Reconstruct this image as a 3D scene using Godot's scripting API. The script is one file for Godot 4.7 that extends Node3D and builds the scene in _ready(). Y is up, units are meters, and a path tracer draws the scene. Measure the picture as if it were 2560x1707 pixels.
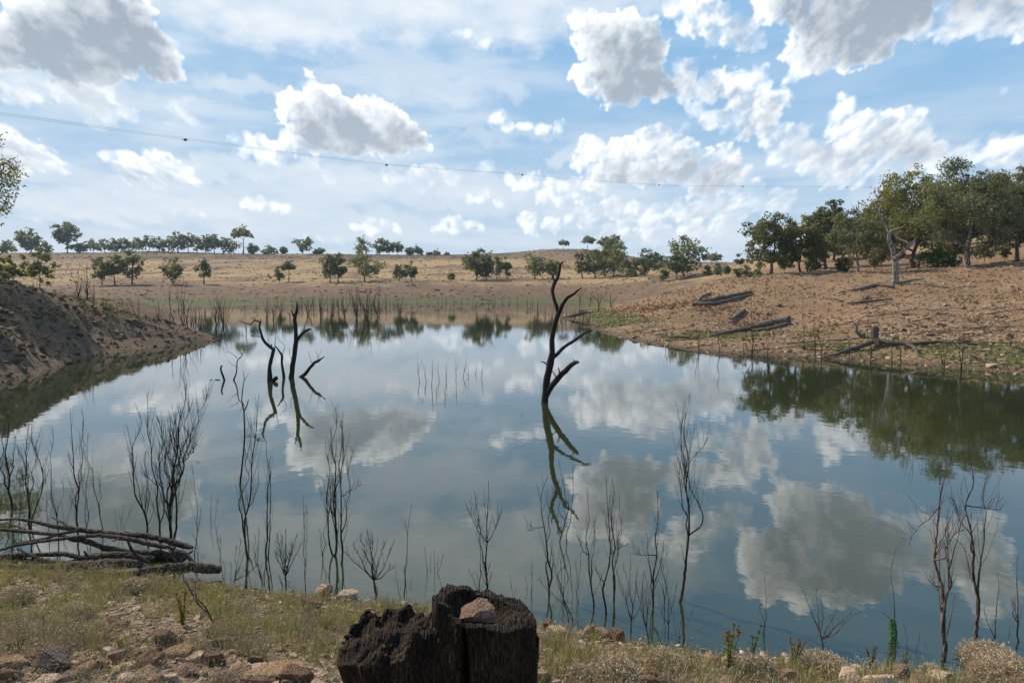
extends Node3D
# A shrinking reservoir in dry farmland: drowned dead trees, gum trees and bare stony banks under a sky of fair-weather cumulus.
# Metres; y is up, the water lies at y = 0, the photographer stood at the origin on the near bank and looked towards -Z.

const SUN_AZ := -52.0      # degrees from -Z, negative to the left
const SUN_EL := 42.0

var mats := {}
var rng := RandomNumberGenerator.new()
var used := {}

func _ready() -> void:
	rng.seed = 20240
	# ---- camera
	var cam := Camera3D.new()
	cam.name = "camera"
	cam.fov = 53.13
	cam.near = 0.05
	cam.far = 9000.0
	cam.position = Vector3(0, 3, 0)
	cam.rotation_degrees = Vector3(-4.8053, 0, 0)
	add_child(cam)
	# ---- sky, sun, exposure
	var around := WorldEnvironment.new()
	around.name = "environment"
	var e := Environment.new()
	e.background_mode = Environment.BG_SKY
	e.sky = Sky.new()
	var pano := PanoramaSkyMaterial.new()
	pano.panorama = computed_sky()
	e.sky.sky_material = pano
	e.tonemap_mode = Environment.TONE_MAPPER_LINEAR
	e.tonemap_exposure = 1.22
	e.background_energy_multiplier = 1.0
	e.sdfgi_enabled = true
	e.ssao_enabled = true
	e.ssil_enabled = true
	e.fog_enabled = true
	e.fog_density = 0.00024
	e.fog_light_color = Color(0.80, 0.88, 0.97)
	around.environment = e
	add_child(around)
	var sun := DirectionalLight3D.new()
	sun.name = "sun"
	sun.light_energy = 1.6
	sun.light_color = Color(1.0, 0.945, 0.86)
	sun.light_angular_distance = 0.6
	sun.shadow_enabled = true
	sun.rotation_degrees = Vector3(-SUN_EL, -SUN_AZ + 180.0, 0)
	add_child(sun)
	# ---- the place, large things first
	make_materials()
	build_heights()
	build_ground()
	build_water()
	build_far_range()
	build_trees()
	build_dead_trees()
	build_logs()
	build_stump()
	build_saplings()
	build_power_line()
	build_rocks()
	build_low_plants()

# ---------------------------------------------------------------- names and labels
func numbered(called: String) -> String:
	var n: int = used.get(called, -1) + 1
	used[called] = n
	return called if n == 0 else "%s_%03d" % [called, n]

func tag(o: Node3D, label: String, category: String, group := "", kind := "") -> Node3D:
	if label: o.set_meta("label", label)
	if category: o.set_meta("category", category)
	if group: o.set_meta("group", group)
	if kind: o.set_meta("kind", kind)
	return o

func thing(called: String, at: Vector3, label: String, category: String, group := "") -> Node3D:
	var o := Node3D.new()
	o.name = numbered(called)
	add_child(o)
	o.position = at
	tag(o, label, category, group)
	return o

func put(called: String, mesh: Mesh, mat: Material, parent: Node3D = null) -> MeshInstance3D:
	var o := MeshInstance3D.new()
	o.mesh = mesh
	if mat: o.material_override = mat
	if parent:
		o.name = called
		parent.add_child(o, true)
	else:
		o.name = numbered(called)
		add_child(o)
	return o

# ---------------------------------------------------------------- mesh building
class Shape:
	var v := PackedVector3Array()
	var n := PackedVector3Array()
	var c := PackedColorArray()
	var x := PackedInt32Array()
	var smooth := true

	func tube(p: PackedVector3Array, r: PackedFloat32Array, sides: int, col: Color, rough := 0.0, seed_ := 0) -> void:
		var m := p.size()
		if m < 2: return
		var t := (p[1] - p[0]).normalized()
		var u := t.cross(Vector3(0.31, 0.17, 0.93)).normalized()
		if u.length() < 0.5: u = t.cross(Vector3.RIGHT).normalized()
		var first := v.size()
		for i in m:
			var a := p[maxi(i - 1, 0)]
			var b := p[mini(i + 1, m - 1)]
			t = (b - a).normalized()
			u = (u - t * u.dot(t)).normalized()
			var w := t.cross(u)
			for j in sides:
				var ang := TAU * j / sides
				var d := u * cos(ang) + w * sin(ang)
				var k := 1.0
				if rough > 0.0:
					k += rough * (sin(ang * 3.0 + i * 0.9 + seed_) * 0.55 + sin(ang * 5.0 - i * 1.7 + seed_ * 2.1) * 0.45)
				v.append(p[i] + d * r[i] * k)
				n.append(d)
				c.append(col)
		for i in m - 1:
			for j in sides:
				var a := first + i * sides + j
				var b := first + i * sides + (j + 1) % sides
				x.append_array(PackedInt32Array([a, a + sides, b, b, a + sides, b + sides]))
		# blunt ends
		for end in 2:
			var i: int = 0 if end == 0 else m - 1
			if r[i] < 0.004: continue
			var d := (p[0] - p[1]).normalized() if end == 0 else (p[m - 1] - p[m - 2]).normalized()
			var base := v.size()
			v.append(p[i] + d * r[i] * 0.25); n.append(d); c.append(col)
			for j in sides:
				v.append(v[first + i * sides + j]); n.append(d); c.append(col)
			for j in sides:
				if end == 0: x.append_array(PackedInt32Array([base, base + 1 + j, base + 1 + (j + 1) % sides]))
				else: x.append_array(PackedInt32Array([base, base + 1 + (j + 1) % sides, base + 1 + j]))

	func card(o: Vector3, along: Vector3, across: Vector3, col: Color) -> void:
		# a small leaf: a bent diamond
		var b := v.size()
		v.append_array(PackedVector3Array([o, o + along * 0.45 + across * 0.5, o + along, o + along * 0.45 - across * 0.5]))
		for i in 4: c.append(col)
		x.append_array(PackedInt32Array([b, b + 1, b + 2, b, b + 2, b + 3]))

	func mesh() -> ArrayMesh:
		var m := ArrayMesh.new()
		if x.is_empty(): return m
		var a := []
		a.resize(Mesh.ARRAY_MAX)
		a[Mesh.ARRAY_VERTEX] = v
		if n.size() == v.size() and smooth: a[Mesh.ARRAY_NORMAL] = n
		a[Mesh.ARRAY_COLOR] = c
		a[Mesh.ARRAY_INDEX] = x
		m.add_surface_from_arrays(Mesh.PRIMITIVE_TRIANGLES, a)
		return m

func curve_of(ctrl: Array, step: float) -> Array:
	# Catmull-Rom through [x, y, z, r] rows; [points, radii]
	var p := PackedVector3Array()
	var r := PackedFloat32Array()
	for i in ctrl.size() - 1:
		var c0: Array = ctrl[maxi(i - 1, 0)]
		var c1: Array = ctrl[i]
		var c2: Array = ctrl[i + 1]
		var c3: Array = ctrl[mini(i + 2, ctrl.size() - 1)]
		var a := Vector3(c1[0], c1[1], c1[2]); var b := Vector3(c2[0], c2[1], c2[2])
		var pre := Vector3(c0[0], c0[1], c0[2]); var post := Vector3(c3[0], c3[1], c3[2])
		var k := clampi(int(a.distance_to(b) / step), 1, 24)
		for s in k:
			var t := float(s) / k
			p.append(a.cubic_interpolate(b, pre, post, t))
			r.append(lerpf(c1[3], c2[3], t))
	var z: Array = ctrl[-1]
	p.append(Vector3(z[0], z[1], z[2])); r.append(z[3])
	return [p, r]

func limb(s: Shape, ctrl: Array, sides: int, col: Color, rough := 0.1, wig := 0.25) -> void:
	var step: float = maxf(0.03, ctrl[0][3] * 1.6)
	var pr := curve_of(ctrl, step)
	var p: PackedVector3Array = pr[0]; var r: PackedFloat32Array = pr[1]
	for i in range(1, p.size() - 1):
		p[i] += Vector3(rng.randfn(), rng.randfn(), rng.randfn()) * r[i] * wig * 0.35
		r[i] *= 1.0 + rng.randfn() * 0.05
	s.tube(p, r, sides, col, rough, rng.randi() % 20)

# ---------------------------------------------------------------- textures and materials
func noise_tex(size: int, freq: float, oct: int, ramp: Array, seed_: int, kind := FastNoiseLite.TYPE_SIMPLEX, stretch := Vector2(1, 1)) -> ImageTexture:
	# a tile whose colour runs through ramp (dark to light), evenly spread
	var nz := FastNoiseLite.new()
	nz.seed = seed_; nz.noise_type = kind; nz.frequency = freq
	nz.fractal_type = FastNoiseLite.FRACTAL_FBM; nz.fractal_octaves = oct; nz.fractal_gain = 0.62
	var src := nz.get_seamless_image(size, size, false, false, 0.15, true)
	if stretch != Vector2(1, 1):
		src.resize(maxi(8, int(size * stretch.x)), maxi(8, int(size * stretch.y)), Image.INTERPOLATE_LANCZOS)
		src.resize(size, size, Image.INTERPOLATE_CUBIC)
	src.convert(Image.FORMAT_L8)
	var g := Gradient.new()
	var offs := PackedFloat32Array(); var cols := PackedColorArray()
	for i in ramp.size():
		offs.append(0.12 + 0.76 * i / (ramp.size() - 1.0)); cols.append(ramp[i])
	g.offsets = offs; g.colors = cols
	var lut := PackedByteArray()
	for i in 256:
		var q := g.sample(i / 255.0)
		lut.append_array(PackedByteArray([int(q.r * 255), int(q.g * 255), int(q.b * 255)]))
	var raw := src.get_data()
	if stretch != Vector2(1, 1):
		# drawing a tile out dulls it: spread its values again
		var hist := PackedInt32Array(); hist.resize(256)
		for q in raw: hist[q] += 1
		var sum := 0
		var even := PackedByteArray(); even.resize(256)
		for q in 256:
			sum += hist[q]
			even[q] = clampi(int(255.0 * lerpf(float(sum) / raw.size(), q / 255.0, 0.25)), 0, 255)
		for q in raw.size(): raw[q] = even[raw[q]]
	var data := PackedByteArray(); data.resize(size * size * 3)
	for i in size * size:
		var k := raw[i] * 3
		data[i * 3] = lut[k]; data[i * 3 + 1] = lut[k + 1]; data[i * 3 + 2] = lut[k + 2]
	return ImageTexture.create_from_image(Image.create_from_data(size, size, false, Image.FORMAT_RGB8, data))

func grey(v: float) -> Color:
	return Color(v, v, v)

func stuff_mat(called: String, tint: Color, rough: float, tex: Texture2D, scale: Vector3, bump: Texture2D, bump_cm: float, vertex := true, world := true) -> StandardMaterial3D:
	var m := StandardMaterial3D.new()
	m.resource_name = called
	m.albedo_color = tint
	m.roughness = rough
	m.metallic_specular = 0.3
	m.vertex_color_use_as_albedo = vertex
	m.uv1_triplanar = true
	m.uv1_world_triplanar = world
	m.uv1_scale = scale
	if tex: m.albedo_texture = tex
	if bump:
		m.heightmap_enabled = true
		m.heightmap_texture = bump
		m.heightmap_scale = bump_cm
	mats[called] = m
	return m

func make_materials() -> void:
	var soil := noise_tex(512, 0.02, 6, [Color(0.50, 0.47, 0.46), Color(0.78, 0.76, 0.74), Color(0.93, 0.92, 0.90), Color(1, 1, 1)], 3)
	var soil_h := noise_tex(512, 0.035, 6, [grey(0), grey(1)], 4)
	var bark := noise_tex(256, 0.03, 5, [Color(0.42, 0.40, 0.39), Color(0.80, 0.78, 0.77), Color(1, 1, 1)], 6, FastNoiseLite.TYPE_SIMPLEX, Vector2(1, 0.16))
	var bark_h := noise_tex(256, 0.04, 5, [grey(0), grey(1)], 7, FastNoiseLite.TYPE_SIMPLEX, Vector2(1, 0.14))
	var stone := noise_tex(512, 0.014, 6, [Color(0.62, 0.57, 0.54), Color(0.82, 0.79, 0.76), Color(0.92, 0.90, 0.88), Color(1, 1, 1)], 8)
	var stone_h := noise_tex(256, 0.05, 6, [grey(0), grey(1)], 10)
	stuff_mat("ground", Color.WHITE, 0.96, soil, Vector3(0.55, 0.55, 0.55), soil_h, 5.0)
	stuff_mat("far_ground", Color.WHITE, 0.97, soil, Vector3(0.55, 0.55, 0.55), soil_h, 5.0)
	stuff_mat("stone", Color.WHITE, 0.92, stone, Vector3(2.6, 2.6, 2.6), stone_h, 1.2)
	for r in [["grey_stone", Color(0.42, 0.385, 0.36)], ["tan_stone", Color(0.62, 0.52, 0.42)], ["pink_stone", Color(0.52, 0.43, 0.38)], ["brown_stone", Color(0.47, 0.38, 0.31)], ["pale_stone", Color(0.78, 0.69, 0.60)]]:
		stuff_mat(r[0], r[1], 0.93, stone, Vector3(3.2, 3.2, 3.2), stone_h, 1.4, false)
	stuff_mat("rubble", Color.WHITE, 0.94, stone, Vector3(2.6, 2.6, 2.6), null, 0.0)
	stuff_mat("bark", Color.WHITE, 0.9, bark, Vector3(3.0, 1.0, 3.0), bark_h, 1.2)
	stuff_mat("gum_bark", Color.WHITE, 0.85, bark, Vector3(0.9, 0.35, 0.9), bark_h, 1.5)
	stuff_mat("wet_wood", Color.WHITE, 0.75, bark, Vector3(5.0, 1.6, 5.0), bark_h, 0.8)
	stuff_mat("log", Color.WHITE, 0.9, bark, Vector3(1.6, 5.0, 5.0), bark_h, 1.0)
	var leaf := StandardMaterial3D.new()
	leaf.resource_name = "leaf"
	leaf.vertex_color_use_as_albedo = true
	leaf.roughness = 0.6
	leaf.metallic_specular = 0.35
	leaf.backlight_enabled = true
	leaf.backlight = Color(0.96, 1.0, 0.58)
	leaf.cull_mode = BaseMaterial3D.CULL_DISABLED
	mats["leaf"] = leaf
	var straw := leaf.duplicate()
	straw.resource_name = "straw"
	straw.roughness = 0.8
	straw.backlight = Color(0.6, 0.55, 0.42)
	mats["straw"] = straw
	# open water: murky olive underneath, small ripples on top
	var wav := FastNoiseLite.new()
	wav.seed = 12; wav.noise_type = FastNoiseLite.TYPE_SIMPLEX; wav.frequency = 0.012
	wav.fractal_type = FastNoiseLite.FRACTAL_FBM; wav.fractal_octaves = 4; wav.fractal_gain = 0.45
	var wi := wav.get_seamless_image(1024, 1024, false, false, 0.12, true)
	wi.convert(Image.FORMAT_L8)
	wi.bump_map_to_normal_map(6.0)
	var water := StandardMaterial3D.new()
	water.resource_name = "water"
	water.albedo_color = Color(0.024, 0.030, 0.012).linear_to_srgb()
	water.roughness = 0.02
	water.metallic_specular = 1.0
	water.clearcoat_enabled = true
	water.clearcoat = 0.10
	water.clearcoat_roughness = 0.02
	water.normal_enabled = true
	water.normal_texture = ImageTexture.create_from_image(wi)
	water.normal_scale = 0.016
	water.uv1_triplanar = true
	water.uv1_world_triplanar = true
	water.uv1_scale = Vector3(0.16, 0.16, 0.16)
	mats["water"] = water

# ---------------------------------------------------------------- the lie of the land
# surveyed heights: x, z and weight of each point of a smooth surface through them
const SURVEY := [-5.6, -7.24, 0.0247, -5.02, -7.22, 0.028, -4.4, -7.14, 0.0312, -3.71, -6.96, 0.0287, -2.94, -6.74, 0.0288, -2.34, -6.53, -0.0097, -1.86, -6.46, 0.0167, -1.31, -6.36, 0.0109, -0.72, -6.23, 0.021, -0.22, -6.08, 0.0132, 0.19, -5.92, 0.0026, 0.57, -5.8, 0.0258, 0.99, -5.61, -0.0084, 1.4, -5.48, -0.0156, 1.82, -5.42, 0.0096, 2.59, -5.29, 0.0173, 3.35, -5.14, 0.013, 3.93, -5.01, -0.0024, -5.83, -8.14, -0.018, -6.16, -10.24, -0.0664, -4.58, -8.04, 0.0047, -4.84, -10.14, 0.0034, -3.05, -7.64, -0.0186, -3.23, -9.74, -0.026, -1.93, -7.36, -0.0117, -2.04, -9.46, -0.0262, -0.75, -7.13, 0.0112, -0.79, -9.23, -0.0079, 0.2, -6.82, 0.0008, 0.21, -8.92, -0.0135, 1.03, -6.51, -0.0188, 1.09, -8.61, -0.0291, 1.89, -6.32, -0.0008, 2, -8.42, -0.0167, 2.69, -6.19, 0.0119, 2.85, -8.29, -0.0026, 3.48, -6.04, -0.0085, 3.68, -8.14, -0.0521, -14, 0.3, 0.0484, -9, 0.3, 0.0367, -5, 0.3, 0.0295, -2.5, 0.3, 0.0204, 0, 0.3, 0.0019, 2.5, 0.3, 0.0319, 5, 0.3, 0.055, 9, 0.3, 0.0625, 14, 0.3, 0.0776, -4.5, -4.6, -0.0552, -3, -4.2, -0.0008, -1.6, -3.9, -0.0101, -0.2, -3.6, 0.0097, 1.2, -3.5, 0.0029, 2.4, -3.4, -0.0115, 3.6, -3.3, -0.017, -6, -5.2, 0.0089, -8.5, -4.5, -0.0579, 6, -3, -0.0428, -30, 8, -0.0244, -30, 22, 0.0005, -12, 8, -0.0242, -12, 22, 0.0074, 0, 8, -0.0268, 0, 22, 0.0038, 12, 8, -0.0289, 12, 22, 0.0084, 30, 8, -0.0309, 30, 22, -0.0107, -9, -8, 0.0433, -13, -8.3, 0.0698, -22, -8, 0.1084, -30, -11, 0.0312, -40, -20, -0.0198, -24, -13, -0.1778, -17, -12, -0.0963, 6, -4.9, -0.0004, 8.5, -5, -0.0201, 13, -6, -0.0177, 19, -10, 0.0325, 26, -14, 0.0318, 24, -18, -0.1006, 34, -18, 0.0024, 14, -11, -0.0592, 17, -15, -0.0065, -15.41, -20.38, 0.2977, -16.32, -23.51, -0.4256, -17.56, -27.78, -0.153, -17.64, -30.26, -0.0744, -17.19, -31.58, 0.1093, -16.84, -33.68, -0.0292, -16.19, -35.31, -0.0805, -15.74, -36.58, 0.057, -13.81, -19.18, 0.3491, -15.96, -26.58, -0.1597, -15.59, -30.38, -0.0275, -14.59, -34.11, -0.084, -22, -17, -0.0605, -19, -16, -0.1053, -27, -17.5, -0.0396, -20.17, -27, 0.4839, -20.42, -29, 0.2222, -20.53, -31, 0.2256, -20.36, -32.8, 0.0405, -19.6, -34, 0.1419, -18.77, -35, 0.0592, -17.95, -35.8, 0.1485, -16.9, -36.9, 0.2593, -17.28, -23, 0.6478, -18.69, -27.2, -0.2183, -19.17, -30.8, -0.3746, -18.53, -33.2, -0.2407, -28, -28, 0.0327, -34, -36, 0.0148, -26, -38, 0.0624, -26, -42, -0.0874, -22.3, -43.5, 0.063, -13, -42, 0.1263, -30, -55, 0.2167, -44, -60, 0.13, -50, -40, 0.0698, -15.38, -37.67, 0.0059, -15.9, -41.01, 0.2693, -19.78, -48.86, -0.102, -20.64, -48.86, 0.0046, -25.42, -57.05, -0.1073, -17.78, -48.86, -0.074, -20, -50, 0.1566, -24, -62, 0.0568, -32, -78, 0.078, -36, -64, -0.1444, -27, -51, -0.1512, -40.64, -85.7, 0.05, -38.71, -91.84, 0.0622, -37.05, -98.92, 0.0044, -29.49, -105, 0.0043, -21.14, -109.48, -0.0039, -8.7, -114.35, -0.0479, 1.34, -114.35, -0.0445, 8.97, -109.48, 0.0527, 13.45, -109.48, -0.0812, -38.61, -76.7, -0.0977, -35.2, -89.92, -0.0879, -20.08, -100.48, -0.0048, 1.27, -105.35, -0.0026, 12.78, -100.48, -0.1688, -58, -84, -0.0569, -75, -90, 0.0116, -14, -20, -0.6625, -16.8, -40, -0.6857, -19.6, -70, -0.0283, 0, -20, 0.0466, 0, -40, -0.1147, 0, -70, -0.0908, 12, -20, -0.1012, 14.4, -40, -0.9131, 16.8, -70, -0.5041, 0, -11, 0.0116, -6, -12, -0.032, 6, -10, -0.0084, -80.12, -140, 0.0142, -74.36, -150, -0.0112, -59.55, -150, -0.0043, -48.94, -150, 0.012, -32.3, -150, 0.0121, -20.13, -150, 0.0083, -7.88, -150, -0.0068, 4.81, -150, 0.0242, 15.49, -150, 0.0015, 24.5, -150, -0.0392, -96.47, -140, -0.0189, -120.9, -140, 0.0112, -69.89, -122, -0.0254, -48.49, -122, -0.0032, -27.09, -122, 0.0219, -5.7, -122, 0.0778, 12.12, -122, 0.0094, 21.5, -115, 0.0073, -379.94, -330, 0.0163, -312.81, -330, 0.0107, -245.67, -330, 0.0046, -207.25, -330, 0.0179, -168.86, -330, 0.0338, -124.95, -330, 0.0097, -80.61, -330, 0.0215, -39.93, -330, -0.0012, -21.5, -330, -0.011, -4.41, -330, -0.0198, 9.78, -330, 0.0143, 20.33, -330, 0.032, 33.95, -330, 0.0708, 47.97, -330, 0.0763, -211.71, -230, -0.0335, -171.54, -230, -0.0201, -131.32, -230, -0.0013, -91.13, -230, -0.0082, -50.93, -230, -0.0045, -17.42, -230, -0.0218, 9.38, -230, 0.0078, 26.79, -230, 0.0187, -160, -420, -0.0108, -80, -420, -0.005, 0, -420, -0.0096, 60, -420, 0.0031, 110, -420, 0.0412, 40.88, -210, 0.0236, 48.98, -200, -0.0407, 60.63, -200, -0.0743, 80.76, -330, -0.1189, 99.97, -330, 0.0051, 69.18, -330, -0.0346, 140, -480, -0.0178, 200, -480, 0.0109, -650, -760, -0.0156, -300, -760, -0.015, 0, -760, -0.0137, 300, -760, -0.0107, 650, -760, -0.0117, 600, -330, 0.0162, -600, -330, 0.019, 4.38, -58.35, 0.0755, 4.43, -48.4, 0.1033, 5.55, -40.36, 0.0702, 5.89, -37.39, 0.1039, 6.66, -33.9, 0.0654, 7.8, -30.82, 0.0631, 8.72, -29.56, 0.05, 10.23, -28.72, 0.0084, 12.12, -27.33, 0.0316, 13.84, -26.06, 0.0305, 15.48, -25.03, -0.0406, 16.24, -23.73, 0.0133, 16.9, -22.37, 0.075, 3.18, -56.15, -0.1132, 4.35, -38.16, -0.1125, 5.46, -31.7, -0.084, 7.52, -27.36, -0.0194, 10.92, -25.13, -0.0199, 14.28, -22.83, -0.0484, 15.7, -20.17, 0.0039, 5.86, -70.39, 0.0704, 8.16, -82.93, 0.0198, 11.93, -97.05, 0.0655, 7.99, -62, -0.0533, 10.98, -67, 0.1854, 10.4, -48, 0.1209, 11.93, -60, 0.0176, 6.39, -49.5, -0.1109, 8.33, -49, -0.0732, 8.93, -38, -0.0641, 12.2, -40, 0.552, 14.6, -48, 0.069, 12.02, -33, -0.0207, 15.2, -36, 0.2662, 19.79, -47, 0.0215, 14.47, -30, -0.1096, 15.68, -29, 0.0636, 20.48, -38, 0.1095, 17.78, -27, 0.0436, 23.62, -36, -0.0509, 19.57, -26, 0.0027, 24, -32, 0.012, 31.4, -42, -0.0416, 26.9, -48, 0.0432, 30.08, -46, -0.0572, 23.94, -50, -0.0122, 14.23, -60, 0.0534, 18.68, -61, 0.1422, 23.46, -62, 0.0943, 26.13, -62, 0.0329, 31.22, -62, -0.017, 36.3, -62, 0.0228, 41.21, -62, -0.0216, 46.22, -62, -0.0852, 44.23, -88, 0.0343, 54.55, -92, -0.0095, 64.54, -95, -0.0226, 72.76, -98, 0.0196, 51.22, -62, -0.0693, 93.88, -100, -0.065, 30.26, -80, 0.0277, 24.27, -80, 0.1287, 22.07, -90, 0.0493, 46.1, -110, -0.0177, 70, -130, 0.1458, 110, -140, 0.1072, 60, -150, -0.0506, 45, -45, 0.1053, 60, -60, 0.0931]
const LEVEL := -0.19429
var gx := PackedFloat32Array()
var gz := PackedFloat32Array()
var gh := PackedFloat32Array()
var sx_ := PackedFloat32Array(); var sz_ := PackedFloat32Array(); var sw_ := PackedFloat32Array()
var lumps := FastNoiseLite.new()
var grain := FastNoiseLite.new()

func spaced(stops: Array) -> PackedFloat32Array:
	var o := PackedFloat32Array()
	for i in range(0, stops.size() - 2, 2):
		var a: float = stops[i]; var d: float = stops[i + 1]; var b: float = stops[i + 2]
		var k := maxi(1, int(round((b - a) / d)))
		for j in k: o.append(a + (b - a) * j / k)
	o.append(stops[-1])
	return o

func survey_row(j: int) -> void:
	var z := gz[j]
	var m := sx_.size()
	var w := gx.size()
	var row := PackedFloat32Array(); row.resize(w)
	for i in w:
		var x := gx[i]
		var h := LEVEL
		for k in m:
			var dx := x - sx_[k]
			var dz := z - sz_[k]
			h -= sw_[k] * sqrt(dx * dx + dz * dz)
		row[i] = h
	rows[j] = row

var rows := []

func build_heights() -> void:
	gx = spaced([-720.0, 22.0, -150.0, 3.0, -60.0, 1.0, -40.0, 0.7, -26.0, 0.36, -10.0, 0.22, -4.5, 0.085, 4.5, 0.2, 9.0, 0.45, 50.0, 1.2, 80.0, 3.0, 160.0, 22.0, 720.0])
	gz = spaced([-800.0, 25.0, -345.0, 3.0, -130.0, 1.4, -80.0, 0.75, -46.0, 0.36, -19.0, 0.4, -9.0, 0.1, -2.6, 0.35, 1.0, 2.0, 24.0])
	for k in range(0, SURVEY.size(), 3):
		sx_.append(SURVEY[k]); sz_.append(SURVEY[k + 1]); sw_.append(SURVEY[k + 2])
	rows.resize(gz.size())
	var job := WorkerThreadPool.add_group_task(survey_row, gz.size(), -1, true)
	WorkerThreadPool.wait_for_group_task_completion(job)
	lumps.seed = 2; lumps.frequency = 0.22; lumps.fractal_octaves = 4; lumps.fractal_gain = 0.55
	grain.seed = 8; grain.frequency = 2.2; grain.fractal_octaves = 3
	var w := gx.size()
	gh.resize(w * gz.size())
	for j in gz.size():
		var z := gz[j]
		var row: PackedFloat32Array = rows[j]
		for i in w:
			var x := gx[i]
			var h := row[i]
			var dry := clampf(h * 2.2, 0.0, 1.0)
			var n := lumps.get_noise_2d(x, z)
			if z > -12.0:
				h += n * 0.05 * dry + grain.get_noise_2d(x, z) * 0.018 * clampf(h * 6.0, 0.25, 1.0)
			elif z > -82.0:
				h += n * 0.16 * dry + grain.get_noise_2d(x * 0.35, z * 0.35) * 0.06 * clampf(h * 3.0, 0.2, 1.0)
				if x > 0.0:
					# old shorelines cut as low steps
					var st := h * 2.3 + n * 0.7
					h += (smoothstep(0.25, 0.75, st - floorf(st)) - (st - floorf(st))) * 0.13 * dry
				if x < -9.0 and z > -40.0:
					# layered rock of the left bank: ledges and cracks
					var q := h * 2.6 + n * 0.9 + x * 0.05
					h += (smoothstep(0.2, 0.8, q - floorf(q)) - (q - floorf(q))) * 0.34 * dry
					h -= maxf(0.0, 0.10 - absf(lumps.get_noise_2d(x * 1.7 + 60.0, z * 0.6))) * 1.6 * dry
			else:
				h += lumps.get_noise_2d(x * 0.12, z * 0.12) * 0.55 * dry * clampf(h * 0.4, 0.0, 1.0)
			gh[j * w + i] = h
	rows.clear()

func cell(a: PackedFloat32Array, q: float) -> int:
	return clampi(a.bsearch(q) - 1, 0, a.size() - 2)

func ground(x: float, z: float) -> float:
	var i := cell(gx, x); var j := cell(gz, z); var w := gx.size()
	var u := clampf((x - gx[i]) / (gx[i + 1] - gx[i]), 0.0, 1.0)
	var t := clampf((z - gz[j]) / (gz[j + 1] - gz[j]), 0.0, 1.0)
	var a := lerpf(gh[j * w + i], gh[j * w + i + 1], u)
	var b := lerpf(gh[(j + 1) * w + i], gh[(j + 1) * w + i + 1], u)
	return lerpf(a, b, t)

func land(x: float, z: float, sink := 0.0) -> Vector3:
	return Vector3(x, ground(x, z) - sink, z)

var patch := FastNoiseLite.new()

func soil_colour(x: float, z: float, h: float) -> Color:
	var n := patch.get_noise_2d(x, z)
	var n2 := patch.get_noise_2d(x * 4.3 + 200.0, z * 4.3)
	var n3 := patch.get_noise_2d(x * 19.0, z * 19.0 + 70.0)
	var c: Color
	if z > -12.0:
		c = Color(0.29, 0.215, 0.152).lerp(Color(0.36, 0.285, 0.21), clampf(0.5 + n3 * 1.2, 0, 1)).lerp(Color(0.20, 0.160, 0.105), clampf(n2 * 1.5, 0, 0.6))
		c = c.lerp(Color(0.125, 0.10, 0.072), smoothstep(0.10, 0.0, h))
	elif z > -84.0:
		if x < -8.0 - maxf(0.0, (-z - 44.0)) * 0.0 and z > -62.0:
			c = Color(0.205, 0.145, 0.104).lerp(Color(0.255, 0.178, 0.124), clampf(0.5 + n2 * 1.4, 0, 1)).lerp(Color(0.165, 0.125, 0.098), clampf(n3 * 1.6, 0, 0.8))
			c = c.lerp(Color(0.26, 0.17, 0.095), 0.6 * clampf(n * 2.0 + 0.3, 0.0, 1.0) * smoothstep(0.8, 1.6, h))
		else:
			c = Color(0.355, 0.222, 0.134).lerp(Color(0.41, 0.285, 0.183), clampf(0.5 + n2 * 1.3, 0, 1)).lerp(Color(0.275, 0.165, 0.102), clampf(n3 * 1.3, 0, 0.75))
			# wet margin and the green flush of weeds just above it
			var green := smoothstep(0.08, 0.25, h) * smoothstep(0.95, 0.45, h) * clampf(0.15 + n * 2.6 + n3 * 0.9, 0.0, 0.85)
			c = c.lerp(Color(0.15, 0.185, 0.06), green)
			c = c.lerp(Color(0.15, 0.112, 0.080), smoothstep(0.16, 0.02, h))
	else:
		var gold := clampf(0.72 + n * 2.2 + n2 * 0.5, 0.0, 1.0) * smoothstep(2.2, 3.8, h + n2 * 1.6)
		c = Color(0.27, 0.185, 0.130).lerp(Color(0.215, 0.145, 0.105), clampf(0.5 + n2 * 1.6, 0, 1))
		c = c.lerp(Color(0.51, 0.365, 0.195), gold)
		c = c.lerp(Color(0.165, 0.112, 0.074), clampf(n3 * 1.3 - 0.15, 0, 0.4))
		c = c.lerp(Color(0.125, 0.098, 0.078), smoothstep(12.2, 13.4, h + n2 * 1.5) * clampf(0.75 + n3, 0, 1) * smoothstep(40.0, 0.0, x))
		c = c.lerp(Color(0.215, 0.145, 0.10), smoothstep(0.0, 40.0, x) * smoothstep(9.0, 12.0, h) * 0.8)
		var green := smoothstep(0.02, 0.12, h) * smoothstep(0.95, 0.45, h + n2 * 0.3)
		c = c.lerp(Color(0.115, 0.165, 0.058), green * clampf(0.7 + n3 * 0.8, 0, 1))
		c = c.lerp(Color(0.19, 0.16, 0.14), smoothstep(0.07, 0.0, h))
	return c

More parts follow.
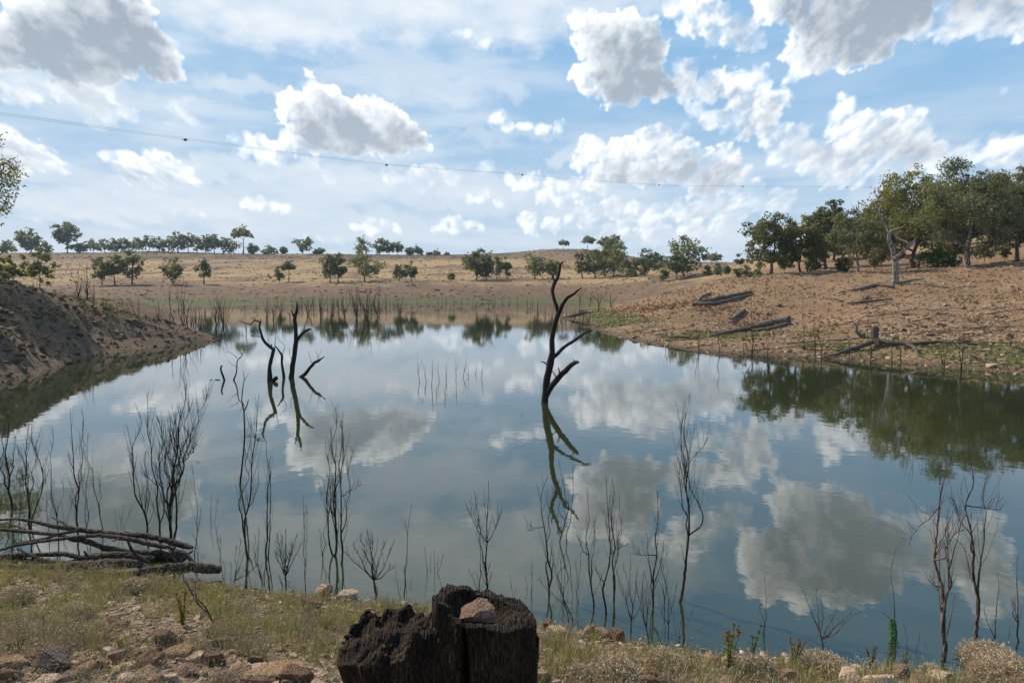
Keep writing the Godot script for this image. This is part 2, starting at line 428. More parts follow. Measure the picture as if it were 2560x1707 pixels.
func build_ground() -> void:
	patch.seed = 14; patch.frequency = 0.035; patch.fractal_octaves = 4; patch.fractal_gain = 0.6
	var w := gx.size(); var d := gz.size()
	var v := PackedVector3Array(); var n := PackedVector3Array(); var c := PackedColorArray(); var ix := PackedInt32Array()
	v.resize(w * d); n.resize(w * d); c.resize(w * d)
	for j in d:
		for i in w:
			var k := j * w + i
			var h := gh[k]
			v[k] = Vector3(gx[i], h, gz[j])
			var i0 := maxi(i - 1, 0); var i1 := mini(i + 1, w - 1); var j0 := maxi(j - 1, 0); var j1 := mini(j + 1, d - 1)
			n[k] = Vector3(-(gh[j * w + i1] - gh[j * w + i0]) / (gx[i1] - gx[i0]), 1.0, -(gh[j1 * w + i] - gh[j0 * w + i]) / (gz[j1] - gz[j0])).normalized()
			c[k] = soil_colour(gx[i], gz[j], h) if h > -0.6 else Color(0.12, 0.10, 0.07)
	ix.resize((w - 1) * (d - 1) * 6)
	var q := 0
	for j in d - 1:
		for i in w - 1:
			var a := j * w + i
			ix[q] = a; ix[q + 1] = a + 1; ix[q + 2] = a + w; ix[q + 3] = a + 1; ix[q + 4] = a + w + 1; ix[q + 5] = a + w
			q += 6
	var arr := []
	arr.resize(Mesh.ARRAY_MAX)
	arr[Mesh.ARRAY_VERTEX] = v; arr[Mesh.ARRAY_NORMAL] = n; arr[Mesh.ARRAY_COLOR] = c; arr[Mesh.ARRAY_INDEX] = ix
	var m := ArrayMesh.new()
	m.add_surface_from_arrays(Mesh.PRIMITIVE_TRIANGLES, arr)
	tag(put("ground", m, mats.ground), "bare stony banks and dry grass slopes all round the water", "", "", "structure")

func build_water() -> void:
	var m := PlaneMesh.new()
	m.size = Vector2(260, 130)
	var o := put("water", m, mats.water)
	o.position = Vector3(0, 0, -62)
	tag(o, "still murky water of the shrunken reservoir mirroring the clouds", "", "", "structure")

func build_far_range() -> void:
	# low wooded hills kilometres off, seen only through the gap beyond the right bank
	var s := Shape.new()
	s.smooth = false
	var k := 70
	for i in k + 1:
		var x := lerpf(-1500.0, 2600.0, float(i) / k)
		var top := 76.0 + 22.0 * lumps.get_noise_2d(x * 0.02, 7.0) + 5.0 * lumps.get_noise_2d(x * 0.3, 70.0)
		for q in 4:
			var h: float = [0.0, 0.55, 1.0, 0.0][q]
			s.v.append(Vector3(x, -10.0 + (top + 10.0) * h, -2600.0 - [0.0, 120.0, 330.0, 800.0][q] + 40.0 * lumps.get_noise_2d(x * 0.05, q * 50.0)))
			s.c.append(Color(0.055, 0.065, 0.045))
	for i in k:
		for q in 3:
			var a := i * 4 + q
			s.x.append_array(PackedInt32Array([a, a + 1, a + 4, a + 1, a + 5, a + 4]))
	tag(put("distant_hills", s.mesh(), mats.far_ground), "low wooded hills blue with distance beyond the gap", "", "", "structure")

# ---------------------------------------------------------------- living trees
# kind: 0 open gum with clumps of leaves, 1 dense and round, 2 flat-topped, 3 low bushy, 4 thin and sparse
func gum(o: Node3D, h: float, w: float, kind: int, leafy: Color, barky: Color, leaf: float, count: int, seed_: int, lean := Vector2.ZERO) -> void:
	var q := RandomNumberGenerator.new()
	q.seed = seed_ * 7919 + 13
	var wood := Shape.new()
	var clear: float = [0.15, 0.11, 0.44, 0.03, 0.13][kind]
	clear *= q.randf_range(0.8, 1.2)
	var tr: float = h * [0.021, 0.024, 0.024, 0.012, 0.014][kind] * q.randf_range(0.85, 1.15)
	var rx := w * 0.56
	var cy := h * (1.0 + clear) * 0.5
	var ry := h * (1.0 - clear) * 0.5
	if kind == 2: cy = h * 0.72; ry = h * 0.28
	var side := Vector3(lean.x, 0, lean.y)
	# trunk and leader
	var pts := PackedVector3Array(); var rad := PackedFloat32Array()
	var steps := 9
	var wob := Vector3.ZERO
	for i in steps + 1:
		var t := float(i) / steps
		pts.append(Vector3(0, -0.15 * tr + t * h * 0.80, 0) + side * t * t * h + wob)
		rad.append(tr * (1.0 - 0.80 * t) * (1.35 if i == 0 else 1.0))
		wob += Vector3(q.randfn(), 0, q.randfn()) * w * 0.020
	wood.tube(pts, rad, 8, barky, 0.10, seed_)
	var bone := PackedVector3Array(); var bone_r := PackedFloat32Array()
	for i in range(2, steps + 1):
		bone.append(pts[i]); bone_r.append(rad[i])
	# clumps
	var n: int = [26, 28, 20, 16, 22][kind]
	if count > 5000: n = int(n * 2.2)
	elif count < 900: n = int(n * 0.75)
	var spots := []
	for i in n:
		var d := Vector3(q.randfn(), q.randfn(), q.randfn()).normalized()
		if kind == 2: d.y = absf(d.y)
		var out := q.randf_range(0.38, 0.90)
		if i == 0: d = Vector3(q.randfn() * 0.2, 1, q.randfn() * 0.2); out = 0.86
		var cr: float = rx * q.randf_range(0.22, 0.40) * [1.0, 1.18, 0.95, 1.25, 0.85][kind]
		if count > 5000: cr *= 0.76
		var c := Vector3(d.x * rx * out, cy + d.y * ry * out, d.z * rx * out) + side * h * 0.8
		if kind == 0: c.x += (c.y / h - 0.5) * 0.0
		spots.append([c.y - Vector2(c.x, c.z).length() * 0.2, c, cr])
	spots.sort_custom(func(a, b): return a[0] < b[0])
	for sp in spots:
		var c: Vector3 = sp[1]
		var best := 0; var cost := 1e9
		for i in bone.size():
			var b := bone[i]
			var k := b.distance_to(c) + maxf(0.0, b.y - c.y + 0.35 * Vector2(b.x - c.x, b.z - c.z).length()) * 2.5
			if k < cost: cost = k; best = i
		var a := bone[best]
		var l := a.distance_to(c)
		var mid := a.lerp(c, 0.5) + Vector3(q.randfn() * 0.08, 0.06 - 0.10 * q.randf(), q.randfn() * 0.08) * l
		var lp := PackedVector3Array(); var lr := PackedFloat32Array()
		var r0 := minf(bone_r[best] * 0.72, tr * 0.55)
		for i in 6:
			var t := i / 5.0
			lp.append(a.lerp(mid, t).lerp(mid.lerp(c, t), t) + Vector3(q.randfn(), q.randfn(), q.randfn()) * l * 0.018)
			lr.append(lerpf(r0, maxf(0.012 * h * 0.12, r0 * 0.28), t))
		wood.tube(lp, lr, 5, barky)
		for i in range(1, 6):
			bone.append(lp[i]); bone_r.append(lr[i])
		# twigs that fan out in the clump
		for i in 4:
			var d := Vector3(q.randfn(), q.randfn() * 0.6 + 0.2, q.randfn()).normalized()
			wood.tube(PackedVector3Array([c, c + d * sp[2] * 0.45, c + d * sp[2] * 0.85 + Vector3(0, -0.05 * sp[2], 0)]), PackedFloat32Array([lr[5] * 0.8, lr[5] * 0.5, lr[5] * 0.2]), 3, barky)
	var total := 0.0
	for sp in spots: total += sp[2] * sp[2]
	var green := Shape.new()
	for sp in spots:
		var c: Vector3 = sp[1]
		var cr: float = sp[2]
		var tone := q.randf_range(0.80, 1.22)
		var hue := q.randf_range(-0.012, 0.014)
		var m := int(count * cr * cr / total)
		# leaves hang in sprays inside the clump
		var sprays := maxi(5, m / 26)
		var heads := PackedVector3Array()
		for i in sprays:
			var d := Vector3(q.randfn(), q.randfn(), q.randfn()).normalized() * pow(q.randf(), 0.38) * cr
			d.y *= 0.72
			heads.append(c + d)
		for i in m:
			var head := heads[q.randi() % sprays]
			var p := head + Vector3(q.randfn(), q.randfn() * 0.8 - 0.15, q.randfn()) * cr * 0.20
			var along := Vector3(q.randfn() * 0.75, -0.75 + q.randfn() * 0.5, q.randfn() * 0.75).normalized()
			var across := along.cross(Vector3(q.randfn(), q.randfn(), q.randfn())).normalized()
			var sz := leaf * q.randf_range(0.65, 1.35)
			var b := tone * q.randf_range(0.72, 1.28)
			var col := Color(leafy.r * b + hue, leafy.g * b, leafy.b * b - hue * 0.4)
			if q.randf() < 0.035: col = Color(0.17, 0.11, 0.055)
			green.card(p, along * sz, across * sz * 0.50, col)
	put("trunk", wood.mesh(), mats.gum_bark, o)
	if count > 0: put("crown", green.mesh(), mats.leaf, o)

const BARKS := [Color(0.115, 0.090, 0.072), Color(0.34, 0.30, 0.26), Color(0.20, 0.165, 0.135)]
const GREENS := [Color(0.182, 0.184, 0.122), Color(0.146, 0.156, 0.102), Color(0.210, 0.200, 0.100), Color(0.180, 0.188, 0.130), Color(0.085, 0.140, 0.040)]

# x, z, height, width, kind, green, bark, leaves, what it looks like, its name, the group it stands in
const TREES := [
	[22.99, -60.75, 5.56, 4.86, 1, 1, 2, 6832, "dense dark round gum at the left end of the right bank grove", "gum_tree", "gum trees along the top of the stony right bank", 0],
	[25.46, -60.4, 5.08, 3.63, 0, 2, 2, 5646, "olive gum with narrow crown right of the dense round gum", "gum_tree", "gum trees along the top of the stony right bank", 0],
	[34.13, -74.52, 7.45, 4.47, 0, 1, 2, 6729, "tall dark green gum with bare pale trunk between two olive gums", "gum_tree", "gum trees along the top of the stony right bank", 0],
	[28.52, -56.62, 5.6, 4.21, 0, 0, 1, 3889, "thin leaved gum with several white stems behind the white dead tree", "gum_tree", "gum trees along the top of the stony right bank", 0],
	[32.28, -61, 4.06, 3.05, 0, 2, 2, 3738, "short crooked brown gum under the taller grove left of the white dead tree", "gum_tree", "gum trees along the top of the stony right bank", 0],
	[35.51, -60.65, 8.89, 8.24, 0, 2, 2, 14307, "broad olive gum with spreading crown right behind the white dead tree", "gum_tree", "gum trees along the top of the stony right bank", 0],
	[41.15, -64, 7.97, 5.95, 0, 0, 1, 12808, "gum with pale upright limbs between the broad olive gum and the tallest gum", "gum_tree", "gum trees along the top of the stony right bank", 0],
	[35.5, -53.4, 8.58, 7.1, 0, 0, 1, 16042, "tallest gum of the right grove with white forked limbs", "gum_tree", "gum trees along the top of the stony right bank", 0],
	[44.21, -60, 8.76, 5.4, 0, 1, 2, 14967, "dark gum cut by the right edge of the view", "gum_tree", "gum trees along the top of the stony right bank", 0],
	[48.23, -60, 8.54, 6.43, 0, 1, 2, 18232, "large gum just past the right edge of the view", "gum_tree", "gum trees along the top of the stony right bank", 0],
	[51.31, -84, 7.12, 5.41, 0, 0, 0, 5173, "shaded gum behind the low green bush", "gum_tree", "slender gums deeper in the right grove", 0],
	[61.89, -88, 8.21, 6.7, 0, 1, 0, 6793, "gum on the slope behind the tallest gum", "gum_tree", "slender gums deeper in the right grove", 0],
	[44.48, -82, 6.19, 4.8, 0, 3, 0, 4064, "grey green gum seen between the white dead tree and the broad olive gum", "gum_tree", "slender gums deeper in the right grove", 0],
	[39.37, -84, 5.49, 4.43, 1, 1, 0, 3004, "dark gum filling the gap behind the tall dark green gum", "gum_tree", "slender gums deeper in the right grove", 0],
	[33.2, -76, 4.3, 2.67, 0, 2, 0, 1515, "small olive gum at the back of the grove near its left end", "gum_tree", "slender gums deeper in the right grove", 0],
	[28.37, -59, 2.32, 1.73, 3, 2, 1, 1016, "young bushy olive gum in front of the tall dark green gum", "gum_tree", "slender gums deeper in the right grove", 0],
	[26.14, -59, 2.58, 1.59, 3, 2, 1, 1068, "young bushy olive gum at the foot of the narrow olive gum", "gum_tree", "slender gums deeper in the right grove", 0],
	[25.05, -63, 3.18, 1.85, 4, 0, 1, 1219, "thin sapling gum beside the dense round gum", "gum_tree", "slender gums deeper in the right grove", 0],
	[36.9, -66, 3.21, 1.55, 4, 0, 1, 905, "thin sapling gum under the broad olive gum", "gum_tree", "slender gums deeper in the right grove", 0],
	[45.36, -66, 2.24, 1.7, 4, 0, 1, 817, "thin sapling gum right of the tallest gum", "gum_tree", "slender gums deeper in the right grove", 0],
	[47.37, -66, 2.4, 1.55, 4, 3, 1, 905, "thin sapling gum near the right edge of the view", "gum_tree", "slender gums deeper in the right grove", 0],
	[59.65, -92, 2.65, 4.31, 0, 1, 0, 1625, "dark leaning gum high on the slope behind the grove", "gum_tree", "slender gums deeper in the right grove", 0],
	[68.49, -90, 8.15, 6.33, 0, 1, 0, 6270, "dark gum high on the slope at the right edge", "gum_tree", "slender gums deeper in the right grove", 0],
	[45.41, -80, 6.45, 5.16, 0, 0, 0, 4949, "olive gum filling the gap behind the white dead tree", "gum_tree", "slender gums deeper in the right grove", 0],
	[41.45, -80, 5.97, 3.75, 0, 3, 0, 3135, "grey green gum behind the thin leaved gum", "gum_tree", "slender gums deeper in the right grove", 0],
	[55.71, -84, 7.02, 5.91, 0, 0, 0, 5922, "olive gum behind the tallest gum's trunk", "gum_tree", "slender gums deeper in the right grove", 0],
	[37.95, -61, 1.97, 3.72, 3, 4, 0, 1878, "low dense bright green bush under the gums", "green_bush", "", 0],
	[24.8, -75, 3.72, 1.32, 4, 0, 1, 557, "slender light gum at the end of the right bank ridge", "gum_tree", "", 0],
	[24.86, -72, 3.26, 1.6, 4, 0, 1, 551, "slim double gum left of the dense round gum", "gum_tree", "", 0],
	[25.31, -70, 2.61, 1.23, 4, 0, 1, 330, "thin scrubby gum touching the dense round gum", "gum_tree", "", 0],
	[68.09, -230, 3.84, 6.2, 2, 0, 0, 520, "flat topped gum standing alone in the gap before the blue hills", "gum_tree", "", 0],
	[33.05, -116.15, 1.75, 1.36, 3, 0, 1, 320, "small green gum below the flat topped gum in the gap", "gum_tree", "", 0],
	[32.96, -109.33, 2.15, 1.67, 3, 3, 1, 320, "small grey green gum under the flat topped gum in the gap", "gum_tree", "", 0],
	[33.52, -106.85, 1.49, 1.13, 3, 0, 1, 320, "small rounded gum right of the flat topped gum in the gap", "gum_tree", "", 0],
	[15.98, -154.73, 6.72, 3.63, 1, 1, 0, 725, "narrow dark green tree at the left end of the far copse", "gum_tree", "trees in the copse on the far shore", 0],
	[19.45, -160.3, 7.05, 4.88, 1, 1, 0, 828, "dark tree second in the far copse", "gum_tree", "trees in the copse on the far shore", 0],
	[23.45, -158.93, 7.63, 6.89, 1, 2, 2, 1386, "yellow green broad tree in the middle of the far copse", "gum_tree", "trees in the copse on the far shore", 0],
	[22.32, -165, 8.34, 5.8, 1, 1, 0, 1428, "grey green tree behind the yellow green tree of the far copse", "gum_tree", "trees in the copse on the far shore", 0],
	[29.38, -200, 10.62, 7.5, 2, 1, 0, 1535, "dark flat crowned tree rising behind the far copse", "gum_tree", "trees in the copse on the far shore", 0],
	[23.75, -142.86, 3.89, 3.01, 4, 3, 1, 491, "white stemmed thin tree right of the yellow green tree", "gum_tree", "trees in the copse on the far shore", 0],
	[26.52, -151.56, 2.29, 3.91, 3, 1, 0, 320, "low dark bush beside the far copse", "gum_tree", "trees in the copse on the far shore", 0],
	[28.2, -145.62, 5.48, 5.46, 0, 1, 0, 1207, "spreading dark tree with short trunk right of the far copse", "gum_tree", "trees in the copse on the far shore", 0],
	[37.24, -175, 5.22, 5.13, 0, 3, 0, 783, "grey green tree between the spreading dark tree and the big round tree", "gum_tree", "trees in the copse on the far shore", 0],
	[30.35, -121.27, 6.94, 6.54, 1, 0, 2, 2203, "big round tree alone at the right end of the far copse", "gum_tree", "trees in the copse on the far shore", 0],
	[28.78, -119.71, 4.58, 3.23, 0, 0, 1, 881, "light stemmed tree in front of the big round tree", "gum_tree", "trees in the copse on the far shore", 0],
	[26.46, -119.61, 2.22, 1.54, 4, 3, 1, 320, "small pale dead looking tree before the copse", "gum_tree", "trees in the copse on the far shore", 0],
	[35.37, -322, 6.79, 7.92, 2, 0, 2, 414, "flat topped light green tree on the skyline left of the copse", "gum_tree", "", 0],
	[24.37, -325, 4.18, 4.57, 2, 3, 0, 320, "small lone tree on top of the bare hill", "gum_tree", "", 0],
	[-32.79, -152.25, 7.23, 7.67, 0, 0, 0, 1137, "widest tree of the far slope with open olive crown", "gum_tree", "scattered trees on the dry far slope", 0],
	[-25.13, -152.74, 3.9, 3.04, 1, 0, 0, 434, "small round tree of the pair right of the widest tree", "gum_tree", "scattered trees on the dry far slope", 0],
	[-22.39, -152.28, 5.03, 2.68, 1, 1, 0, 496, "taller tree of the pair right of the widest tree", "gum_tree", "scattered trees on the dry far slope", 0],
	[-13.91, -155.85, 1.81, 1.64, 1, 2, 2, 320, "tiny round tree alone on the golden slope", "gum_tree", "scattered trees on the dry far slope", 0],
	[-7.96, -151.55, 7.19, 5.86, 1, 1, 0, 1221, "tall dark twin crowned tree on the far slope", "gum_tree", "scattered trees on the dry far slope", 0],
	[-5.7, -152.54, 6.27, 4.47, 1, 1, 0, 1030, "dark tree joined to the right of the tall twin crowned tree", "gum_tree", "scattered trees on the dry far slope", 0],
	[-3.45, -155.57, 5.14, 3.1, 0, 0, 0, 562, "light tree right of the dark joined trees", "gum_tree", "scattered trees on the dry far slope", 0],
	[-1.1, -156.88, 5.45, 2.39, 4, 0, 1, 452, "thin pale tree at the right of the dark group", "gum_tree", "scattered trees on the dry far slope", 0],
	[5.11, -153.52, 6.05, 5.76, 1, 0, 0, 912, "round green tree left of the central dead trunk", "gum_tree", "scattered trees on the dry far slope", 0],
	[8.84, -153.1, 4.44, 4.13, 0, 2, 0, 667, "lighter tree behind the top of the central dead trunk", "gum_tree", "scattered trees on the dry far slope", 0],
	[-88.43, -147.48, 6.41, 4.32, 0, 0, 0, 1088, "olive tree first of three on the left far slope", "gum_tree", "scattered trees on the dry far slope", 0],
	[-85.92, -148.2, 6.7, 3.3, 0, 0, 0, 860, "middle one of three trees on the left far slope", "gum_tree", "scattered trees on the dry far slope", 0],
	[-82.79, -149.1, 7.77, 4.72, 1, 1, 0, 1175, "dark pointed tree last of three on the left far slope", "gum_tree", "scattered trees on the dry far slope", 0],
	[-74.98, -151.27, 6.23, 4.96, 1, 0, 0, 897, "dark rounded tree with clear stem on the left far slope", "gum_tree", "scattered trees on the dry far slope", 0],
	[-69.17, -153.68, 5.97, 2.88, 1, 0, 0, 622, "narrow tree behind the bent dead tree on the left", "gum_tree", "scattered trees on the dry far slope", 0],
	[-51.53, -151.68, 3.87, 2.13, 4, 0, 0, 320, "thin light tree beside the low spreading dark tree", "gum_tree", "scattered trees on the dry far slope", 0],
	[-49.57, -152.2, 4.5, 3.74, 2, 1, 0, 621, "low spreading dark tree on the far slope", "gum_tree", "scattered trees on the dry far slope", 0],
	[-39.46, -148.58, 6.29, 4, 0, 0, 0, 974, "open tree left of the widest tree on the far slope", "gum_tree", "scattered trees on the dry far slope", 0],
	[-37.45, -147.86, 6.43, 3.64, 0, 0, 0, 914, "open tree nearest the widest tree on its left side", "gum_tree", "scattered trees on the dry far slope", 0],
	[-225.88, -322, 12.06, 12.45, 0, 3, 0, 1302, "flat headed grey tree on the ridge above the left bank", "gum_tree", "trees along the skyline ridge", 0],
	[-208.44, -322, 14.77, 12.45, 0, 3, 0, 1571, "tall tree with upright open head near the left end of the ridge", "gum_tree", "trees along the skyline ridge", 0],
	[-237.11, -322, 6.24, 6.41, 1, 3, 0, 355, "small grey tree on the ridge at the left edge", "gum_tree", "trees along the skyline ridge", 0],
	[-219.13, -322, 5.31, 6.79, 1, 3, 0, 334, "low tree between the two open headed ridge trees", "gum_tree", "trees along the skyline ridge", 0],
	[-202.63, -322, 5.11, 5.66, 1, 3, 0, 320, "low tree right of the tall open headed ridge tree", "gum_tree", "trees along the skyline ridge", 0],
	[-196.25, -322, 6.38, 7.92, 0, 3, 0, 320, "grey gum in the ridge row, first counted from its left end", "gum_tree", "trees along the skyline ridge", 0],
	[-190.63, -322, 6.91, 7.92, 0, 3, 0, 320, "grey gum in the ridge row, second counted from its left end", "gum_tree", "trees along the skyline ridge", 0],
	[-185.39, -322, 6.5, 6.79, 1, 3, 0, 320, "grey gum in the ridge row, third counted from its left end", "gum_tree", "trees along the skyline ridge", 0],
	[-181.08, -322, 7.19, 7.55, 0, 3, 0, 320, "grey gum in the ridge row, fourth counted from its left end", "gum_tree", "trees along the skyline ridge", 0],
	[-176.02, -322, 6.96, 7.55, 0, 3, 0, 320, "grey gum in the ridge row, fifth counted from its left end", "gum_tree", "trees along the skyline ridge", 0],
	[-170.03, -322, 8.04, 7.92, 0, 3, 0, 320, "grey gum in the ridge row, sixth counted from its left end", "gum_tree", "trees along the skyline ridge", 0],
	[-165.16, -322, 6.98, 7.55, 0, 3, 0, 320, "grey gum in the ridge row, seventh counted from its left end", "gum_tree", "trees along the skyline ridge", 0],
	[-161.04, -322, 7.63, 7.17, 0, 3, 0, 320, "grey gum in the ridge row, eighth counted from its left end", "gum_tree", "trees along the skyline ridge", 0],
	[-156.36, -322, 10.33, 7.92, 0, 3, 0, 398, "grey gum in the ridge row, ninth counted from its left end", "gum_tree", "trees along the skyline ridge", 0],
	[-151.68, -322, 9.71, 7.55, 0, 3, 0, 352, "grey gum in the ridge row, tenth counted from its left end", "gum_tree", "trees along the skyline ridge", 0],
	[-147.56, -322, 7.94, 6.41, 1, 3, 0, 320, "grey gum in the ridge row, eleventh counted from its left end", "gum_tree", "trees along the skyline ridge", 0],
	[-143.44, -322, 8.95, 7.17, 0, 3, 0, 320, "grey gum in the ridge row, twelfth counted from its left end", "gum_tree", "trees along the skyline ridge", 0],
	[-139.51, -322, 9.57, 7.55, 0, 3, 0, 338, "grey gum in the ridge row, thirteenth counted from its left end", "gum_tree", "trees along the skyline ridge", 0],
	[-135.57, -322, 7.77, 6.79, 1, 3, 0, 320, "grey gum in the ridge row, fourteenth counted from its left end", "gum_tree", "trees along the skyline ridge", 0],
	[-131.83, -322, 7.82, 6.41, 1, 3, 0, 320, "grey gum in the ridge row, fifteenth counted from its left end", "gum_tree", "trees along the skyline ridge", 0],
	[-126.04, -322, 12.51, 11.32, 2, 3, 0, 648, "largest flat crowned tree at the right end of the ridge row", "gum_tree", "trees along the skyline ridge", 0],
	[-121.35, -322, 4.98, 4.53, 1, 3, 0, 320, "small tree just right of the largest ridge tree", "gum_tree", "trees along the skyline ridge", 0],
	[-113.68, -322, 3.96, 6.79, 3, 3, 0, 320, "wide low bush on the ridge right of the long row", "gum_tree", "trees along the skyline ridge", 0],
	[-106.94, -322, 3.28, 2.64, 1, 3, 0, 320, "tiny tree on the ridge between the wide low bush and a leaning tree", "gum_tree", "trees along the skyline ridge", 0],
	[-97.95, -322, 7.77, 7.92, 0, 3, 0, 499, "leaning one sided tree alone on the ridge", "gum_tree", "trees along the skyline ridge", 0.12],
	[-90.46, -322, 2.58, 4.53, 3, 3, 0, 320, "low scrub on the ridge right of the leaning tree", "gum_tree", "trees along the skyline ridge", 0],
	[-70.61, -322, 8.12, 9.43, 0, 3, 0, 354, "thin topped ridge tree behind the widest slope tree", "gum_tree", "trees along the skyline ridge", 0],
	[-62.18, -322, 8.43, 6.79, 0, 3, 0, 470, "upright ridge tree left of a spreading clump", "gum_tree", "trees along the skyline ridge", 0],
	[-57.69, -322, 7.19, 6.41, 0, 3, 0, 384, "left half of the spreading ridge clump", "gum_tree", "trees along the skyline ridge", 0],
	[-53.95, -322, 6.67, 5.66, 0, 3, 0, 320, "right half of the spreading ridge clump", "gum_tree", "trees along the skyline ridge", 0],
	[-47.95, -322, 4.1, 3.77, 4, 3, 0, 320, "bare topped small ridge tree, left of two", "gum_tree", "trees along the skyline ridge", 0],
	[-44.39, -322, 4.48, 5.66, 4, 3, 0, 320, "bare spreading small ridge tree, right of two", "gum_tree", "trees along the skyline ridge", 0],
	[-38.59, -322, 1.5, 1.89, 3, 3, 0, 320, "tiny bush on the skyline, left of three", "gum_tree", "trees along the skyline ridge", 0],
	[-35.21, -322, 2.22, 2.64, 3, 3, 0, 320, "tiny bush on the skyline, middle of three", "gum_tree", "trees along the skyline ridge", 0],
	[-30.53, -322, 1.05, 1.51, 3, 3, 0, 320, "tiny bush on the skyline, right of three", "gum_tree", "trees along the skyline ridge", 0],
	[-43.69, -60, 3.35, 1.9, 4, 2, 1, 1306, "yellow green drooping gum behind the left bank", "gum_tree", "trees on the flat behind the left bank", 0],
	[-42.8, -62, 4.54, 2.4, 4, 0, 1, 1549, "drooping gum with white leaning stem behind the left bank", "gum_tree", "trees on the flat behind the left bank", 0.1],
	[-41.3, -55, 1.65, 1.48, 3, 2, 0, 734, "green shrub at the left edge behind the bank", "gum_tree", "trees on the flat behind the left bank", 0],
	[-26.3, -33, 7.7, 5.6, 0, 0, 2, 7500, "large gum leaning in from the left edge of the view", "gum_tree", "gums on top of the left bank", 0],
	[-28.2, -27.5, 9.5, 6.6, 0, 0, 2, 7500, "gum on the left bank just outside the view, nearest of three", "gum_tree", "gums on top of the left bank", 0],
	[-25, -21.5, 8.2, 5.6, 0, 0, 2, 7500, "gum low on the left bank outside the view", "gum_tree", "gums on top of the left bank", 0],
	[-31.5, -36.5, 10, 7, 0, 0, 2, 7500, "tall gum on the left bank outside the view, farthest of three", "gum_tree", "gums on top of the left bank", 0],
	[-24, -25, 7.6, 5, 0, 0, 2, 7500, "bushy gum on the left bank outside the view, between two others", "gum_tree", "gums on top of the left bank", 0]
]

func build_trees() -> void:
	var i := 0
	for t in TREES:
		i += 1
		var at := land(t[0], t[1], 0.05)
		var o := thing(t[9], at, t[8], "bush" if t[9] == "green_bush" else "tree", t[10])
		var far: float = absf(t[1])
		gum(o, t[2], t[3], t[4], GREENS[t[5]], BARKS[t[6]], far * 0.0040, t[7], i, Vector2(t[11], 0))

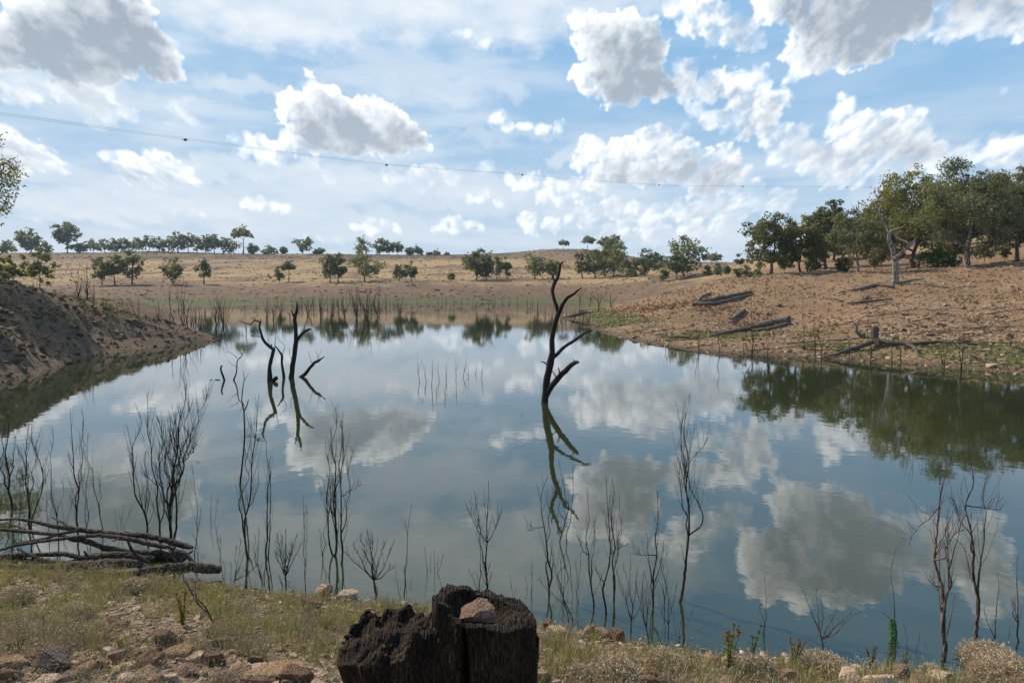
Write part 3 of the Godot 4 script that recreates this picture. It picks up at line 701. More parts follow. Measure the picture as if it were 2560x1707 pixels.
# ---------------------------------------------------------------- dead standing timber, traced limb by limb
const TIMBER := [
	["drowned_tree", "tall black dead tree with forked top and right hand limbs standing alone mid water", "dead tree", "", "wet_wood", Color(0.040, 0.033, 0.028), 12, [0.832, 0, -17.171],
		["trunk", [-0.043, -0.7, 0, 0.0977], [0, 0, 0, 0.093], [0.017, 0.272, -0.012, 0.0882], [0.072, 0.643, -0.025, 0.0858], [0.145, 1.013, -0.038, 0.0883], [0.182, 1.259, -0.05, 0.0736], [0.181, 1.603, -0.062, 0.0639], [0.229, 1.897, -0.075, 0.0664], [0.314, 2.142, -0.087, 0.0664], [0.351, 2.276, -0.1, 0.0591]],
		["limb", [0.351, 2.24, -0.1, 0.0542], [0.292, 2.459, -0.15, 0.0444], [0.22, 2.678, -0.2, 0.0396], [0.198, 2.825, -0.25, 0.0447], [0.262, 3.046, -0.3, 0.0548], [0.326, 3.145, -0.35, 0.0425], [0.385, 3.344, -0.4, 0.0376], [0.405, 3.493, -0.45, 0.0326], [0.476, 3.561, -0.5, 0.0227]],
		["limb", [0.339, 2.215, -0.1, 0.0492], [0.439, 2.488, 0.02, 0.0489], [0.55, 2.661, 0.14, 0.0437], [0.707, 2.759, 0.26, 0.0338], [0.791, 2.855, 0.38, 0.0215], [0.845, 2.903, 0.5, 0.0095]],
		["limb", [0.195, 1.11, -0.05, 0.0491], [0.361, 1.272, -0.158, 0.0494], [0.566, 1.424, -0.267, 0.0423], [0.774, 1.552, -0.375, 0.0375], [0.984, 1.682, -0.483, 0.0327], [1.146, 1.763, -0.592, 0.0253], [1.265, 1.776, -0.7, 0.0153]],
		["broken_limb", [0.036, 0.174, 0, 0.0734], [0.175, 0.443, 0.133, 0.0777], [0.335, 0.683, 0.267, 0.0723], [0.493, 0.87, 0.4, 0.0669], [0.648, 1.031, 0.533, 0.0569], [0.742, 1.113, 0.667, 0.0494], [0.778, 1.119, 0.8, 0.0233]],
		["spur", [0.231, 3.071, -0.2, 0.0223], [0.215, 3.181, -0.2, 0.0173], [0.21, 3.279, -0.2, 0.0074]],
		["spur", [0.395, 3.418, -0.4, 0.02], [0.375, 3.492, -0.4, 0.015], [0.359, 3.561, -0.4, 0.0075]],
		["spur", [0.355, 0.761, 0.4, 0.0191], [0.335, 0.87, 0.4, 0.0167], [0.315, 0.943, 0.4, 0.012]],
		["spur", [0.27, 0.675, 0.35, 0.0216], [0.229, 0.75, 0.225, 0.0145], [0.187, 0.82, 0.1, 0.0097]],
		["spur", [0.082, 0.943, 0, 0.022], [0.001, 1.006, -0.1, 0.0172], [-0.081, 1.019, -0.2, 0.0124]],
		["spur", [0.671, 1.092, 0.75, 0.014], [0.656, 1.193, 0.75, 0.007]]],
	["drowned_tree", "crooked black dead tree with bent left reaching arm near the left bank", "dead tree", "", "wet_wood", Color(0.040, 0.033, 0.028), 10, [-7.501, 0, -20.971],
		["trunk", [0.003, -0.5, 0, 0.0871], [0, 0, 0, 0.0829], [-0.003, 0.459, -0.02, 0.0566], [0.065, 0.743, -0.04, 0.0529], [0.112, 0.969, -0.06, 0.0567], [0.003, 1.063, -0.08, 0.0492], [-0.152, 1.194, -0.1, 0.0454], [-0.231, 1.307, -0.12, 0.0379], [-0.29, 1.495, -0.14, 0.0342], [-0.339, 1.684, -0.16, 0.0323], [-0.323, 1.816, -0.18, 0.0304], [-0.414, 1.862, -0.2, 0.0247], [-0.517, 1.871, -0.22, 0.0209], [-0.603, 1.794, -0.24, 0.0191], [-0.631, 1.745, -0.26, 0.0172], [-0.828, 1.791, -0.28, 0.0153], [-1.018, 1.863, -0.3, 0.0076]],
		["spur", [-0.326, 1.777, -0.2, 0.0228], [-0.312, 1.929, -0.2, 0.0095]],
		["spur", [-0.48, 1.873, -0.25, 0.0172], [-0.553, 1.987, -0.25, 0.0095]],
		["spur", [-0.537, 1.884, -0.25, 0.0134], [-0.652, 1.978, -0.25, 0.0057]],
		["spur", [0.03, 1.042, -0.1, 0.0208], [0.048, 1.15, -0.1, 0.0151]],
		["spur", [-0.25, 1.369, -0.1, 0.0151], [-0.455, 1.383, -0.167, 0.0133], [-0.623, 1.384, -0.233, 0.0114], [-0.661, 1.411, -0.3, 0.0076]],
		["root_knob", [0, 0.013, 0, 0.0565], [0.117, 0.031, 0.033, 0.0565], [0.206, 0.099, 0.067, 0.0714], [0.232, 0.147, 0.1, 0.0413]],
		["spur", [0.108, 1, -0.1, 0.0379], [0.147, 1.026, -0.1, 0.0151], [0.141, 1.137, -0.1, 0.0095], [0.186, 1.38, -0.1, 0.0057]]],
	["drowned_tree", "slim knotted dead stem between the crooked tree and the straight one", "dead tree", "", "wet_wood", Color(0.040, 0.033, 0.028), 8, [-7.372, -0.003, -21.882],
		["trunk", [0.077, -0.4, 0, 0.0537], [0, 0, 0, 0.0511], [-0.029, 0.15, -0.04, 0.0473], [-0.081, 0.404, -0.08, 0.0395], [-0.095, 0.719, -0.12, 0.0356], [-0.185, 0.835, -0.16, 0.0277], [-0.313, 0.994, -0.2, 0.0159]],
		["twig", [-0.074, 0.741, -0.1, 0.0099], [0.006, 0.92, -0.1, 0.0079], [0, 1.059, -0.1, 0.0059], [-0.155, 1.178, -0.1, 0.0059], [-0.214, 1.321, -0.1, 0.004]]],
	["drowned_tree", "thick straight black dead trunk with one short right arm near the left bank", "dead tree", "", "wet_wood", Color(0.040, 0.033, 0.028), 10, [-7.12, -0.004, -21.787],
		["trunk", [-0.085, -0.5, 0, 0.0905], [0, 0, 0, 0.0861], [0.062, 0.364, -0.022, 0.0784], [0.124, 0.757, -0.044, 0.0745], [0.177, 1.15, -0.067, 0.0746], [0.167, 1.405, -0.089, 0.0609], [0.147, 1.679, -0.111, 0.059], [0.149, 1.993, -0.133, 0.0552], [0.194, 2.13, -0.156, 0.0434], [0.212, 2.325, -0.178, 0.0276], [0.198, 2.427, -0.2, 0.0099]],
		["limb", [0.126, 1.933, -0.15, 0.0394], [0.075, 2.012, -0.15, 0.0315], [0.048, 2.11, -0.15, 0.0177], [0.025, 2.203, -0.15, 0.0079]],
		["limb", [0.193, 1.191, -0.05, 0.051], [0.362, 1.375, 0.037, 0.045], [0.529, 1.499, 0.125, 0.0389], [0.673, 1.573, 0.212, 0.0349], [0.781, 1.592, 0.3, 0.0174]],
		["twig", [0.103, 0.581, 0.15, 0.0097], [0.038, 0.699, 0.15, 0.0078], [0.025, 0.875, 0.15, 0.0058], [0.025, 0.997, 0.15, 0.0039]]],
	["drowned_tree", "short leaning dead limb with twigs poking from the water right of the straight trunk", "dead tree", "", "wet_wood", Color(0.040, 0.033, 0.028), 8, [-6.834, 0.01, -21.977],
		["trunk", [-0.438, -0.3, 0, 0.0622], [0, 0, 0, 0.0592], [0.127, 0.087, 0.05, 0.0591], [0.305, 0.302, 0.1, 0.0511], [0.481, 0.467, 0.15, 0.0471], [0.615, 0.532, 0.2, 0.0509], [0.729, 0.616, 0.25, 0.0234], [0.846, 0.681, 0.3, 0.0117]],
		["twig", [0.402, 0.427, 0.15, 0.0098], [0.328, 0.645, 0.15, 0.0059], [0.284, 0.853, 0.15, 0.0039]],
		["twig", [0.61, 0.571, 0.2, 0.0098], [0.564, 0.867, 0.2, 0.0039]],
		["twig", [0.608, 0.631, 0.2, 0.0078], [0.725, 0.871, 0.2, 0.0039]]],
	["drowned_sapling", "short curved black stem rising from the water near the left bank tip", "dead tree", "", "wet_wood", Color(0.040, 0.033, 0.028), 8, [-9.025, 0.001, -21.236],
		["trunk", [0.106, -0.3, 0, 0.0321], [0, 0, 0, 0.0305], [-0.07, 0.197, 0, 0.0305], [-0.103, 0.332, 0, 0.0267], [-0.08, 0.448, 0, 0.0267], [-0.04, 0.444, 0, 0.0095]]],
	["drowned_sapling", "thin dead stem with two side twigs left of the crooked drowned tree", "dead tree", "", "wet_wood", Color(0.040, 0.033, 0.028), 6, [-8.737, 0.001, -21.236],
		["trunk", [-0.123, -0.3, 0, 0.0261], [0, 0, 0, 0.0248], [0.073, 0.178, 0, 0.0191], [0.109, 0.371, 0, 0.0172], [0.125, 0.564, 0, 0.0153], [0.166, 0.66, 0, 0.0153], [0.285, 0.785, 0, 0.0134], [0.149, 1.01, 0, 0.0057]],
		["twig", [0.123, 0.699, 0, 0.0115], [-0.042, 0.804, -0.1, 0.0077], [-0.257, 0.895, -0.2, 0.0039]],
		["twig", [0.097, 0.419, 0, 0.0095], [-0.027, 0.518, 0.1, 0.0057], [-0.099, 0.673, 0.2, 0.0038]],
		["twig", [0.275, 0.776, 0, 0.0095], [0.366, 0.93, 0, 0.0038]]],
	["drowned_sapling", "black slender forked stem standing in the water before the crooked tree", "dead tree", "", "wet_wood", Color(0.040, 0.033, 0.028), 8, [-4.083, -0.002, -10.021],
		["trunk", [-0.055, -0.4, 0, 0.015], [0, 0, 0, 0.0143], [0.044, 0.317, 0, 0.0121], [0.09, 0.699, 0, 0.0121], [0.095, 1.012, 0, 0.011], [0.095, 1.123, 0, 0.0105], [0.069, 1.279, 0, 0.0079], [0.093, 1.478, 0, 0.007], [0.114, 1.589, 0, 0.0057], [0.108, 1.732, 0, 0.0026]],
		["limb", [0.095, 1.119, 0, 0.0101], [0.158, 1.199, 0.05, 0.0087], [0.207, 1.311, 0.1, 0.0057]],
		["twig", [0.112, 1.578, 0, 0.0044], [0.153, 1.633, 0, 0.0031], [0.183, 1.681, 0, 0.0022]]],
	["floating_wood", "left one of two small dark floating pieces of wood by the left drowned stems", "driftwood", "floating wood", "wet_wood", Color(0.040, 0.033, 0.028), 6, [-9.476, 0.004, -21.236],
		["stem", [0, 0, 0, 0.0095], [0.027, 0.004, 0, 0.0172], [0.084, -0.002, 0, 0.0076]]],
	["floating_wood", "right one of two small dark floating pieces of wood by the left drowned stems", "driftwood", "floating wood", "wet_wood", Color(0.040, 0.033, 0.028), 6, [-9.322, 0.004, -21.236],
		["stem", [0, 0, 0, 0.0095], [0.096, 0.004, 0, 0.0172], [0.163, -0.002, 0, 0.0076]]],
	["white_dead_tree", "bare white dead gum with a forked bleached trunk on the stony right bank", "dead tree", "", "gum_bark", Color(0.34, 0.305, 0.265), 10, [26.905, 3.02, -48],
		["trunk", [0.021, -0.2, 0, 0.2623], [0, 0, 0, 0.2498], [-0.065, 0.62, -0.029, 0.1979], [-0.052, 1.341, -0.057, 0.2084], [-0.12, 1.805, -0.086, 0.1877], [-0.245, 2.166, -0.114, 0.1565], [-0.377, 2.681, -0.143, 0.1357], [-0.515, 3.093, -0.171, 0.1254], [-0.472, 3.608, -0.2, 0.1045]],
		["limb", [-0.185, 1.73, 0, 0.1561], [0.062, 2.047, 0.267, 0.1242], [0.4, 2.492, 0.533, 0.1029], [0.78, 2.98, 0.8, 0.0614]],
		["limb", [-0.477, 3.506, -0.2, 0.0941], [-0.616, 4.03, -0.35, 0.0839], [-0.865, 4.454, -0.5, 0.0631], [-1.016, 4.983, -0.65, 0.0422], [-0.939, 5.514, -0.8, 0.0212]],
		["limb", [-0.472, 3.608, -0.2, 0.0836], [-0.316, 3.741, 0.067, 0.0728], [0.04, 3.872, 0.333, 0.0413], [0.184, 4.051, 0.6, 0.0206]],
		["limb", [0.556, 2.69, 0.6, 0.0617], [0.431, 2.913, 0.267, 0.0518], [0.202, 3.087, -0.067, 0.0417], [-0.041, 3.417, -0.4, 0.0315]],
		["spur", [-0.403, 2.582, -0.2, 0.0523], [-0.65, 2.993, -0.2, 0.0314], [-0.82, 3.301, -0.2, 0.0209]]]
]

func wooden(row: Array) -> Node3D:
	# [name, label, category, group, material, colour, sides, base, [part, [x, y, z, r], ...], ...]
	var base := Vector3(row[7][0], row[7][1], row[7][2])
	var o := thing(row[0], base, row[1], row[2], row[3])
	for k in range(8, row.size()):
		var part: Array = row[k]
		var s := Shape.new()
		var sides: int = row[6] if part[1][3] > 0.02 else 5
		var dark := rng.randf_range(0.85, 1.15)
		limb(s, part.slice(1), sides, Color(row[5].r * dark, row[5].g * dark, row[5].b * dark), 0.13 if part[1][3] > 0.03 else 0.0)
		put(part[0], s.mesh(), mats[row[4]], o)
	return o

func build_dead_trees() -> void:
	for row in TIMBER: wooden(row)

const LOGS := [
	["fallen_branch", "long topmost fallen branch of the heap at the near waterline", "log", "bleached fallen branches heaped at the near waterline", "log", Color(0.105, 0.084, 0.067), 10, [-5.983, 0.395, -7.35],
		["stem", [-0.163, -0.071, -0.2, 0.01], [0.191, -0.051, -0.177, 0.0133], [0.376, -0.037, -0.154, 0.0133], [0.614, -0.06, -0.131, 0.0176], [0.794, -0.095, -0.108, 0.0242], [1.029, -0.115, -0.085, 0.0285], [1.208, -0.135, -0.062, 0.0284], [1.441, -0.149, -0.038, 0.0283], [1.672, -0.168, -0.015, 0.0282], [1.903, -0.165, 0.008, 0.0325], [2.078, -0.19, 0.031, 0.0324], [2.251, -0.226, 0.054, 0.0366], [2.402, -0.256, 0.077, 0.0322], [2.49, -0.269, 0.1, 0.0128]],
		["side_branch", [1.041, -0.117, -0.1, 0.0154], [0.798, -0.124, -0.3, 0.0135], [0.547, -0.133, -0.5, 0.0058]],
		["side_branch", [1.823, -0.162, 0, 0.0098], [1.719, -0.159, -0.05, 0.0109], [1.638, -0.158, -0.1, 0.0066]]],
	["fallen_branch", "dark branch at the left edge passing under the topmost one", "log", "bleached fallen branches heaped at the near waterline", "log", Color(0.105, 0.084, 0.067), 10, [-6.11, 0.256, -7.5],
		["stem", [-0.163, -0.073, -0.2, 0.0204], [0.217, -0.072, -0.15, 0.0203], [0.48, -0.071, -0.1, 0.0224], [0.74, -0.076, -0.05, 0.0222], [0.997, -0.08, 0, 0.0199], [1.183, -0.112, 0.05, 0.0154]],
		["side_branch", [0.512, -0.078, -0.15, 0.0158], [0.308, -0.077, -0.275, 0.0126], [0.109, -0.084, -0.4, 0.0058]]],
	["fallen_branch", "rising forked branch crossing the middle of the heap", "log", "bleached fallen branches heaped at the near waterline", "log", Color(0.105, 0.084, 0.067), 10, [-5.832, 0.063, -7.2],
		["stem", [-0.041, -0.02, -0.05, 0.0128], [0.241, 0.045, -0.04, 0.015], [0.413, 0.099, -0.03, 0.0171], [0.637, 0.136, -0.02, 0.017], [0.915, 0.178, -0.01, 0.0191], [1.137, 0.209, 0, 0.0212], [1.357, 0.224, 0.01, 0.0233], [1.576, 0.206, 0.02, 0.0254], [1.793, 0.166, 0.03, 0.0275], [2.009, 0.121, 0.04, 0.0275], [2.189, 0.097, 0.05, 0.019]],
		["side_branch", [0.388, 0.105, -0.05, 0.0096], [0.545, 0.131, -0.075, 0.0129], [0.691, 0.149, -0.1, 0.0151], [0.839, 0.19, -0.125, 0.0173], [1.021, 0.218, -0.15, 0.0173]],
		["spur", [1.634, 0.231, 0.1, 0.0105], [1.569, 0.198, 0.1, 0.0094], [1.542, 0.202, 0.1, 0.0042]]],
	["fallen_branch", "sagging thick branch whose butt lies under the topmost one", "log", "bleached fallen branches heaped at the near waterline", "log", Color(0.105, 0.084, 0.067), 10, [-4.871, 0.21, -7.3],
		["stem", [-0.067, -0.038, -0.1, 0.024], [0.165, -0.067, -0.079, 0.0305], [0.307, -0.115, -0.057, 0.0304], [0.46, -0.141, -0.036, 0.0389], [0.689, -0.182, -0.014, 0.0453], [0.972, -0.174, 0.007, 0.0495], [1.145, -0.198, 0.029, 0.0536], [1.273, -0.223, 0.05, 0.0406]],
		["spur", [1.039, -0.14, 0.05, 0.0235], [1.019, -0.114, 0.05, 0.015]]],
	["fallen_branch", "straight log lying low behind the front logs", "log", "bleached fallen branches heaped at the near waterline", "log", Color(0.105, 0.084, 0.067), 10, [-5.834, 0.041, -7.2],
		["stem", [-0.081, -0.041, -0.1, 0.0323], [0.2, -0.031, -0.089, 0.0323], [0.426, -0.01, -0.078, 0.0279], [0.651, 0, -0.067, 0.0257], [0.929, 0.011, -0.056, 0.0257], [1.097, -0.024, -0.044, 0.0257], [1.266, -0.008, -0.033, 0.0427], [1.543, 0.013, -0.022, 0.0448], [1.763, -0.016, -0.011, 0.0447], [1.951, -0.022, 0, 0.0361]]],
	["fallen_branch", "tapering branch slanting down to the front log", "log", "bleached fallen branches heaped at the near waterline", "log", Color(0.105, 0.084, 0.067), 10, [-5.233, 0.22, -7],
		["stem", [-0.075, -0.04, -0.1, 0.0073], [0.082, -0.106, -0.075, 0.0125], [0.254, -0.15, -0.05, 0.0271], [0.479, -0.172, -0.025, 0.0291], [0.777, -0.177, 0, 0.029]],
		["spur", [0.81, -0.13, 0.1, 0.0143], [0.804, -0.045, 0.1, 0.0163], [0.771, 0.013, 0.1, 0.0071]]],
	["fallen_branch", "long grey log along the grass at the foot of the heap", "log", "bleached fallen branches heaped at the near waterline", "log", Color(0.105, 0.084, 0.067), 10, [-5.506, 0.085, -6.85],
		["stem", [-0.04, -0.021, -0.05, 0.0388], [0.175, -0.021, -0.037, 0.0407], [0.492, -0.027, -0.025, 0.0407], [0.808, -0.021, -0.013, 0.0467], [0.971, 0.005, 0, 0.0507], [1.235, 0.026, 0.013, 0.0485], [1.498, 0.053, 0.025, 0.0464], [1.656, 0.037, 0.038, 0.0403], [1.768, 0.006, 0.05, 0.0221]]],
	["fallen_branch", "front log with blunt right end nearest the water's edge", "log", "bleached fallen branches heaped at the near waterline", "log", Color(0.105, 0.084, 0.067), 10, [-4.132, 0.039, -6.75],
		["stem", [0.061, 0.044, 0.1, 0.0177], [0.256, 0.043, 0.075, 0.0356], [0.393, 0.063, 0.05, 0.0397], [0.631, 0.094, 0.025, 0.0438], [0.87, 0.083, 0, 0.0519], [1.029, 0.057, -0.025, 0.0521], [1.134, 0.033, -0.05, 0.0382]]],
	["fallen_branch", "short bowed stick leaning over the heap", "log", "bleached fallen branches heaped at the near waterline", "log", Color(0.105, 0.084, 0.067), 10, [-4.009, 0.365, -6.9],
		["stem", [0.116, 0.076, 0.2, 0.0069], [0.122, -0.063, 0.133, 0.016], [0.151, -0.173, 0.067, 0.0182], [0.224, -0.256, 0, 0.0122]]],
	["fallen_branch", "broken butt propped under the right end of the heap", "log", "bleached fallen branches heaped at the near waterline", "log", Color(0.105, 0.084, 0.067), 10, [-3.676, 0.107, -7.2],
		["stem", [0, 0, 0, 0.0319], [0.112, -0.009, 0.033, 0.0275], [0.211, -0.061, 0.067, 0.0211], [0.257, -0.091, 0.1, 0.0147]],
		["spur", [0.149, -0.033, 0, 0.0149], [0.204, 0.006, 0, 0.0106]]],
	["fallen_log", "long dark tapering log on the right bank left of the tall saplings", "log", "fallen timber on the right bank", "log", Color(0.235, 0.195, 0.160), 10, [9.957, 0.41, -34.034],
		["stem", [-0.055, 0.014, 0.189, 0.0476], [0.988, 0.166, -0.483, 0.081], [2.353, 0.354, -1.043, 0.1234], [3.513, 0.566, -1.296, 0.1864], [4.383, 0.76, -1.158, 0.2167]],
		["spur", [2.17, 0.254, -0.393, 0.0606], [3.066, 0.394, -0.104, 0.1001], [4.397, 0.614, -1.18, 0.0826]]],
	["fallen_log", "two weathered trunks lying high on the right bank", "log", "fallen timber on the right bank", "log", Color(0.235, 0.195, 0.160), 10, [12.708, 1.537, -48.251],
		["stem", [-0.064, 0.007, 0.243, 0.0844], [1.089, 0.285, 0.117, 0.1693], [2.691, 0.554, -0.522, 0.1715], [4.937, 0.906, -2.079, 0.0885]],
		["side_branch", [0.316, 0.068, 0.392, 0.1122], [1.472, 0.161, 0.734, 0.1114], [3.111, 0.45, -0.053, 0.1132], [4.853, 0.769, -1.413, 0.0582]],
		["spur", [0.404, 0.134, -0.251, 0.0853], [1.41, 0.516, -2.581, 0.1192], [2.466, 0.765, -3.886, 0.0917]]],
	["fallen_tree", "large fallen pale tree with stump and sprawling limbs at the right waterline", "log", "fallen timber on the right bank", "log", Color(0.19, 0.158, 0.130), 10, [15.293, 0.599, -28.597],
		["stem", [-0.159, 0.025, 0.297, 0.1482], [0.007, 0.033, 0.184, 0.1205], [0.259, 0.025, 0.502, 0.1051], [0.538, 0.021, 0.877, 0.1037], [0.871, 0.015, 1.197, 0.0889], [1.432, 0.066, 1.395, 0.0814], [1.819, 0.111, 1.317, 0.0612], [1.947, 0.096, 1.547, 0.054], [2.214, 0.095, 1.812, 0.0468], [2.491, 0.112, 1.848, 0.0334], [2.7, 0.092, 2.086, 0.0298], [2.989, 0.075, 2.34, 0.0229], [3.313, 0.063, 2.579, 0.0162], [3.63, 0.052, 2.815, 0.0096]],
		["limb", [-0.08, 0.001, 0.016, 0.0927], [-0.464, -0.072, 0.28, 0.106], [-1.136, -0.209, 0.643, 0.0976], [-1.829, -0.349, 1.002, 0.0757], [-2.295, -0.451, 1.195, 0.0479], [-2.721, -0.522, 1.232, 0.0239]],
		["limb", [0.535, 0.005, 0.761, 0.0764], [0.678, -0.027, 1.118, 0.0685], [0.695, -0.096, 1.564, 0.0573], [0.48, -0.233, 2.168, 0.0462], [0.373, -0.306, 2.421, 0.0327], [0.448, -0.346, 2.671, 0.0259], [0.337, -0.504, 3.342, 0.0126]],
		["limb", [2.232, 0.083, 1.786, 0.0301], [2.029, -0.044, 2.413, 0.0294], [1.837, -0.176, 3.056, 0.0255], [1.814, -0.261, 3.615, 0.0249], [1.736, -0.375, 4.41, 0.0241], [1.631, -0.471, 5.117, 0.0205], [1.489, -0.568, 5.786, 0.0114]],
		["stump_butt", [-0.019, 0.036, 0, 0.1712], [-0.03, 0.269, 0, 0.1569], [-0.032, 0.555, 0, 0.1641], [-0.033, 0.584, 0, 0.1213]],
		["limb", [2.017, 0.097, 1.437, 0.0339], [2.675, 0.178, 1.305, 0.0238], [3.325, 0.262, 0.835, 0.0208], [3.981, 0.316, 0.631, 0.014]]],
	["fallen_branch", "curved pale root branch with upturned arm left of the fallen tree's stump", "log", "fallen timber on the right bank", "log", Color(0.30, 0.255, 0.215), 10, [15.686, 0.729, -30.2],
		["stem", [0, 0, 0, 0.113], [-0.167, -0.003, -0.043, 0.0905], [-0.32, 0.126, -0.086, 0.0642], [-0.346, 0.351, -0.129, 0.0529], [-0.276, 0.538, -0.171, 0.0379], [-0.213, 0.649, -0.214, 0.0303], [0.021, 0.818, -0.257, 0.0228], [0.32, 1.006, -0.3, 0.0114]],
		["side_branch", [-0.293, 0.384, -0.2, 0.0303], [-0.413, 0.536, -0.2, 0.0227], [-0.53, 0.612, -0.2, 0.0114]],
		["side_branch", [-0.328, 0.466, -0.1, 0.0302], [-0.195, 0.466, -0.1, 0.0227], [-0.121, 0.496, -0.1, 0.0151]]],
	["fallen_log", "thin dark branch lying across the middle of the right bank", "log", "fallen timber on the right bank", "log", Color(0.235, 0.195, 0.160), 10, [21.575, 1.769, -44],
		["stem", [-0.058, 0.003, 0.118, 0.0514], [0.517, 0.093, 0.596, 0.1018], [1.233, 0.171, 0.677, 0.0762], [2.46, 0.301, 0.829, 0.0506]],
		["spur", [0.576, 0.09, 0.48, 0.0765], [1.407, 0.326, -0.409, 0.0651], [2.002, 0.494, -1.216, 0.0398]]],
	["fallen_log", "bleached limbs lying at the foot of the white dead tree", "log", "fallen timber on the right bank", "log", Color(0.33, 0.29, 0.25), 10, [23.196, 2.531, -47.377],
		["stem", [-0.071, 0.001, 0.145, 0.0554], [0.781, 0.139, 0.194, 0.0968], [2.199, 0.413, -0.422, 0.1121], [2.908, 0.36, 0.612, 0.137]],
		["side_branch", [1.608, 0.302, -0.351, 0.0839], [2.762, 0.525, -0.962, 0.085], [3.381, 0.497, -0.448, 0.0561]],
		["side_branch", [3.828, 0.552, -0.354, 0.0839], [5.257, 0.752, -1.387, 0.0715], [6.36, 0.84, -1.715, 0.0432]]],
	["fallen_log", "dark curved log at the tip of the spit", "log", "fallen timber on the right bank", "log", Color(0.235, 0.195, 0.160), 10, [4.571, 0.023, -61.404],
		["stem", [0, 0, 0, 0.072], [0.998, 0.341, 2, 0.1392], [2.052, 0.479, 0.285, 0.1254], [2.545, 0.555, 1.266, 0.0705]],
		["side_branch", [0.697, 0.249, 2.268, 0.104], [2.102, 0.386, -4.84, 0.1165], [2.38, 0.644, -1.067, 0.0732], [2.647, 0.52, 0.397, 0.0536]]],
	["fallen_log", "stubby dark log beside the right waterline saplings", "log", "fallen timber on the right bank", "log", Color(0.235, 0.195, 0.160), 10, [8.092, 0.264, -35.131],
		["stem", [-0.06, 0.02, 0.258, 0.0613], [0.41, 0.093, 0.678, 0.0909], [0.806, 0.1, 1.023, 0.07]]],
	["fallen_log", "split dark log on the middle right bank", "log", "fallen timber on the right bank", "log", Color(0.235, 0.195, 0.160), 10, [14.377, 0.742, -44.427],
		["stem", [-0.039, 0.006, 0.121, 0.0779], [0.573, 0.291, -0.495, 0.1317], [1.168, 0.528, -1.183, 0.1069]],
		["side_branch", [-0.362, -0.197, 0.663, 0.0513], [0.116, -0.063, 0.288, 0.0647], [0.454, 0.002, 0.043, 0.039]]],
	["fallen_log", "pale sticks lying before the gum trees on the right bank", "log", "fallen timber on the right bank", "log", Color(0.24, 0.20, 0.17), 10, [23.667, 3.87, -57.58],
		["stem", [-0.184, -0.007, 0.447, 0.0837], [1.13, 0.008, 1.614, 0.1148], [2.074, -0.031, 2.045, 0.0651]],
		["side_branch", [-0.443, -0.227, 2.27, 0.0648], [0.492, -0.164, 2.34, 0.0647], [1.52, -0.098, 2.2, 0.0487]]]
]

func build_logs() -> void:
	for row in LOGS: wooden(row)

# ---------------------------------------------------------------- the charred stump
var knots := FastNoiseLite.new()
var fibre := FastNoiseLite.new()

func round_min(a: float, b: float, k: float) -> float:
	var h := clampf(0.5 + 0.5 * (b - a) / k, 0.0, 1.0)
	return lerpf(b, a, h) - k * h * (1.0 - h)

func stump_field(p: Vector3) -> float:
	var warp := knots.get_noise_3d(p.x * 2.0, p.y * 0.7, p.z * 2.0)
	var fib := fibre.get_noise_3d(p.x, p.y * 0.10, p.z)
	# right hand lobe: an upright barrel, a little wider at the foot
	var flare := 0.05 * pow(clampf(1.0 - p.y / 0.35, 0.0, 1.0), 2.0)
	var ax := p.x - 0.008 - 0.02 * (p.y - 0.4)
	var r1 := Vector2(ax / 1.14, p.z * 1.1).length() - 0.232 - flare - 0.012 * sin(atan2(p.z, ax) * 7.0)
	var top := 0.735 - 0.17 * p.x + 0.10 * clampf(-0.10 - p.x, 0.0, 0.12) - 0.06 * clampf(p.x - 0.12, 0.0, 0.3) + warp * 0.03
	if p.x < -0.02 and p.z < 0.12: top += 0.022 * smoothstep(-0.02, -0.10, p.x)
	r1 = maxf(r1, p.y - top)
	# the hollow heart
	var hol := (Vector3(p.x + 0.005, (p.y - 0.765) * 1.25, (p.z - 0.01) * 1.1)).length() - 0.172 + warp * 0.03
	r1 = maxf(r1, -hol)
	# rotted slot down the front
	var slot := maxf(absf(p.x + 0.075 + 0.02 * (p.y - 0.5)) - 0.017, maxf(0.40 - p.y, 0.06 - p.z))
	r1 = maxf(r1, -slot)
	# left hand lobe: a slab that leans away, its sawn top tilted to the left and towards us
	var a := Vector3(-0.26, -0.05, 0.02); var b := Vector3(-0.56, 0.74, 0.03)
	var ab := b - a
	var t := clampf((p - a).dot(ab) / ab.dot(ab), -0.1, 1.2)
	var q := p - (a + ab * t)
	var r2 := Vector3(q.x / 1.32, q.y, q.z * 1.04).length() - lerpf(0.20, 0.205, t) - 0.012 * sin(p.z * 26.0 + p.x * 20.0)
	r2 = maxf(r2, (p - Vector3(-0.42, 0.625, 0.0)).dot(Vector3(-0.26, 0.90, 0.24).normalized()) + warp * 0.05)
	r2 = maxf(r2, (p - Vector3(-0.775, 0.53, 0.0)).dot(Vector3(-0.95, -0.30, 0.05).normalized()))
	# wall that joins the two
	var r3 := Vector3((p.x + 0.22) / 1.0, (p.y + 0.02) * 0.42, (p.z + 0.03) * 1.15).length() - 0.185
	var d := round_min(round_min(r1, r2, 0.04), r3, 0.05)
	d += fib * (0.020 if p.y < 0.62 else 0.010) + warp * 0.012 + knots.get_noise_3d(p.x * 15.0, p.y * 9.0, p.z * 15.0) * 0.012 * smoothstep(0.16, 0.02, absf(p.y - (0.70 if p.x > -0.25 else 0.62)))
	# a knot on the face of the barrel
	var kn := (p - Vector3(0.085, 0.50, 0.205)) * Vector3(1, 0.8, 1)
	d = round_min(d, kn.length() - 0.035, 0.02)
	return d

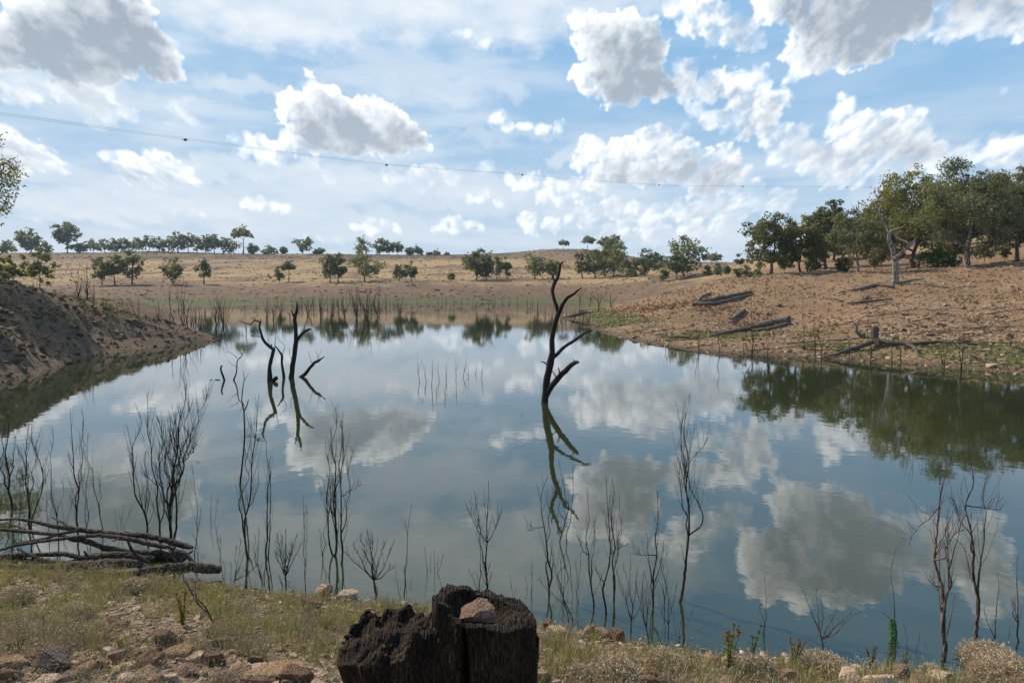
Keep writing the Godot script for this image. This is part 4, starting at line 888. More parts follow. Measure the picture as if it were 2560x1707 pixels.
func nets(field: Callable, lo: Vector3, hi: Vector3, step: float) -> ArrayMesh:
	# surface nets: one vertex in each crossed cell, one quad round each crossed edge
	var nx := int((hi.x - lo.x) / step) + 1; var ny := int((hi.y - lo.y) / step) + 1; var nz := int((hi.z - lo.z) / step) + 1
	var val := PackedFloat32Array(); val.resize(nx * ny * nz)
	for k in nz:
		for j in ny:
			for i in nx:
				val[(k * ny + j) * nx + i] = field.call(lo + Vector3(i, j, k) * step)
	var id := PackedInt32Array(); id.resize(nx * ny * nz); id.fill(-1)
	var s := Shape.new()
	var off := [0, 1, nx, nx + 1, nx * ny, nx * ny + 1, nx * ny + nx, nx * ny + nx + 1]
	var edges := [0, 1, 2, 3, 4, 5, 6, 7, 0, 2, 1, 3, 4, 6, 5, 7, 0, 4, 1, 5, 2, 6, 3, 7]
	for k in nz - 1:
		for j in ny - 1:
			for i in nx - 1:
				var b := (k * ny + j) * nx + i
				var inside := 0
				for c in 8:
					if val[b + off[c]] < 0.0: inside += 1
				if inside == 0 or inside == 8: continue
				var sum := Vector3.ZERO; var m := 0
				for q in range(0, 24, 2):
					var c0: int = edges[q]; var c1: int = edges[q + 1]
					var v0 := val[b + off[c0]]; var v1 := val[b + off[c1]]
					if (v0 < 0.0) == (v1 < 0.0): continue
					var t := v0 / (v0 - v1)
					var p0 := Vector3(c0 & 1, (c0 >> 1) & 1, c0 >> 2); var p1 := Vector3(c1 & 1, (c1 >> 1) & 1, c1 >> 2)
					sum += p0.lerp(p1, t); m += 1
				id[b] = s.v.size()
				s.v.append(lo + (Vector3(i, j, k) + sum / m) * step)
				s.n.append(Vector3(val[b + 1] - val[b], val[b + nx] - val[b], val[b + nx * ny] - val[b]).normalized())
				# charred black, weathered grey and bare brown wood in uneven patches
				var wp := s.v[-1]
				var pa := knots.get_noise_3d(wp.x * 1.6 + 9.0, wp.y * 0.5, wp.z * 1.6)
				var pb := knots.get_noise_3d(wp.x * 4.0, wp.y * 0.6 + 5.0, wp.z * 4.0)
				s.c.append(Color(0.55, 0.53, 0.52).lerp(Color(1.5, 1.15, 0.85), smoothstep(0.05, 0.40, pa)).lerp(Color(1.9, 1.8, 1.75), smoothstep(0.22, 0.42, pb) * 0.8))
	var st := [1, nx, nx * ny]
	for k in range(1, nz - 1):
		for j in range(1, ny - 1):
			for i in range(1, nx - 1):
				var b := (k * ny + j) * nx + i
				var v0 := val[b] < 0.0
				for ax in 3:
					if v0 == (val[b + st[ax]] < 0.0): continue
					var u: int = st[(ax + 1) % 3]; var w: int = st[(ax + 2) % 3]
					var q0 := id[b]; var q1 := id[b - u]; var q2 := id[b - u - w]; var q3 := id[b - w]
					if q0 < 0 or q1 < 0 or q2 < 0 or q3 < 0: continue
					if v0: s.x.append_array(PackedInt32Array([q0, q2, q1, q0, q3, q2]))
					else: s.x.append_array(PackedInt32Array([q0, q1, q2, q0, q2, q3]))
	return s.mesh()

func build_stump() -> void:
	knots.seed = 4; knots.frequency = 3.0; knots.fractal_octaves = 3
	fibre.seed = 6; fibre.frequency = 14.0; fibre.fractal_octaves = 3
	var char_tex := noise_tex(512, 0.05, 5, [Color(0.09, 0.08, 0.07), Color(0.12, 0.10, 0.085), Color(0.19, 0.15, 0.115), Color(0.215, 0.18, 0.15), Color(0.31, 0.275, 0.25)], 33, FastNoiseLite.TYPE_SIMPLEX, Vector2(0.6, 0.045))
	var char_h := noise_tex(512, 0.06, 5, [grey(0), grey(1)], 34, FastNoiseLite.TYPE_SIMPLEX, Vector2(1, 0.025))
	var m := stuff_mat("charred_wood", Color(1.0, 0.94, 0.88), 0.85, char_tex, Vector3(1.9, 1.9, 1.9), char_h, 2.0, true, false)
	var at := Vector3(-0.155, 0.60, -3.40)
	var o := thing("burnt_stump", at, "hollow charred tree stump with two lobes in the foreground, a pink stone on its top", "tree stump")
	put("stump_wood", nets(stump_field, Vector3(-0.95, -0.12, -0.42), Vector3(0.42, 0.96, 0.42), 0.0135), m, o)
	var st := rock_mesh(903, 3, Vector3(0.105, 0.078, 0.085), 0.05)
	var r := put("stone_on_stump", st, mats["pink_stone"])
	r.position = at + Vector3(0.012, 0.722, 0.055)
	r.rotation_degrees = Vector3(12, 25, -4)
	tag(r, "pinkish rough stone resting in the hollow top of the burnt stump", "stone")

# ---------------------------------------------------------------- dead saplings and shrubs
# base, then tops; thickness at the foot; twigs a stem; spread; label
const SAPLINGS := [
	[-6.793, -8.99, 0, 0.032, 8, 0.7, Color(0.085, 0.066, 0.055), "thickest dark dead sapling standing in the water at the far left edge", "dead_sapling", "dead saplings along the near waterline", "dead sapling", [[0.103, 1.334, 0.052, 0], [-0.048, 1.173, -0.022, 0.4], [0.21, 1.03, 0.065, 0.5]]],
	[-5.948, -8.133, 0, 0.026, 10, 0.7, Color(0.085, 0.066, 0.055), "dark forked dead sapling behind the fallen branches, second from the left edge", "dead_sapling", "dead saplings along the near waterline", "dead sapling", [[0.089, 1.366, -0.021, 0], [-0.065, 1.095, -0.063, 0.5], [0.351, 1.209, 0.217, 0.5]]],
	[-5.878, -8.23, 0, 0.018, 12, 0.8, Color(0.085, 0.066, 0.055), "twiggy dead sapling behind the fallen branches, third from the left edge", "dead_sapling", "dead saplings along the near waterline", "dead sapling", [[0.128, 1.336, 0.097, 0], [0.028, 0.894, -0.169, 0.4]]],
	[-5.51, -8.013, 0, 0.014, 10, 0.8, Color(0.085, 0.066, 0.055), "thin dead stem behind the heap, fourth from the left edge", "dead_sapling", "dead saplings along the near waterline", "dead sapling", [[0.059, 1.357, 0.048, 0], [0.194, 0.739, 0.133, 0.3]]],
	[-5.221, -7.96, 0, 0.022, 7, 0.6, Color(0.085, 0.066, 0.055), "dead sapling with a clean high fork behind the fallen branches", "dead_sapling", "dead saplings along the near waterline", "dead sapling", [[-0.068, 1.56, -0.099, 0.3], [0.138, 1.571, 0.015, 0.3]]],
	[-5.249, -8.12, 0, 0.009, 8, 0.8, Color(0.085, 0.066, 0.055), "hair thin dead stem right of the high forked sapling", "dead_sapling", "dead saplings along the near waterline", "dead sapling", [[0.003, 1.166, -0.067, 0]]],
	[-5.157, -8.066, 0, 0.011, 8, 0.8, Color(0.085, 0.066, 0.055), "second thin dead stem right of the high forked sapling", "dead_sapling", "dead saplings along the near waterline", "dead sapling", [[0.027, 1.151, 0.005, 0]]],
	[-4.994, -8.013, 0, 0.013, 8, 0.8, Color(0.085, 0.066, 0.055), "leaning thin dead stem rising over the middle of the fallen branches", "dead_sapling", "dead saplings along the near waterline", "dead sapling", [[-0.054, 1.282, -0.028, 0], [0.17, 0.847, 0.175, 0.4]]],
	[-5.924, -8.066, 0, 0.01, 10, 1, Color(0.085, 0.066, 0.055), "fine dead stem between the two leftmost dark saplings", "dead_sapling", "dead saplings along the near waterline", "dead sapling", [[-0.047, 1.021, -0.027, 0], [-0.244, 0.631, -0.184, 0.5]]],
	[-5.543, -7.934, 0, 0.009, 12, 1, Color(0.085, 0.066, 0.055), "low fine dead stem behind the branch heap at the left", "dead_sapling", "dead saplings along the near waterline", "dead sapling", [[0.003, 0.819, -0.005, 0], [0.001, 0.639, -0.121, 0.5]]],
	[-5.328, -7.934, 0, 0.008, 14, 1, Color(0.085, 0.066, 0.055), "low twiggy dead stem behind the high forked sapling", "dead_sapling", "dead saplings along the near waterline", "dead sapling", [[-0.07, 0.469, -0.034, 0], [0.24, 0.574, 0.218, 0.5]]],
	[-4.654, -7.882, 0, 0.008, 9, 0.9, Color(0.085, 0.066, 0.055), "short cluster of bare sticks behind the topmost fallen branch", "dead_sapling", "dead saplings along the near waterline", "dead sapling", [[-0.071, 0.373, -0.052, 0], [0.02, 0.409, -0.046, 0.5], [0.218, 0.472, 0.099, 0.5]]],
	[-4.428, -7.869, 0, 0.024, 13, 0.7, Color(0.085, 0.066, 0.055), "tall dead sapling left of the big many stemmed one", "dead_sapling", "dead saplings along the near waterline", "dead sapling", [[0.076, 1.579, 0.094, 0], [-0.141, 1.031, -0.183, 0.3], [0.13, 1.08, 0.014, 0.3]]],
	[-4.229, -7.869, 0, 0.022, 12, 0.7, Color(0.085, 0.066, 0.055), "tall kinked dead sapling just left of the big many stemmed one", "dead_sapling", "dead saplings along the near waterline", "dead sapling", [[-0.017, 1.781, -0.044, 0], [0.004, 1.079, -0.189, 0.3], [-0.194, 0.808, -0.107, 0.5]]],
	[-3.939, -7.743, 0, 0.034, 16, 0.8, Color(0.085, 0.066, 0.055), "largest dead sapling with many spreading stems at the end of the fallen branches", "dead_sapling", "dead saplings along the near waterline", "dead sapling", [[0.123, 1.888, -0.084, 0], [-0.131, 1.53, 0.053, 0.4], [-0.09, 1.462, -0.15, 0.3], [0.275, 1.72, 0.028, 0.4], [0.341, 1.773, -0.218, 0.5], [-0.191, 1.205, -0.189, 0.5], [0.414, 1.25, 0.201, 0.6], [0.173, 1.61, 0.182, 0.2]]],
	[-3.42, -7.2, 0, 0.011, 10, 0.8, Color(0.085, 0.066, 0.055), "thin upright dead stem right of the big many stemmed sapling", "dead_sapling", "dead saplings along the near waterline", "dead sapling", [[0.017, 1.124, 0.057, 0]]],
	[-3.781, -8.315, 0, 0.009, 12, 1.2, Color(0.085, 0.066, 0.055), "small forked twig standing in open water right of the big sapling", "dead_sapling", "dead saplings along the near waterline", "dead sapling", [[-0.013, 0.399, -0.093, 0], [0.132, 0.418, 0.032, 0.3]]],
	[-2.966, -6.736, 0, 0.008, 8, 0.9, Color(0.085, 0.066, 0.055), "thin double stick in front of the water, right of the fallen branches", "dead_sapling", "dead saplings along the near waterline", "dead sapling", [[-0.023, 0.576, -0.025, 0], [0.057, 0.53, 0.099, 0.3]]],
	[-2.862, -7.233, 0, 0.022, 9, 0.6, Color(0.085, 0.066, 0.055), "tall dead sapling in line with the black forked stem", "dead_sapling", "dead saplings along the near waterline", "dead sapling", [[0.114, 1.876, -0.001, 0], [0.041, 1.554, 0.057, 0.3], [0.166, 0.993, 0.075, 0.4]]],
	[-2.537, -6.624, 0, 0.013, 16, 0.9, Color(0.085, 0.066, 0.055), "low twiggy dead shrub left of a tall double stem", "dead_sapling", "dead saplings along the near waterline", "dead sapling", [[-0.003, 0.629, -0.017, 0], [-0.064, 0.529, -0.042, 0.3], [0.004, 0.428, -0.202, 0.3]]],
	[-2.649, -7.2, 0, 0.02, 8, 0.5, Color(0.085, 0.066, 0.055), "tall dead sapling of two close stems", "dead_sapling", "dead saplings along the near waterline", "dead sapling", [[0.014, 1.362, -0.036, 0], [-0.021, 1.145, -0.214, 0.15]]],
	[-2.286, -6.569, 0, 0.022, 18, 1.1, Color(0.085, 0.066, 0.055), "rounded dead shrub with fanned twigs at the water's edge", "dead_sapling", "dead saplings along the near waterline", "dead sapling", [[0.041, 0.616, -0.071, 0], [-0.134, 0.499, -0.245, 0.5], [0.122, 0.537, -0.086, 0.5], [0.058, 0.632, 0.168, 0.5], [0.138, 0.41, -0.18, 0.5], [-0.16, 0.314, -0.232, 0.5], [0.033, 0.41, -0.202, 0.5]]],
	[-2.031, -6.463, 0, 0.01, 7, 0.7, Color(0.085, 0.066, 0.055), "slender dead stem left of the tall bundle of stems", "dead_sapling", "dead saplings along the near waterline", "dead sapling", [[-0.006, 0.98, -0.014, 0], [0.012, 0.814, -0.107, 0.4]]],
	[-1.96, -7.31, 0, 0.026, 10, 0.6, Color(0.085, 0.066, 0.055), "tall bundle of dead stems, the highest left of the stump", "dead_sapling", "dead saplings along the near waterline", "dead sapling", [[0.052, 1.73, 0.058, 0], [-0.092, 1.446, -0.166, 0.2], [0.084, 1.518, -0.037, 0.3], [-0.013, 0.937, 0.108, 0.3]]],
	[-1.875, -7.115, 0, 0.022, 9, 0.7, Color(0.085, 0.066, 0.055), "curving dead sapling against the right side of the tall bundle", "dead_sapling", "dead saplings along the near waterline", "dead sapling", [[0.102, 1.627, 0.087, 0], [0.147, 1.287, -0.177, 0.4], [0.224, 0.846, -0.245, 0.6]]],
	[-2.065, -7.244, 0, 0.01, 10, 0.8, Color(0.085, 0.066, 0.055), "crooked thin stem at the foot of the tall bundle", "dead_sapling", "dead saplings along the near waterline", "dead sapling", [[0.071, 0.817, 0.082, 0], [-0.07, 0.336, -0.15, 0.3]]],
	[-1.312, -6.377, 0, 0.024, 14, 1.1, Color(0.085, 0.066, 0.055), "wide fan shaped dead shrub left of the stump", "dead_shrub", "dead saplings along the near waterline", "dead sapling", [[-0.077, 0.711, 0.018, 0], [-0.183, 0.641, 0.175, 0.5], [0.095, 0.613, 0.103, 0.5], [0.154, 0.503, -0.134, 0.5], [-0.343, 0.401, -0.186, 0.5], [-0.095, 0.718, 0.228, 0.5], [0.184, 0.3, -0.057, 0.5], [0.016, 0.718, 0.228, 0.5]]],
	[-1.08, -6.377, 0, 0.013, 5, 0.8, Color(0.085, 0.066, 0.055), "single curved dead stem between fan shaped shrub and stump", "dead_sapling", "dead saplings along the near waterline", "dead sapling", [[0.125, 0.921, -0.044, 0], [-0.024, 0.327, 0.085, 0.2]]],
	[-1.009, -6.394, 0, 0.008, 12, 1, Color(0.085, 0.066, 0.055), "short twig beside the single curved stem", "dead_sapling", "dead saplings along the near waterline", "dead sapling", [[-0.04, 0.261, -0.076, 0], [0.005, 0.108, -0.24, 0.5]]],
	[-0.87, -6.911, 0, 0.009, 12, 1, Color(0.085, 0.066, 0.055), "small two pronged twig in the water left of the stump top", "dead_sapling", "dead saplings along the near waterline", "dead sapling", [[-0.039, 0.306, -0.001, 0], [-0.003, 0.155, -0.249, 0.4]]],
	[-0.801, -6.971, 0, 0.01, 16, 1, Color(0.085, 0.066, 0.055), "little twig cluster in the water above the stump's left lobe", "dead_sapling", "dead saplings along the near waterline", "dead sapling", [[-0.019, 0.264, 0.038, 0], [0.099, 0.3, 0.212, 0.4], [0.021, 0.167, -0.05, 0.4]]],
	[-0.267, -6.463, 0, 0.022, 11, 0.8, Color(0.085, 0.066, 0.055), "dead sapling with wishbone branches directly behind the stump", "dead_sapling", "dead saplings along the near waterline", "dead sapling", [[0.042, 1.18, 0.094, 0], [-0.074, 1.042, 0.151, 0.4], [0.174, 0.871, 0.046, 0.6], [-0.172, 0.857, -0.055, 0.6]]],
	[-0.307, -6.48, 0, 0.013, 8, 0.8, Color(0.085, 0.066, 0.055), "shorter dead stem beside the wishbone sapling behind the stump", "dead_sapling", "dead saplings along the near waterline", "dead sapling", [[-0.002, 0.616, 0.069, 0], [-0.102, 0.365, 0.229, 0.4]]],
	[0.019, -6.243, 0, 0.007, 9, 1, Color(0.085, 0.066, 0.055), "thin crooked twig right of the stump top", "dead_sapling", "dead saplings along the near waterline", "dead sapling", [[-0.038, 0.282, -0.074, 0], [0.018, 0.216, 0.093, 0.4]]],
	[0.177, -6.343, 0, 0.012, 12, 0.9, Color(0.085, 0.066, 0.055), "short leaning dead stem in the water right of the stump", "dead_sapling", "dead saplings along the near waterline", "dead sapling", [[0.021, 0.379, -0.092, 0], [-0.05, 0.16, -0.198, 0.4]]],
	[0.335, -6.343, 0, 0.022, 10, 0.7, Color(0.085, 0.066, 0.055), "straight tall dead sapling right of the stump", "dead_sapling", "dead saplings along the near waterline", "dead sapling", [[-0.014, 1.233, 0.024, 0], [0.036, 1.155, 0.02, 0.3], [-0.19, 0.685, -0.01, 0.7]]],
	[0.627, -7.706, 0, 0.016, 10, 0.7, Color(0.085, 0.066, 0.055), "V shaped pair of thin stems far out in line with the central dead tree", "dead_sapling", "dead saplings along the near waterline", "dead sapling", [[-0.05, 1.021, -0.029, 0], [0.113, 0.964, -0.048, 0], [-0.128, 0.828, -0.03, 0.5]]],
	[0.569, -5.839, 0, 0.014, 7, 0.9, Color(0.085, 0.066, 0.055), "long dead stem leaning left from the stony edge", "dead_sapling", "dead saplings along the near waterline", "dead sapling", [[-0.197, 0.577, -0.024, 0], [-0.323, 0.352, -0.22, 0.5], [-0.21, 0.702, -0.004, 0.2]]],
	[0.484, -6.178, 0, 0.01, 10, 0.8, Color(0.085, 0.066, 0.055), "fine upright stem behind the left leaning one", "dead_sapling", "dead saplings along the near waterline", "dead sapling", [[0.007, 0.545, 0.014, 0], [-0.021, 0.428, -0.11, 0.4]]],
	[0.629, -6.235, 0, 0.009, 12, 0.9, Color(0.085, 0.066, 0.055), "wavy fine stem between leaning stem and straight sapling", "dead_sapling", "dead saplings along the near waterline", "dead sapling", [[-0.031, 0.472, 0.052, 0], [0.008, 0.568, 0.099, 0.4]]],
	[0.711, -6.091, 0, 0.018, 9, 0.7, Color(0.085, 0.066, 0.055), "straight dead sapling standing over the pale shore stones", "dead_sapling", "dead saplings along the near waterline", "dead sapling", [[0.008, 1.165, -0.096, 0], [-0.123, 0.733, -0.011, 0.6], [0.046, 0.879, -0.024, 0.4]]],
	[0.874, -5.984, 0, 0.02, 11, 0.7, Color(0.085, 0.066, 0.055), "left stem of a close pair of tall dead saplings", "dead_sapling", "dead saplings along the near waterline", "dead sapling", [[-0.033, 1.343, 0.098, 0], [-0.101, 0.498, 0.042, 0.4], [0.179, 0.702, -0.04, 0.6]]],
	[0.97, -6.292, 0, 0.02, 9, 0.6, Color(0.085, 0.066, 0.055), "right stem of a close pair of tall dead saplings", "dead_sapling", "dead saplings along the near waterline", "dead sapling", [[-0.029, 1.246, 0.096, 0], [0.049, 1.069, -0.058, 0.3]]],
	[1.031, -5.651, 0, 0.014, 10, 0.8, Color(0.085, 0.066, 0.055), "bare V shaped shrub growing on the stony edge", "dead_shrub", "dead saplings along the near waterline", "dead sapling", [[-0.012, 0.693, -0.026, 0], [-0.16, 0.692, 0.22, 0.5], [0.058, 0.571, -0.064, 0.5], [0.096, 0.499, 0.017, 0.5], [-0.06, 0.631, -0.09, 0.5]]],
	[1.145, -5.485, 1, 0.013, 10, 0.8, Color(0.085, 0.066, 0.055), "bare shrub of thin stems right of the V shaped shrub", "dead_shrub", "dead saplings along the near waterline", "dead sapling", [[-0.073, 0.645, 0.029, 0], [-0.096, 0.483, -0.103, 0.5], [0.076, 0.547, -0.119, 0.5], [-0.072, 0.669, 0.239, 0.5]]],
	[1.336, -6.178, 0, 0.022, 12, 0.7, Color(0.085, 0.066, 0.055), "dead sapling with upswept branches left of the leaning tall one", "dead_sapling", "dead saplings along the near waterline", "dead sapling", [[-0.009, 1.157, 0.088, 0], [-0.061, 0.709, -0.088, 0.3], [0.139, 0.596, -0.232, 0.4], [-0.24, 0.582, 0.124, 0.6]]],
	[1.346, -5.599, 0, 0.012, 12, 0.9, Color(0.085, 0.066, 0.055), "bushy bare stems at the foot of the leaning tall sapling", "dead_shrub", "dead saplings along the near waterline", "dead sapling", [[-0.045, 0.658, 0.009, 0], [-0.081, 0.508, -0.046, 0.5], [0.023, 0.534, 0.09, 0.5]]],
	[1.403, -5.553, 0, 0.01, 10, 1, Color(0.24, 0.20, 0.165), "low pale bare twigs in front of the leaning tall sapling", "dead_shrub", "dead saplings along the near waterline", "dead sapling", [[0.045, 0.435, 0.027, 0], [0.106, 0.359, 0.094, 0.5], [-0.069, 0.328, 0.065, 0.5]]],
	[1.556, -6.202, 0, 0.03, 8, 0.6, Color(0.085, 0.066, 0.055), "tallest dead sapling, leaning right, right of the middle of the view", "dead_sapling", "dead saplings along the near waterline", "dead sapling", [[0.097, 1.863, -0.019, 0], [-0.028, 1.831, 0.1, 0.6], [-0.055, 1.471, 0.061, 0.5], [0.208, 1.612, -0.136, 0.5]]],
	[1.412, -6.115, 0, 0.01, 12, 0.9, Color(0.085, 0.066, 0.055), "thin twiggy stem left of the leaning tall sapling's foot", "dead_sapling", "dead saplings along the near waterline", "dead sapling", [[-0.003, 0.614, 0.095, 0], [-0.038, 0.486, -0.035, 0.5]]],
	[2.17, -5.622, 0, 0.01, 7, 0.8, Color(0.085, 0.066, 0.055), "single bare stem among the dry bushes", "dead_sapling", "dead saplings along the near waterline", "dead sapling", [[0.002, 0.537, -0.047, 0], [-0.07, 0.398, 0.095, 0.4]]],
	[2.636, -5.426, 0, 0.016, 8, 1, Color(0.19, 0.115, 0.075), "rusty brown dead shrub with straight stems at the lower right", "dead_shrub", "dead saplings along the near waterline", "dead sapling", [[-0.27, 0.594, 0.055, 0], [-0.066, 0.479, -0.152, 0.5], [-0.022, 0.442, 0.131, 0.5], [0.161, 0.441, 0.156, 0.5], [-0.088, 0.462, 0.032, 0.5], [0.22, 0.294, -0.099, 0.5], [0.004, 0.393, 0.199, 0.5]]],
	[3.205, -5.476, 0, 0.012, 6, 0.7, Color(0.16, 0.125, 0.10), "slim bare stem with the green creeper on it", "dead_sapling", "dead saplings along the near waterline", "dead sapling", [[-0.051, 0.892, 0.036, 0], [-0.171, 0.36, 0.083, 0.5]]],
	[3.428, -5.293, 0, 0.034, 9, 0.7, Color(0.17, 0.125, 0.10), "large many branched dead sapling at the lower right", "dead_sapling", "dead saplings along the near waterline", "dead sapling", [[0.059, 1.664, -0.067, 0], [0.124, 1.242, 0.031, 0.4], [-0.166, 0.903, -0.178, 0.8], [0.028, 1.164, 0.165, 0.6], [0, 1.23, 0.082, 0.3], [-0.012, 0.609, -0.075, 0.5]]],
	[3.91, -5.562, 0, 0.032, 7, 0.8, Color(0.20, 0.15, 0.12), "tall pale barked dead sapling next to the right edge", "dead_sapling", "dead saplings along the near waterline", "dead sapling", [[-0.049, 1.592, -0.077, 0], [0.048, 1.527, 0.024, 0.4], [0.112, 1.2, 0.137, 0.8], [-0.334, 1.307, 0.19, 0.6]]],
	[4.088, -5.608, 0, 0.013, 10, 0.8, Color(0.16, 0.125, 0.10), "short dead sapling right of the tall pale barked one", "dead_sapling", "dead saplings along the near waterline", "dead sapling", [[0.067, 0.589, -0.006, 0], [-0.177, 0.364, 0.155, 0.4]]],
	[4.256, -5.608, 0, 0.011, 6, 0.8, Color(0.15, 0.11, 0.09), "stubby dead stem near the right edge", "dead_sapling", "dead saplings along the near waterline", "dead sapling", [[0.037, 0.165, -0.061, 0], [0.143, 0.059, -0.169, 0.4]]],
	[4.316, -5.542, 0, 0.016, 9, 0.7, Color(0.16, 0.12, 0.095), "dead sapling cut by the right edge of the view", "dead_sapling", "dead saplings along the near waterline", "dead sapling", [[-0.137, 0.788, 0.063, 0], [-0.193, 0.444, 0.111, 0.5]]],
	[3.242, -5.328, 0, 0.01, 12, 1.2, Color(0.15, 0.115, 0.09), "low tangle of bare twigs left of the large many branched sapling", "dead_shrub", "dead saplings along the near waterline", "dead sapling", [[0.109, 0.191, -0.061, 0], [-0.013, 0.254, -0.071, 0.5], [0.237, 0.073, -0.153, 0.5]]],
	[-2.31, -5.217, 1, 0.017, 10, 1, Color(0.16, 0.135, 0.115), "grey dead stem curving left over the grass", "dead_sapling", "dead saplings along the near waterline", "dead sapling", [[-0.328, 0.539, 0.019, 0], [-0.395, 0.783, 0.111, 0.5], [-0.203, 0.781, 0.062, 0.5]]],
	[-2.395, -5.397, 1, 0.009, 6, 0.8, Color(0.13, 0.105, 0.085), "straight thin twig rising beside the grey curved stem", "dead_sapling", "dead saplings along the near waterline", "dead sapling", [[0.117, 0.385, -0.059, 0], [0.145, 0.539, 0.114, 0.5]]],
	[-2.908, -6.668, 0, 0.012, 12, 1.3, Color(0.14, 0.11, 0.09), "brushy tangle of twigs at the right end of the fallen branches", "dead_shrub", "dead saplings along the near waterline", "dead sapling", [[0.267, 0.394, 0.031, 0], [0.194, 0.481, 0.042, 0.5], [0.385, 0.233, 0.04, 0.5], [0.35, 0.318, 0.045, 0.5], [0.048, 0.334, -0.21, 0.5], [0.347, 0.207, 0.172, 0.5]]],
	[-3.247, -6.393, 1, 0.012, 18, 1.2, Color(0.17, 0.14, 0.12), "grey twiggy dead shrub in front of the fallen branches", "dead_shrub", "dead saplings along the near waterline", "dead sapling", [[0.021, 0.445, 0.099, 0], [-0.225, 0.279, -0.222, 0.5], [0.002, 0.373, -0.19, 0.5], [0.042, 0.209, -0.243, 0.5]]],
	[-3.465, -4.841, 1, 0.008, 4, 0.8, Color(0.085, 0.066, 0.055), "short dark upright stick among the herbs at the left", "dead_sapling", "dead saplings along the near waterline", "dead sapling", [[0.017, 0.197, 0.013, 0]]],
	[-2.863, -20.798, 0, 0.018, 2.2, 0.8, Color(0.07, 0.058, 0.05), "first twig from the left in the upper row of crooked twigs in open water", "water_twig", "crooked twigs standing in the open water", "twig", [[-0.038, 0.958, -0.085, 0], [0.123, 0.809, 0.139, 0.5]]],
	[-2.667, -20.798, 0, 0.018, 2.2, 0.8, Color(0.07, 0.058, 0.05), "second twig from the left in the upper row of crooked twigs in open water", "water_twig", "crooked twigs standing in the open water", "twig", [[-0.063, 0.712, -0.067, 0], [0.006, 0.537, -0.081, 0.5]]],
	[-2.361, -19.972, 0, 0.018, 2.2, 0.8, Color(0.07, 0.058, 0.05), "third twig from the left in the upper row of crooked twigs in open water", "water_twig", "crooked twigs standing in the open water", "twig", [[0.013, 0.899, 0.042, 0], [0.021, 0.738, 0.079, 0.5]]],
	[-2.296, -21.236, 0, 0.018, 2.2, 0.8, Color(0.07, 0.058, 0.05), "fourth twig from the left in the upper row of crooked twigs in open water", "water_twig", "crooked twigs standing in the open water", "twig", [[0.002, 0.618, 0.086, 0], [-0.096, 0.426, -0.044, 0.5]]],
	[-2.057, -21.236, 0, 0.018, 2.2, 0.8, Color(0.07, 0.058, 0.05), "fifth twig from the left in the upper row of crooked twigs in open water", "water_twig", "crooked twigs standing in the open water", "twig", [[0.024, 0.689, -0.062, 0], [-0.013, 0.547, 0.227, 0.5]]],
	[-1.833, -22.17, 0, 0.018, 2.2, 0.8, Color(0.07, 0.058, 0.05), "sixth twig from the left in the upper row of crooked twigs in open water", "water_twig", "crooked twigs standing in the open water", "twig", [[0.002, 0.773, -0.039, 0], [0.114, 0.57, -0.212, 0.5]]],
	[-1.596, -21.977, 0, 0.018, 2.2, 0.8, Color(0.07, 0.058, 0.05), "seventh twig from the left in the upper row of crooked twigs in open water", "water_twig", "crooked twigs standing in the open water", "twig", [[0.142, 0.788, -0.08, 0], [0.267, 0.61, -0.038, 0.5]]],
	[-1.401, -21.977, 0, 0.018, 2.2, 0.8, Color(0.07, 0.058, 0.05), "eighth twig from the left in the upper row of crooked twigs in open water", "water_twig", "crooked twigs standing in the open water", "twig", [[-0.027, 0.504, -0.049, 0], [-0.164, 0.348, 0.164, 0.5]]],
	[-1.218, -22.669, 0, 0.018, 2.2, 0.8, Color(0.07, 0.058, 0.05), "ninth twig from the left in the upper row of crooked twigs in open water", "water_twig", "crooked twigs standing in the open water", "twig", [[0.04, 0.4, -0.033, 0], [-0.024, 0.214, -0.012, 0.5]]],
	[-0.986, -21.693, 0, 0.018, 2.2, 0.8, Color(0.07, 0.058, 0.05), "tenth twig from the left in the upper row of crooked twigs in open water", "water_twig", "crooked twigs standing in the open water", "twig", [[0.05, 0.662, -0.088, 0], [0.024, 0.485, -0.056, 0.5]]],
	[-2.42, -18.849, 0, 0.018, 2.2, 0.8, Color(0.07, 0.058, 0.05), "first twig from the left in the lower row of crooked twigs in open water", "water_twig", "crooked twigs standing in the open water", "twig", [[0.019, 0.183, 0.05, 0], [-0.055, -0.012, -0.181, 0.5]]],
	[-2.021, -18.166, 0, 0.018, 2.2, 0.8, Color(0.07, 0.058, 0.05), "second twig from the left in the lower row of crooked twigs in open water", "water_twig", "crooked twigs standing in the open water", "twig", [[-0.025, 0.292, -0.056, 0], [-0.018, 0.16, 0.074, 0.5]]],
	[-1.775, -17.843, 0, 0.018, 2.2, 0.8, Color(0.07, 0.058, 0.05), "third twig from the left in the lower row of crooked twigs in open water", "water_twig", "crooked twigs standing in the open water", "twig", [[0.024, 0.433, -0.007, 0], [-0.07, 0.261, -0.158, 0.5]]],
	[-1.505, -18.166, 0, 0.018, 2.2, 0.8, Color(0.07, 0.058, 0.05), "fourth twig from the left in the lower row of crooked twigs in open water", "water_twig", "crooked twigs standing in the open water", "twig", [[0.019, 0.302, -0.058, 0], [-0.081, 0.126, -0.211, 0.5]]],
	[-1.338, -18.849, 0, 0.018, 2.2, 0.8, Color(0.07, 0.058, 0.05), "fifth twig from the left in the lower row of crooked twigs in open water", "water_twig", "crooked twigs standing in the open water", "twig", [[-0.026, 0.12, -0.065, 0], [0.076, 0.012, 0.246, 0.5]]],
